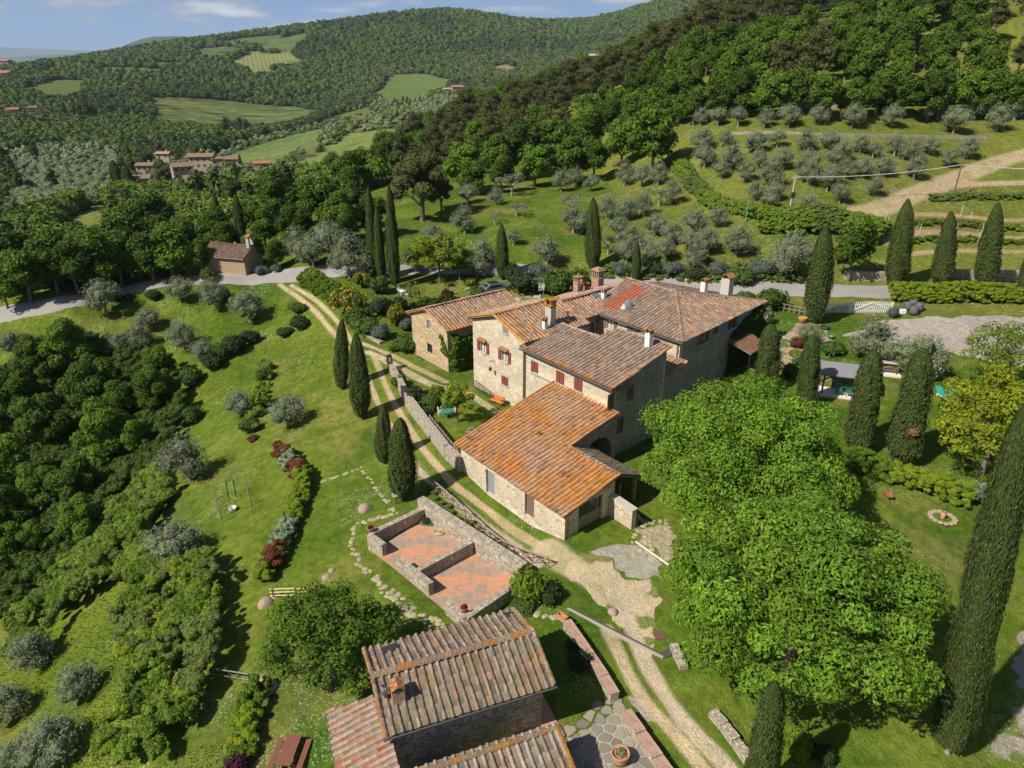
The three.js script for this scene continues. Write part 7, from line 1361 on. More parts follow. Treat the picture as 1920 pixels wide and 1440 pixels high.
{ // wooden rail by the hipped house, railing at the tower, post and wire bits
  const a = hit(1450, 580), b = hit(1508, 592), t = thing('rail_fence', 'short grey wooden rail at the corner of the hipped house', 'fence', a), d = b.clone().sub(a), at = (s, h) => V(d.x * s, d.y * s + h, d.z * s);
  for (let i = 0; i <= 6; i++) part('post', box(0.1, 1.1, 0.1).translate(...at(i / 6, 0.5).toArray()), M.oldwood, t);
  part('rail', mg([plank(at(0, 0.95), at(1, 0.95), 0.09, 0.06), plank(at(0, 0.45), at(1, 0.45), 0.09, 0.06)]), M.oldwood, t);
  const p = farmPt(26.6, 10.9, 0), q = farmPt(22.6, 10.4, 0), t2 = thing('iron_railing', 'grey iron railing along the foot of the gabled house', 'railing', p), e = q.clone().sub(p), f = (s, h) => V(e.x * s, e.y * s + h, e.z * s);
  part('rail', mg([bar(f(0, 1), f(1, 1), 0.03), bar(f(0, 0.15), f(1, 0.15), 0.02)]), M.iron, t2);
  part('baluster', mg(Array.from({ length: 26 }, (_, i) => bar(f(i / 25, 0), f(i / 25, 1), i % 8 ? 0.012 : 0.03))), M.iron, t2);
}
function farmPt(a, b, y) { return V(O0[0] + a * E1[0] + b * E2[0], y, O0[1] + a * E1[1] + b * E2[1]); }
{ // wattle screen on the garden wall
  const a = hit(806, 798), b = hit(862, 868), t = thing('wattle_screen', 'brown woven screen standing behind the garden wall', 'fence', a), d = b.clone().sub(a), n = 22;
  for (let i = 0; i < n; i++) { const s = (i + 0.5) / n; part('slat', box(Math.hypot(d.x, d.z) / n - 0.02, 1.0, 0.04, 0, 0, 0, Math.atan2(-d.z, d.x)).translate(d.x * s, d.y * s + 0.75, d.z * s), i % 2 ? M.wood : M.oldwood, t); }
}
{ // plot with wire fence posts
  const green = std([0.03, 0.075, 0.05], 0.6);
  const wire = (x0, y0, x1, y1, label) => { const a = hit(x0, y0), b = hit(x1, y1), t = thing('wire_fence', label, 'fence', a), d = b.clone().sub(a), at = (s, h) => V(d.x * s, hAt(a.x + d.x * s, a.z + d.z * s) - a.y + h, d.z * s), list = []; for (let i = 0; i <= 3; i++) part('post', bar(at(i / 3, -0.2), at(i / 3, 1.6), 0.04), M.oldwood, t); for (let k = 0; k < 9; k++) for (let i = 0; i < 6; i++) list.push(bar(at(i / 6, 0.1 + k * 0.17), at((i + 1) / 6, 0.1 + k * 0.17), 0.008, 0.008, 3)); for (let i = 0; i <= 24; i++) list.push(bar(at(i / 24, 0.05), at(i / 24, 1.5), 0.007, 0.007, 3)); part('wire_mesh', mg(list), M.steel, t); };
  wire(402, 938, 416, 980, 'left side of the small wire fenced plot'); wire(463, 915, 473, 965, 'right side of the small wire fenced plot');
  const a = hit(429, 933), b = hit(443, 931), t = thing('gate_frame', 'dark green metal gate frame of the wire fenced plot', 'gate'.toString(), a), d = b.clone().sub(a);
  part('frame', mg([bar(V(0, -0.2, 0), V(0, 1.9, 0), 0.05), bar(V(d.x, d.y - 0.2, d.z), V(d.x, d.y + 1.9, d.z), 0.05), bar(V(0, 1.85, 0), V(d.x, d.y + 1.85, d.z), 0.04)]), green, t);
  const p = hit(437, 958), s = thing('white_tub', 'white plastic tub lying in the wire fenced plot', 'tub', p); part('tub', lathe([[0.02, 0], [0.28, 0], [0.36, 0.4], [0.32, 0.4], [0.25, 0.06], [0.02, 0.06]]), M.white, s);
  const g0 = hit(398, 1272), g1 = hit(470, 1284), gt = thing('metal_rail', 'dark green metal rail at the upper end of the low hedge', 'railing', g0), gd = g1.clone().sub(g0);
  part('rail', mg([bar(V(0, 0.9, 0), V(gd.x, gd.y + 0.9, gd.z), 0.05), bar(V(0, 0.4, 0), V(gd.x, gd.y + 0.4, gd.z), 0.03)]), M.steel, gt); part('post', mg([0, 0.5, 1].map((k) => bar(V(gd.x * k, gd.y * k - 0.1, gd.z * k), V(gd.x * k, gd.y * k + 0.95, gd.z * k), 0.05))), green, gt);
}
// vineyard posts on the right slope
{
  const post = bar(V(0, 0, 0), V(0.12, 1.7, 0), 0.06);
  [[1662, 415], [1722, 430], [1770, 432], [1790, 428], [1817, 405], [1838, 430], [1832, 445], [1660, 400], [1800, 395], [1775, 350]].sort((a, b) => a[0] - b[0]).forEach(([x, y], i) => { const p = hit(x, y + 12), t = thing('vineyard_post', 'pale leaning post in the young vineyard, ' + ORD[i] + ' from the left', 'post', p, 'posts of the young vineyard'); part('post', post, M.cement, t); });
}
hedge('row of young vines nearest the lane', [[1700, 455], [1800, 452], [1960, 455]], 1.1, 0.7, [[1, 'hedge']], 81, 'vine_row'); hedge('second row of young vines from the lane', [[1690, 422], [1800, 423], [1960, 428]], 1.3, 0.8, [[0.5, 'scrub'], [1, 'bramble']], 82, 'vine_row'); hedge('third row of young vines from the lane', [[1740, 375], [1830, 372], [1960, 368]], 1.4, 0.8, [[1, 'scrub']], 83, 'vine_row');
{ // poles and the line between them
  const pole = (x, y, y2, name, label, m) => { const p = hit(x, y), mm = mpp(p), h = (y - y2) * mm, t = thing(name, label, 'pole', p); part('pole', bar(V(0, -0.3, 0), V(0.02 * h, h, 0), 0.14, 0.1, 8), m, t); return [t, h, p]; };
  const [t1, h1, p1] = pole(1482, 385, 330, 'utility_pole', 'grey concrete utility pole on the olive hillside', M.cement); part('transformer', box(0.5, 0.9, 0.4, 0.1, h1 * 0.35, 0.25), M.iron, t1); part('crossarm', box(1.0, 0.12, 0.12, 0, h1 * 0.92, 0), M.cement, t1);
  const [t2, h2, p2] = pole(1786, 372, 288, 'utility_pole', 'brown wooden utility pole beside the vineyard track', M.wood); part('crossarm', box(1.0, 0.12, 0.12, 0, h2 * 0.9, 0), M.wood, t2);
  pole(1398, 415, 377, 'green_post', 'thin green metal post on the hillside hedge', std([0.08, 0.28, 0.2], 0.6));
  const A = V(p1.x, p1.y + h1 * 0.94, p1.z), B = V(p2.x, p2.y + h2 * 0.72, p2.z), C = V(p2.x + 60, p2.y + h2 * 0.6, p2.z + 4);
  const w = (a, b, sag) => new THREE.TubeGeometry(new THREE.QuadraticBezierCurve3(a, a.clone().add(b).multiplyScalar(0.5).add(V(0, -sag, 0)), b), 24, 0.06, 5);
  world('power_cable', mg([w(A, B, 1.2), w(B, C, 1.5)]), std([0.55, 0.56, 0.57], 0.5), null, 'pale cable strung between the two utility poles', 'cable');
}
// ---------------------------------------------------------------- things in the gardens
function chair(name, label, p, ry, m) {
  const t = thing(name, label, 'chair', p, null); t.rotation.y = ry;
  part('seat', box(0.5, 0.05, 0.48, 0, 0.44, 0), m, t); part('backrest', mg([box(0.5, 0.06, 0.04, 0, 0.86, -0.24), ...[-2, -1, 0, 1, 2].map((i) => box(0.05, 0.42, 0.03, i * 0.1, 0.66, -0.23))]), m, t);
  for (const x of [-1, 1]) { for (const z of [-1, 1]) part('leg', bar(V(x * 0.26, 0, z * 0.26), V(x * 0.21, 0.44, z * 0.2), 0.03), m, t); part('armrest', mg([box(0.05, 0.04, 0.48, x * 0.27, 0.66, 0), box(0.04, 0.22, 0.04, x * 0.27, 0.55, 0.22)]), m, t); }
  return t;
}
const plasticGreen = std([0.035, 0.22, 0.14], 0.45), plasticWhite = std([0.78, 0.78, 0.76], 0.4);
function ovalTable(label, p, ry, m, lx, lz) { const t = thing('garden_table', label, 'table', p); t.rotation.y = ry; part('tabletop', new THREE.CylinderGeometry(1, 1, 0.05, 26).scale(lx, 1, lz).translate(0, 0.72, 0), m, t); for (const x of [-1, 1]) for (const z of [-1, 1]) part('leg', bar(V(x * lx * 0.62, 0, z * lz * 0.62), V(x * lx * 0.55, 0.72, z * lz * 0.55), 0.045), m, t); return t; }
ovalTable('oval green plastic table under the small tree of the walled garden', hit(839, 782), 0.9, plasticGreen, 0.75, 0.55);
chair('garden_chair', 'white plastic chair at the left of the green garden table', hit(826, 778), 1.9, plasticWhite); chair('garden_chair', 'white plastic chair at the right of the green garden table', hit(850, 779), -1.2, plasticWhite);
ovalTable('white round table on the mown garden beyond the annex', hit(756, 554), 0.3, plasticWhite, 0.55, 0.55); chair('garden_chair', 'white chair behind the round white table beyond the annex', hit(749, 549), 0.6, plasticWhite); chair('garden_chair', 'white chair in front of the round white table beyond the annex', hit(763, 557), -1.8, plasticWhite);
{ const p = farmPt(21.4, 10.2, 0.05), t = thing('garden_bench', 'bright orange wooden bench by the gabled house wall', 'bench', p), m = std([0.55, 0.17, 0.045], 0.7); t.rotation.y = TH + 0.15; for (let i = 0; i < 4; i++) part('slat', box(1.7, 0.04, 0.12, 0, 0.45, -0.2 + i * 0.14), m, t); for (let i = 0; i < 3; i++) part('slat', box(1.7, 0.12, 0.04, 0, 0.6 + i * 0.15, -0.3, 0, -0.15), m, t); for (const x of [-0.75, 0.75]) { part('leg', mg([box(0.06, 0.45, 0.06, x, 0.22, 0.2), box(0.06, 1.0, 0.06, x, 0.5, -0.28)]), M.iron, t); part('armrest', box(0.06, 0.05, 0.5, x, 0.68, -0.03), M.iron, t); } }
{ const p = farmPt(23.1, 11.2, 3.9), t = thing('wall_lamp', 'dark lantern on a bracket between the tower windows', 'lamp', p); t.rotation.y = TH; part('bracket', mg([bar(V(0, 0.3, 0), V(0, 0.45, 0.55), 0.025), bar(V(0, 0.1, 0), V(0, 0.45, 0.55), 0.02), bar(V(0, 0.45, 0.55), V(0, -0.3, 0.55), 0.015)]), M.iron, t); part('lantern', lathe([[0.02, -0.7], [0.14, -0.65], [0.18, -0.35], [0.05, -0.28]], 8).translate(0, 0, 0.55), M.iron, t); }
{ const p = hit(732, 695), t = thing('clay_urn', 'tall clay urn on the wall end at the start of the walled garden', 'urn', V(p.x, p.y + 0.95, p.z)); part('urn', lathe([[0.02, 0], [0.3, 0], [0.42, 0.35], [0.3, 0.75], [0.34, 0.85], [0.24, 0.83]], 16), std([0.36, 0.19, 0.13], 0.9), t); part('plant', crown(555, [[0, 1.0, 0, 0.3, 0.8]], 80, { cols: OAK, size: 0.2, wide: 0.3, core: 0.5, two: true }), leafMat, t); }
{ // picnic table on the bottom lawn
  const p = hit(545, 1424), t = thing('picnic_table', 'red brown picnic table with two benches at the bottom of the lawn', 'table', p), m = std([0.2, 0.075, 0.05], 0.75); t.rotation.y = Math.PI / 2 - 0.05;
  for (let i = 0; i < 5; i++) part('plank', box(1.9, 0.05, 0.15, 0, 0.75, -0.32 + i * 0.16), m, t);
  for (const s of [-1, 1]) for (let i = 0; i < 2; i++) part('bench_plank', box(1.9, 0.05, 0.14, 0, 0.45, s * (0.72 + i * 0.15)), m, t);
  for (const x of [-0.7, 0.7]) part('leg', mg([plank(V(x, 0, -0.75), V(x, 0.74, -0.25), 0.09, 0.05), plank(V(x, 0, 0.75), V(x, 0.74, 0.25), 0.09, 0.05), box(0.06, 0.09, 1.7, x + 0.06, 0.4, 0)]), m, t);
}
{ // grey roofed shelter with green table set
  const a = hit(1547, 738), t = thing('garden_shelter', 'open garden shelter with grey roof and white floor on the right lawn', 'shelter', a); const ry = -0.32; t.rotation.y = ry;
  const fl = std([0.66, 0.64, 0.6], 0.9), gm = new THREE.MeshStandardMaterial({ color: lin(0.2, 0.2, 0.21), roughness: 0.95, bumpMap: grassBump, bumpScale: 0.05 });
  part('floor', box(4.6, 0.7, 3.4, 1.6, -0.2, -1.0), fl, t);
  for (const x of [-0.4, 3.7]) for (const z of [0.4, -2.4]) part('post', box(0.16, 2.3, 0.16, x, 1.3, z), M.wood, t);
  const r1 = part('roof', mg([box(5.0, 0.12, 2.1, 1.65, 2.75, -0.05, 0, 0.36), box(5.0, 0.12, 2.1, 1.65, 2.75, -1.95, 0, -0.36)]), gm, t);
  part('batten', mg([0, 1, 2, 3, 4, 5].map((i) => box(4.96, 0.04, 0.05, 1.65, 2.46 + i * 0.125, 0.85 - i * 0.33, 0, 0.36))), gm, r1);
  const loc = (x, z) => V(x, 0.15, z).applyAxisAngle(V(0, 1, 0), ry).add(a);
  const tb = thing('shelter_table', 'dark green table under the garden shelter', 'table', loc(1.9, -0.6)); tb.rotation.y = ry; part('tabletop', box(2.0, 0.05, 0.95, 0, 0.73, 0), plasticGreen, tb); for (const x of [-0.85, 0.85]) for (const z of [-0.36, 0.36]) part('leg', box(0.06, 0.72, 0.06, x, 0.36, z), plasticGreen, tb);
  const pl = thing('white_plate', 'white dish on the green table under the shelter', 'plate', loc(1.9, -0.6).add(V(0, 0.76, 0))); part('dish', lathe([[0.01, 0], [0.1, 0.0], [0.16, 0.06], [0.1, 0.03]]), plasticWhite, pl);
  [[1.2, 0.25, Math.PI], [2.1, 0.3, Math.PI], [1.2, -1.5, 0], [2.2, -1.5, 0]].forEach(([x, z, r], i) => chair('shelter_chair', 'dark green chair under the shelter, ' + ['front left', 'front right', 'back left', 'back right'][i] + ' of the table', loc(x, z), ry + r, plasticGreen));
}
{ // brick barbecue bench
  const p = hit(1660, 700), t = thing('garden_bench', 'wooden bench with arched back on a white slab behind the cypresses', 'bench', p); t.rotation.y = -0.3; part('slab', box(2.4, 0.4, 1.5, 0.2, -0.1, 0), std([0.62, 0.6, 0.56], 0.9), t); part('seat', box(1.9, 0.06, 0.5, 0.2, 0.62, 0), M.wood, t); part('shelf', box(2.0, 0.1, 0.6, 0.2, 1.15, -0.3), M.cement, t); part('arch', mg([new THREE.TorusGeometry(0.75, 0.06, 6, 14, Math.PI).translate(0.2, 0.15, 0.28), box(0.1, 1.1, 0.1, -0.75, 0.6, -0.2), box(0.1, 1.1, 0.1, 1.15, 0.6, -0.2)]), std([0.3, 0.14, 0.06], 0.8), t);
}
for (const [x, y, label] of [[1769, 748, 'green and white sun lounger on the right lawn, left of two'], [1790, 749, 'green and white sun lounger on the right lawn, right of two']]) { const p = hit(x, y), t = thing('sun_lounger', label, 'sun lounger', p); t.rotation.y = x > 1780 ? -0.25 : 0.1; part('frame', mg([box(0.06, 0.06, 1.3, -0.34, 0.32, 0), box(0.06, 0.06, 1.3, 0.34, 0.32, 0), box(0.74, 0.06, 0.06, 0, 0.32, 0.65)]), plasticWhite, t); for (const a of [-1, 1]) for (const b of [-1, 1]) part('leg', box(0.06, 0.32, 0.06, a * 0.34, 0.16, b * 0.6), plasticWhite, t); part('seat', box(0.66, 0.04, 1.2, 0, 0.37, 0.05), std([0.02, 0.3, 0.24], 0.6), t); part('backrest', box(0.66, 0.04, 0.8, 0, 0.65, -0.82, 0, 0.75), std([0.02, 0.3, 0.24], 0.6), t); }
for (const [x, y, label] of [[1701, 582, 'dark barrel at the left of the group by the white gate'], [1712, 590, 'dark barrel in front in the group by the white gate'], [1722, 583, 'dark barrel at the right of the group by the white gate'], [1710, 578, 'dark barrel at the back of the group by the white gate']]) { const p = hit(x, y), t = thing('barrel', label, 'barrel', p); part('barrel', lathe([[0.02, 0], [0.42, 0], [0.52, 0.4], [0.52, 0.65], [0.42, 1.05], [0.38, 1.05], [0.36, 1.0], [0.02, 1.0]], 18), std([0.12, 0.115, 0.12], 0.6), t); part('hoop', mg([0.25, 0.8].map((y2) => new THREE.TorusGeometry(0.5, 0.02, 5, 18).rotateX(Math.PI / 2).translate(0, y2, 0))), M.iron, t); }
{ const p = hit(1692, 588), t = thing('white_crate', 'white box beside the barrels', 'box', p); part('crate', mg([box(0.6, 0.06, 0.5, 0, 0.05, 0), box(0.05, 0.5, 0.5, -0.29, 0.3, 0), box(0.05, 0.5, 0.5, 0.29, 0.3, 0), box(0.53, 0.5, 0.05, 0, 0.3, 0.23), box(0.53, 0.5, 0.05, 0, 0.3, -0.23)]), plasticWhite, t); }
{ const p = hit(1547, 616), t = thing('rubber_tyre', 'dark tyre lying on the grass by the bare cypress foot', 'tyre', p); part('tyre', new THREE.TorusGeometry(0.42, 0.16, 8, 20).rotateX(Math.PI / 2).translate(0, 0.15, 0), M.dark, t); const q = hit(1557, 634), t2 = thing('green_basin', 'small green basin on the grass behind the shelter', 'basin', q); part('basin', lathe([[0.02, 0], [0.3, 0], [0.42, 0.3], [0.37, 0.28], [0.02, 0.06]]), std([0.05, 0.25, 0.2], 0.5), t2); const s = hit(1504, 604), t3 = thing('orange_tub', 'orange clay tub at the foot of the wooden rail', 'tub', s); part('tub', lathe([[0.02, 0], [0.4, 0], [0.58, 0.6], [0.5, 0.62], [0.02, 0.5]]), std([0.55, 0.22, 0.08], 0.9), t3); }
{ // fire ring and odd stones on the right lawn
  const p = hit(1767, 972), t = thing('fire_ring', 'ring of pale stones with a clay pot on the right lawn', 'fire ring', p); for (let i = 0; i < 14; i++) { const m = part('stone', rock(0.22, i + 4, 1, 0.6, 1), rockMat, t); m.position.set(Math.cos(i * 0.45) * 0.85, 0.08, Math.sin(i * 0.45) * 0.85); } part('pot', lathe([[0.02, 0], [0.16, 0], [0.2, 0.5], [0.02, 0.5]]), std([0.5, 0.26, 0.15], 0.9), t);
  const q = hit(1664, 935), w = thing('wheelbarrow', 'rusty orange wheelbarrow in the grass behind the walnut tree', 'wheelbarrow', q); part('tray', mg([box(0.6, 0.05, 0.9, 0, 0.45, 0), box(0.05, 0.25, 0.9, -0.3, 0.58, 0, 0, 0, 0.3), box(0.05, 0.25, 0.9, 0.3, 0.58, 0, 0, 0, -0.3), box(0.6, 0.25, 0.05, 0, 0.58, -0.45)]), std([0.3, 0.11, 0.05], 0.8), w); part('wheel', new THREE.TorusGeometry(0.18, 0.05, 6, 14).rotateY(Math.PI / 2).translate(0, 0.2, -0.65), M.dark, w); w.scale.setScalar(0.75); part('handle', mg([bar(V(-0.25, 0.35, 0.9), V(-0.15, 0.3, -0.65), 0.025), bar(V(0.25, 0.35, 0.9), V(0.15, 0.3, -0.65), 0.025)]), M.iron, w);
}
{ // timber trestle and clutter by the porch
  const p = hit(1178, 975), t = thing('timber_trestle', 'grey timber trestle leaning by the open porch of the barn', 'trestle', p); part('beam', plank(V(-1.0, 1.0, -0.9), V(0.7, 0.85, 0.6), 0.14, 0.14), M.oldwood, t); part('leg', mg([plank(V(0.6, 0, 0.5), V(0.65, 0.85, 0.55), 0.1, 0.1), plank(V(1.1, 0, 0.2), V(0.6, 0.85, 0.5), 0.1, 0.1), plank(V(-0.8, 0, -0.8), V(-0.6, 2.6, -1.1), 0.07, 0.07)]), M.oldwood, t);
  const q = hit(1166, 968), s = thing('white_sack', 'white sack on the ground by the porch trestle', 'sack', q); part('sack', rock(0.28, 12, 0.8, 1.2, 0.8), M.white, s);
}
{ // information board
  const p = hit(744, 945), t = thing('sign_board', 'small slanted sign board at the foot of the front cypress', 'sign', p); part('post', bar(V(0, 0, 0), V(0, 0.9, 0), 0.04), M.iron, t); part('panel', box(0.7, 0.03, 0.45, 0, 0.95, 0, 0.5, 0.5), std([0.3, 0.33, 0.33], 0.4), t);
  const q = hit(1048, 1172), o = thing('clay_trough', 'orange clay trough on the end of the brick topped wall', 'trough', V(q.x + 0.2, q.y + 0.55, q.z)); part('trough', mg([box(0.7, 0.05, 0.35, 0, 0.03, 0), box(0.7, 0.25, 0.05, 0, 0.15, 0.16), box(0.7, 0.25, 0.05, 0, 0.15, -0.16), box(0.05, 0.25, 0.28, 0.33, 0.15, 0), box(0.05, 0.25, 0.28, -0.33, 0.15, 0)]).rotateY(-0.8), std([0.5, 0.22, 0.1], 0.9), o);
}
// logs edging the mown garden
for (const [x0, y0, x1, y1, label] of [[872, 545, 890, 538, 'pale log edging the garden left of the car'], [843, 555, 857, 549, 'pale log edging the garden behind the red leaved bush']]) { const a = hit(x0, y0), b = hit(x1, y1), t = thing('garden_log', label, 'log', a); part('log', bar(V(0, 0.12, 0), b.clone().sub(a).add(V(0, 0.12, 0)), 0.16, 0.14, 9), std([0.4, 0.34, 0.26], 0.9), t); }
{ const p = hit(787, 561), t = thing('garden_post', 'dark post in the grass beyond the annex roof', 'post', p); part('post', bar(V(0, 0, 0), V(0, 1.2, 0), 0.14), M.dark, t); }
// ---------------------------------------------------------------- the parked car
{
  const p = hit(930, 548), t = thing('parked_car', 'silver blue hatchback parked on the drive behind the farmhouse', 'car', p); t.rotation.y = 0.5; p.y += 0.02;
  const paint = new THREE.MeshPhysicalMaterial({ color: lin(0.2, 0.24, 0.3), roughness: 0.35, metalness: 0.4, clearcoat: 0.8 }), dark = new THREE.MeshPhysicalMaterial({ color: lin(0.012, 0.016, 0.024), roughness: 0.1, clearcoat: 1 });
  const side = new THREE.Shape([[-2.0, 0.35], [2.0, 0.35], [2.05, 0.75], [1.95, 0.95], [1.0, 1.02], [0.35, 1.42], [-1.3, 1.46], [-1.85, 1.05], [-2.05, 0.9]].map((q) => new THREE.Vector2(...q)));
  part('body', new THREE.ExtrudeGeometry(side, { depth: 1.56, bevelEnabled: true, bevelSize: 0.08, bevelThickness: 0.08, bevelSegments: 3 }).translate(0, 0, -0.78), paint, t);
  const gl = new THREE.Shape([[-1.55, 0.98], [0.85, 1.0], [0.3, 1.36], [-1.25, 1.4]].map((q) => new THREE.Vector2(...q)));
  part('side_window', new THREE.ExtrudeGeometry(gl, { depth: 1.74, bevelEnabled: false }).translate(0, 0, -0.87), dark, t);
  part('windscreen', box(0.03, 0.7, 1.35, 0.74, 1.24, 0, 0, 0, 1.02), dark, t); part('rear_window', box(0.03, 0.55, 1.3, -1.67, 1.27, 0, 0, 0, -0.93), dark, t);
  part('roof_panel', box(1.5, 0.05, 1.4, -0.5, 1.53, 0, 0, 0, -0.02), dark, t);
  for (const x of [-1.3, 1.3]) for (const z of [-0.82, 0.82]) { const w = part('wheel', new THREE.CylinderGeometry(0.32, 0.32, 0.2, 20).rotateX(Math.PI / 2).translate(x, 0.32, z), M.dark, t); part('rim', new THREE.CylinderGeometry(0.2, 0.2, 0.22, 14).rotateX(Math.PI / 2).translate(x, 0.32, z), M.steel, w); }
  for (const z of [-0.6, 0.6]) { part('headlight', box(0.06, 0.14, 0.34, 2.1, 0.78, z), M.white, t); part('tail_light', box(0.06, 0.2, 0.26, -2.1, 0.85, z), std([0.3, 0.02, 0.02], 0.3), t); }
  part('bumper', mg([box(0.14, 0.2, 1.6, 2.1, 0.45, 0), box(0.14, 0.2, 1.6, -2.1, 0.45, 0)]), M.dark, t);
}
// dishes and the aerial
function dish(name, label, pos, r, m, ry, tilt) { const t = thing(name, label, 'satellite dish', pos); t.rotation.y = ry; part('dish', new THREE.SphereGeometry(r * 1.6, 18, 6, 0, 6.2832, 0, 0.68).scale(1, 0.6, 1).translate(0, -r * 0.95, 0).rotateX(Math.PI / 2 - tilt).translate(0, 0.45, 0), m, t); part('arm', mg([bar(V(0, -0.5, 0), V(0, 0.45, -0.1), 0.03), bar(V(0, 0.1, 0.05), V(0, 0.35, 0.5), 0.02), box(0.08, 0.08, 0.14, 0, 0.38, 0.5)]), M.steel, t); return t; }
{
  const p = farmPt(17.1, 24.9, 8.6); dish('satellite_dish', 'large blue grey satellite dish on the hipped roof', p, 0.55, std([0.25, 0.28, 0.33], 0.5), 0.5, 0.35); const c = thing('dish_block', 'small white block at the foot of the blue grey dish', 'block', farmPt(17.8, 24.7, 8.35)); part('block', mg([box(0.4, 0.6, 0.4, 0, 0, 0), box(0.3, 0.4, 0.1, 0.05, 0.45, 0)]), M.white, c);
  dish('satellite_dish', 'dark red satellite dish on the first brick chimney', farmPt(26.3, 26.3, 8.75), 0.42, std([0.22, 0.05, 0.06], 0.5), -0.6, 0.25);
  const q = globalThis.COTTAGE.H.o.localToWorld(V(0.45, 4.25, -1.75)); dish('satellite_dish', 'white satellite dish beside the cottage chimney', q, 0.4, M.white, 3.9, 0.35);
  const a = thing('roof_aerial', 'pale television aerial on the roof of the gabled house', 'aerial', farmPt(24.6, 19.2, 8.9)), s = [bar(V(0, 0, 0), V(0, 2.5, 0), 0.03), bar(V(-1.2, 2.4, 0), V(0.1, 2.4, 0), 0.03)]; for (let i = 0; i < 8; i++) s.push(bar(V(-1.1 + i * 0.15, 2.4, -0.3), V(-1.1 + i * 0.15, 2.4, 0.3), 0.015)); for (let i = 0; i < 6; i++) s.push(bar(V(-0.5, 1.0 + i * 0.16, -0.2), V(0.1, 1.2 + i * 0.12, 0.2), 0.02)); part('aerial', mg(s), M.steel, a); a.rotation.y = 0.2;
  const e = thing('roof_aerial', 'small white aerial on the roof edge of the middle house', 'aerial', farmPt(9.2, 18.4, 8.95)); part('aerial', mg([bar(V(0, 0, 0), V(0, 0.8, 0), 0.025), bar(V(-0.6, 0.7, 0), V(0.4, 0.75, 0), 0.025), bar(V(-0.5, 0.3, -0.2), V(-0.3, 0.9, 0.1), 0.02)]), M.white, e);
}
{ const p = farmPt(5.6, 6.6, 0), q = farmPt(8.6, 5.0, 3.75), t = thing('roof_bush', 'small green bush growing on the orange roof', 'shrub', V(q.x, 3.6, q.z)); part('foliage', crown(777, [[0, 0.12, 0, 0.4, 0.7]], 150, { cols: [[0.06, 0.1, 0.05], [0.11, 0.15, 0.08]], size: 0.14, wide: 0.3, core: 0.8, two: true }), leafMat, t); }
// ---------------------------------------------------------------- the great walnut trees and other single trees near the camera
function bigTree(seed, name, label, px, py, R, H, o = {}) {
  const at = hit(px, py), t = thing(name, label, 'tree', at), r = rngOf(seed), bl = [], n = o.n ?? 46;
  for (let i = 0; i < n; i++) {                              // clumps over a dome, with gaps between them
    const u = (i + 0.5) / n, el = Math.asin(lerp(-0.25, 1, u)), a = i * 2.39996 + r() * 0.5, k = 0.78 + 0.28 * r(), c = Math.cos(el);
    bl.push([Math.cos(a) * c * R * k * (o.sx ?? 1), H * 0.5 + Math.sin(el) * H * 0.46 * k, Math.sin(a) * c * R * k, R * lerp(...(o.rr ?? [0.2, 0.32]), r()), 0.72]);
  }
  for (let i = 0; i < 10; i++) { const a = i * 2.4, d = R * 0.45 * Math.sqrt(r()); bl.push([Math.cos(a) * d, H * lerp(0.4, 0.75, r()), Math.sin(a) * d, R * 0.3, 0.8]); }
  part('trunk', trunkGeo(seed + 1, H * (o.bole ?? 0.4), o.trunk ?? 0.42, 7, R * 0.8), barkMat, t);
  part('crown', crown(seed + 2, bl, o.leaves ?? 46000, { cols: o.cols ?? FRESH, size: o.size ?? 0.34, wide: o.wide ?? 0.42, deep: 0.5, core: o.core ?? 0.62, rand: 0.75, up: 0.45, two: true, hang: -0.2, tint: o.tint }), leafMat, t);
  return t;
}
bigTree(901, 'walnut_tree', 'huge bright green walnut tree, nearer of the two beside the barn', 1466, 1275, 6.2, 11.2, { leaves: 80000, size: 0.26, n: 64, cols: FRESH.map((c) => c.map((x) => x * 1.16)), tint: 0.22, core: 0.4, rr: [0.15, 0.28] });
bigTree(911, 'walnut_tree', 'huge bright green walnut tree, farther of the two beside the barn', 1380, 965, 7.0, 10.3, { leaves: 74000, size: 0.26, n: 60, cols: FRESH.map((c) => c.map((x) => x * 1.16)), tint: 0.22, core: 0.4, rr: [0.15, 0.28] });
bigTree(921, 'cherry_tree', 'dark green spreading tree on the lawn left of the cottage', 628, 1262, 3.6, 5.2, { n: 26, leaves: 13000, cols: [mix3(OAK[0], FRESH[0], 0.2), mix3(OAK[1], FRESH[1], 0.25)], size: 0.26, core: 0.5 });
bigTree(931, 'golden_tree', 'golden green tree with tiered branches at the right edge', 1840, 890, 4.2, 9.5, { trunk: 0.25, n: 34, leaves: 15000, cols: [[0.15, 0.205, 0.01], [0.33, 0.365, 0.02]], size: 0.3, core: 0.35 });
bigTree(941, 'maple_tree', 'light green open tree standing on the gravel drive at the right', 1858, 745, 3.4, 8.5, { trunk: 0.2, n: 24, leaves: 6500, cols: [[0.11, 0.17, 0.016], [0.22, 0.28, 0.035]], size: 0.3, core: 0.0 });
bigTree(951, 'small_tree', 'small yellow green tree shading the green garden table', 858, 792, 1.5, 4.7, { trunk: 0.11, bole: 0.5, n: 16, leaves: 3000, cols: [[0.13, 0.2, 0.014], [0.26, 0.33, 0.03]], size: 0.3, core: 0.3 });
bigTree(961, 'small_tree', 'bright yellow green tree in front of the wood beyond the garden lawn', 826, 530, 4.1, 7.5, { trunk: 0.2, n: 20, leaves: 5000, cols: [[0.13, 0.19, 0.012], [0.26, 0.32, 0.025]], size: 0.42, core: 0.5 });
bigTree(971, 'small_tree', 'dark green tree beside the bright one beyond the garden lawn', 862, 525, 2.6, 4.5, { trunk: 0.15, n: 14, leaves: 3000, cols: OAK, size: 0.36, core: 0.6 });
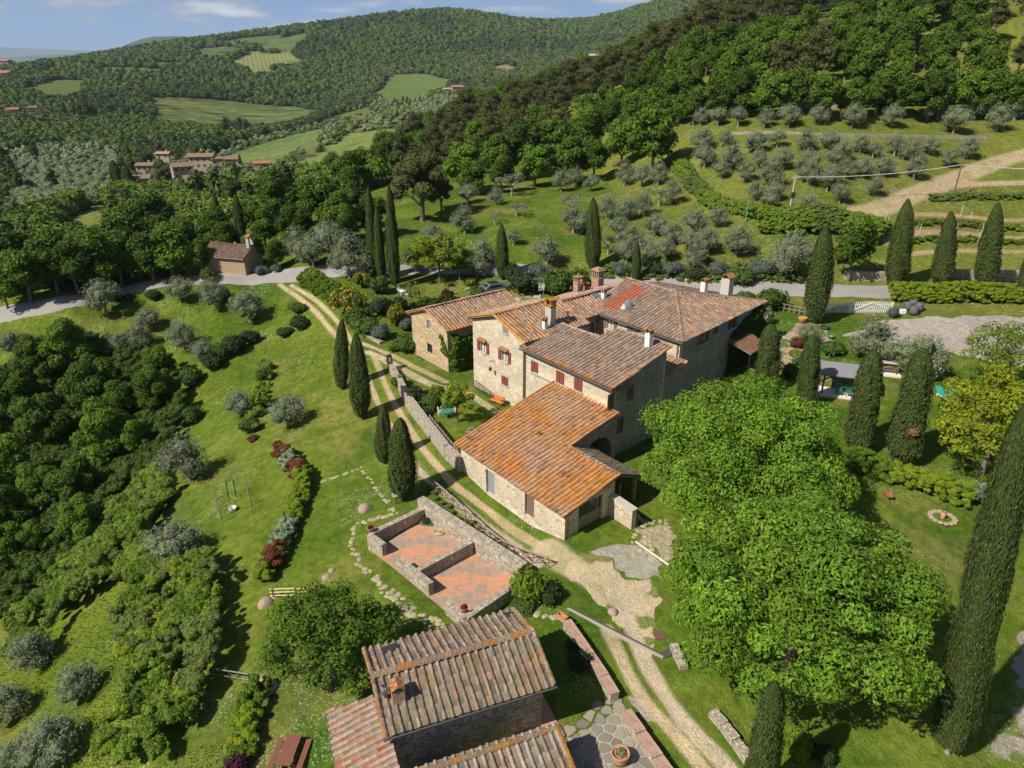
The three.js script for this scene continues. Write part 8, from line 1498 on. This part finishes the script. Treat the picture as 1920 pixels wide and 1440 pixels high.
bigTree(981, 'small_tree', 'thin pale young tree on the mown garden beyond the annex', 773, 572, 1.7, 3.6, { trunk: 0.07, n: 12, leaves: 900, cols: [[0.13, 0.15, 0.03], [0.22, 0.24, 0.06]], size: 0.25, core: 0 });
{ // loose stones on the tracks and the yard
  const r = rngOf(41), g = rock(0.1, 3, 1, 0.6, 1), spots = [];
  for (let k = 0; k < 60000 && spots.length < 4500; k++) { const x = lerp(-12, 40, r()), z = lerp(-80, -18, r()), c = cover(x, z); if (c[3] && hash2(Math.round(x * 3), Math.round(z * 3)) > 0.35) spots.push([x, z, 0.14 + 0.36 * r() * r()]); }
  const m = new THREE.InstancedMesh(g, std([0.42, 0.36, 0.27], 0.95), spots.length), D = new THREE.Object3D();
  spots.forEach(([x, z, s], i) => { D.position.set(x, hAt(x, z) + 0.01, z); D.rotation.set(0, i, 0); D.scale.setScalar(s); D.updateMatrix(); m.setMatrixAt(i, D.matrix); const v = 0.7 + 0.6 * r(); m.setColorAt(i, lin(v, v, v)); });
  m.name = 'gravel'; lit(m); scene.add(m); tag(m, 'loose pale stones on the tracks and the yard', 'gravel', null, 'stuff');
}
{ // dead branch on the lawn cypress
  const c = scene.children.find((o) => o.userData.label?.startsWith('broad cypress with a dead brown spot'));
  const g = crown(555, [[0, 0, 0, 0.42, 1.2]], 160, { cols: [[0.2, 0.09, 0.05], [0.34, 0.17, 0.1]], size: 0.18, wide: 0.4, deep: 0.3, core: 0.8, two: true }); const m = part('dead_branch', g, needleMat, c); m.position.set(-0.15, 3.4, 0.85); m.position.applyAxisAngle(V(0, 1, 0), -c.rotation.y); m.scale.set(0.8 / 1, 1, 0.8);
}
// grass tufts on the meadows
{
  const L = new Leaves(false), r = rngOf(31);
  for (let i = 0; i < 12; i++) { const a = r() * 6.28, e = 0.7 + 0.9 * r(), d = 0.1 * r(); L.add(Math.cos(a) * d, 0.1, Math.sin(a) * d, Math.cos(a) * 0.5, 1, Math.sin(a) * 0.5, 0.34, 0.075, Math.cos(a) * e, 0.7, Math.sin(a) * e, mix3([0.1, 0.155, 0.022], [0.17, 0.2, 0.04], r())); }
  const g = L.geo(), spots = [], TERR = poly([[660, 1010], [800, 925], [1000, 1060], [880, 1190]]);
  for (let k = 0; k < 330000 && spots.length < 16000; k++) {
    const A = (r() - 0.5) * 1.7, R = Math.exp(lerp(Math.log(28), Math.log(125), r())), x = Math.sin(A) * R, z = -Math.cos(A) * R;
    let lawn = false; for (const q of LAWNS) if (inside(q, x, z)) { lawn = true; break; }
    if (lawn || inside(TERR, x, z)) continue;
    if (fbm(x * 0.12 + 9, z * 0.12, 3) < 0.56) continue;
    const pa = [(x - O0[0]) * E1[0] + (z - O0[1]) * E1[1], (x - O0[0]) * E2[0] + (z - O0[1]) * E2[1]];
    if (pa[0] > -1 && pa[0] < 40 && pa[1] > -0.3 && pa[1] < 41) continue;
    if (pa[0] > -26 && pa[0] < 45 && pa[1] > -25 && pa[1] < 12) continue;
    if (cover(x, z)[3]) continue;
    let road = false; for (const q of ROADS) if (distTo(q, x, z, 3) < 2.6) road = true; if (road) continue;
    spots.push([x, z, 0.3 + 0.35 * r()]);
  }
  const m = new THREE.InstancedMesh(g, needleMat, spots.length), D = new THREE.Object3D();
  spots.forEach(([x, z, s], i) => { D.position.set(x, hAt(x, z) - 0.03, z); D.rotation.set(0, i * 2.4, 0); D.scale.set(s * 1.5, s, s * 1.5); D.updateMatrix(); m.setMatrixAt(i, D.matrix); const n = sstep(0.35, 0.65, fbm(x * 0.1, z * 0.1, 3)); m.setColorAt(i, lin(lerp(1.1, 1.6, n), lerp(1.15, 1.5, n), 1.1)); });
  m.name = 'grass'; lit(m); scene.add(m); tag(m, 'rough grass tufts over the slopes and lawns', 'grass', null, 'stuff');
}
renderer.render(scene, camera);
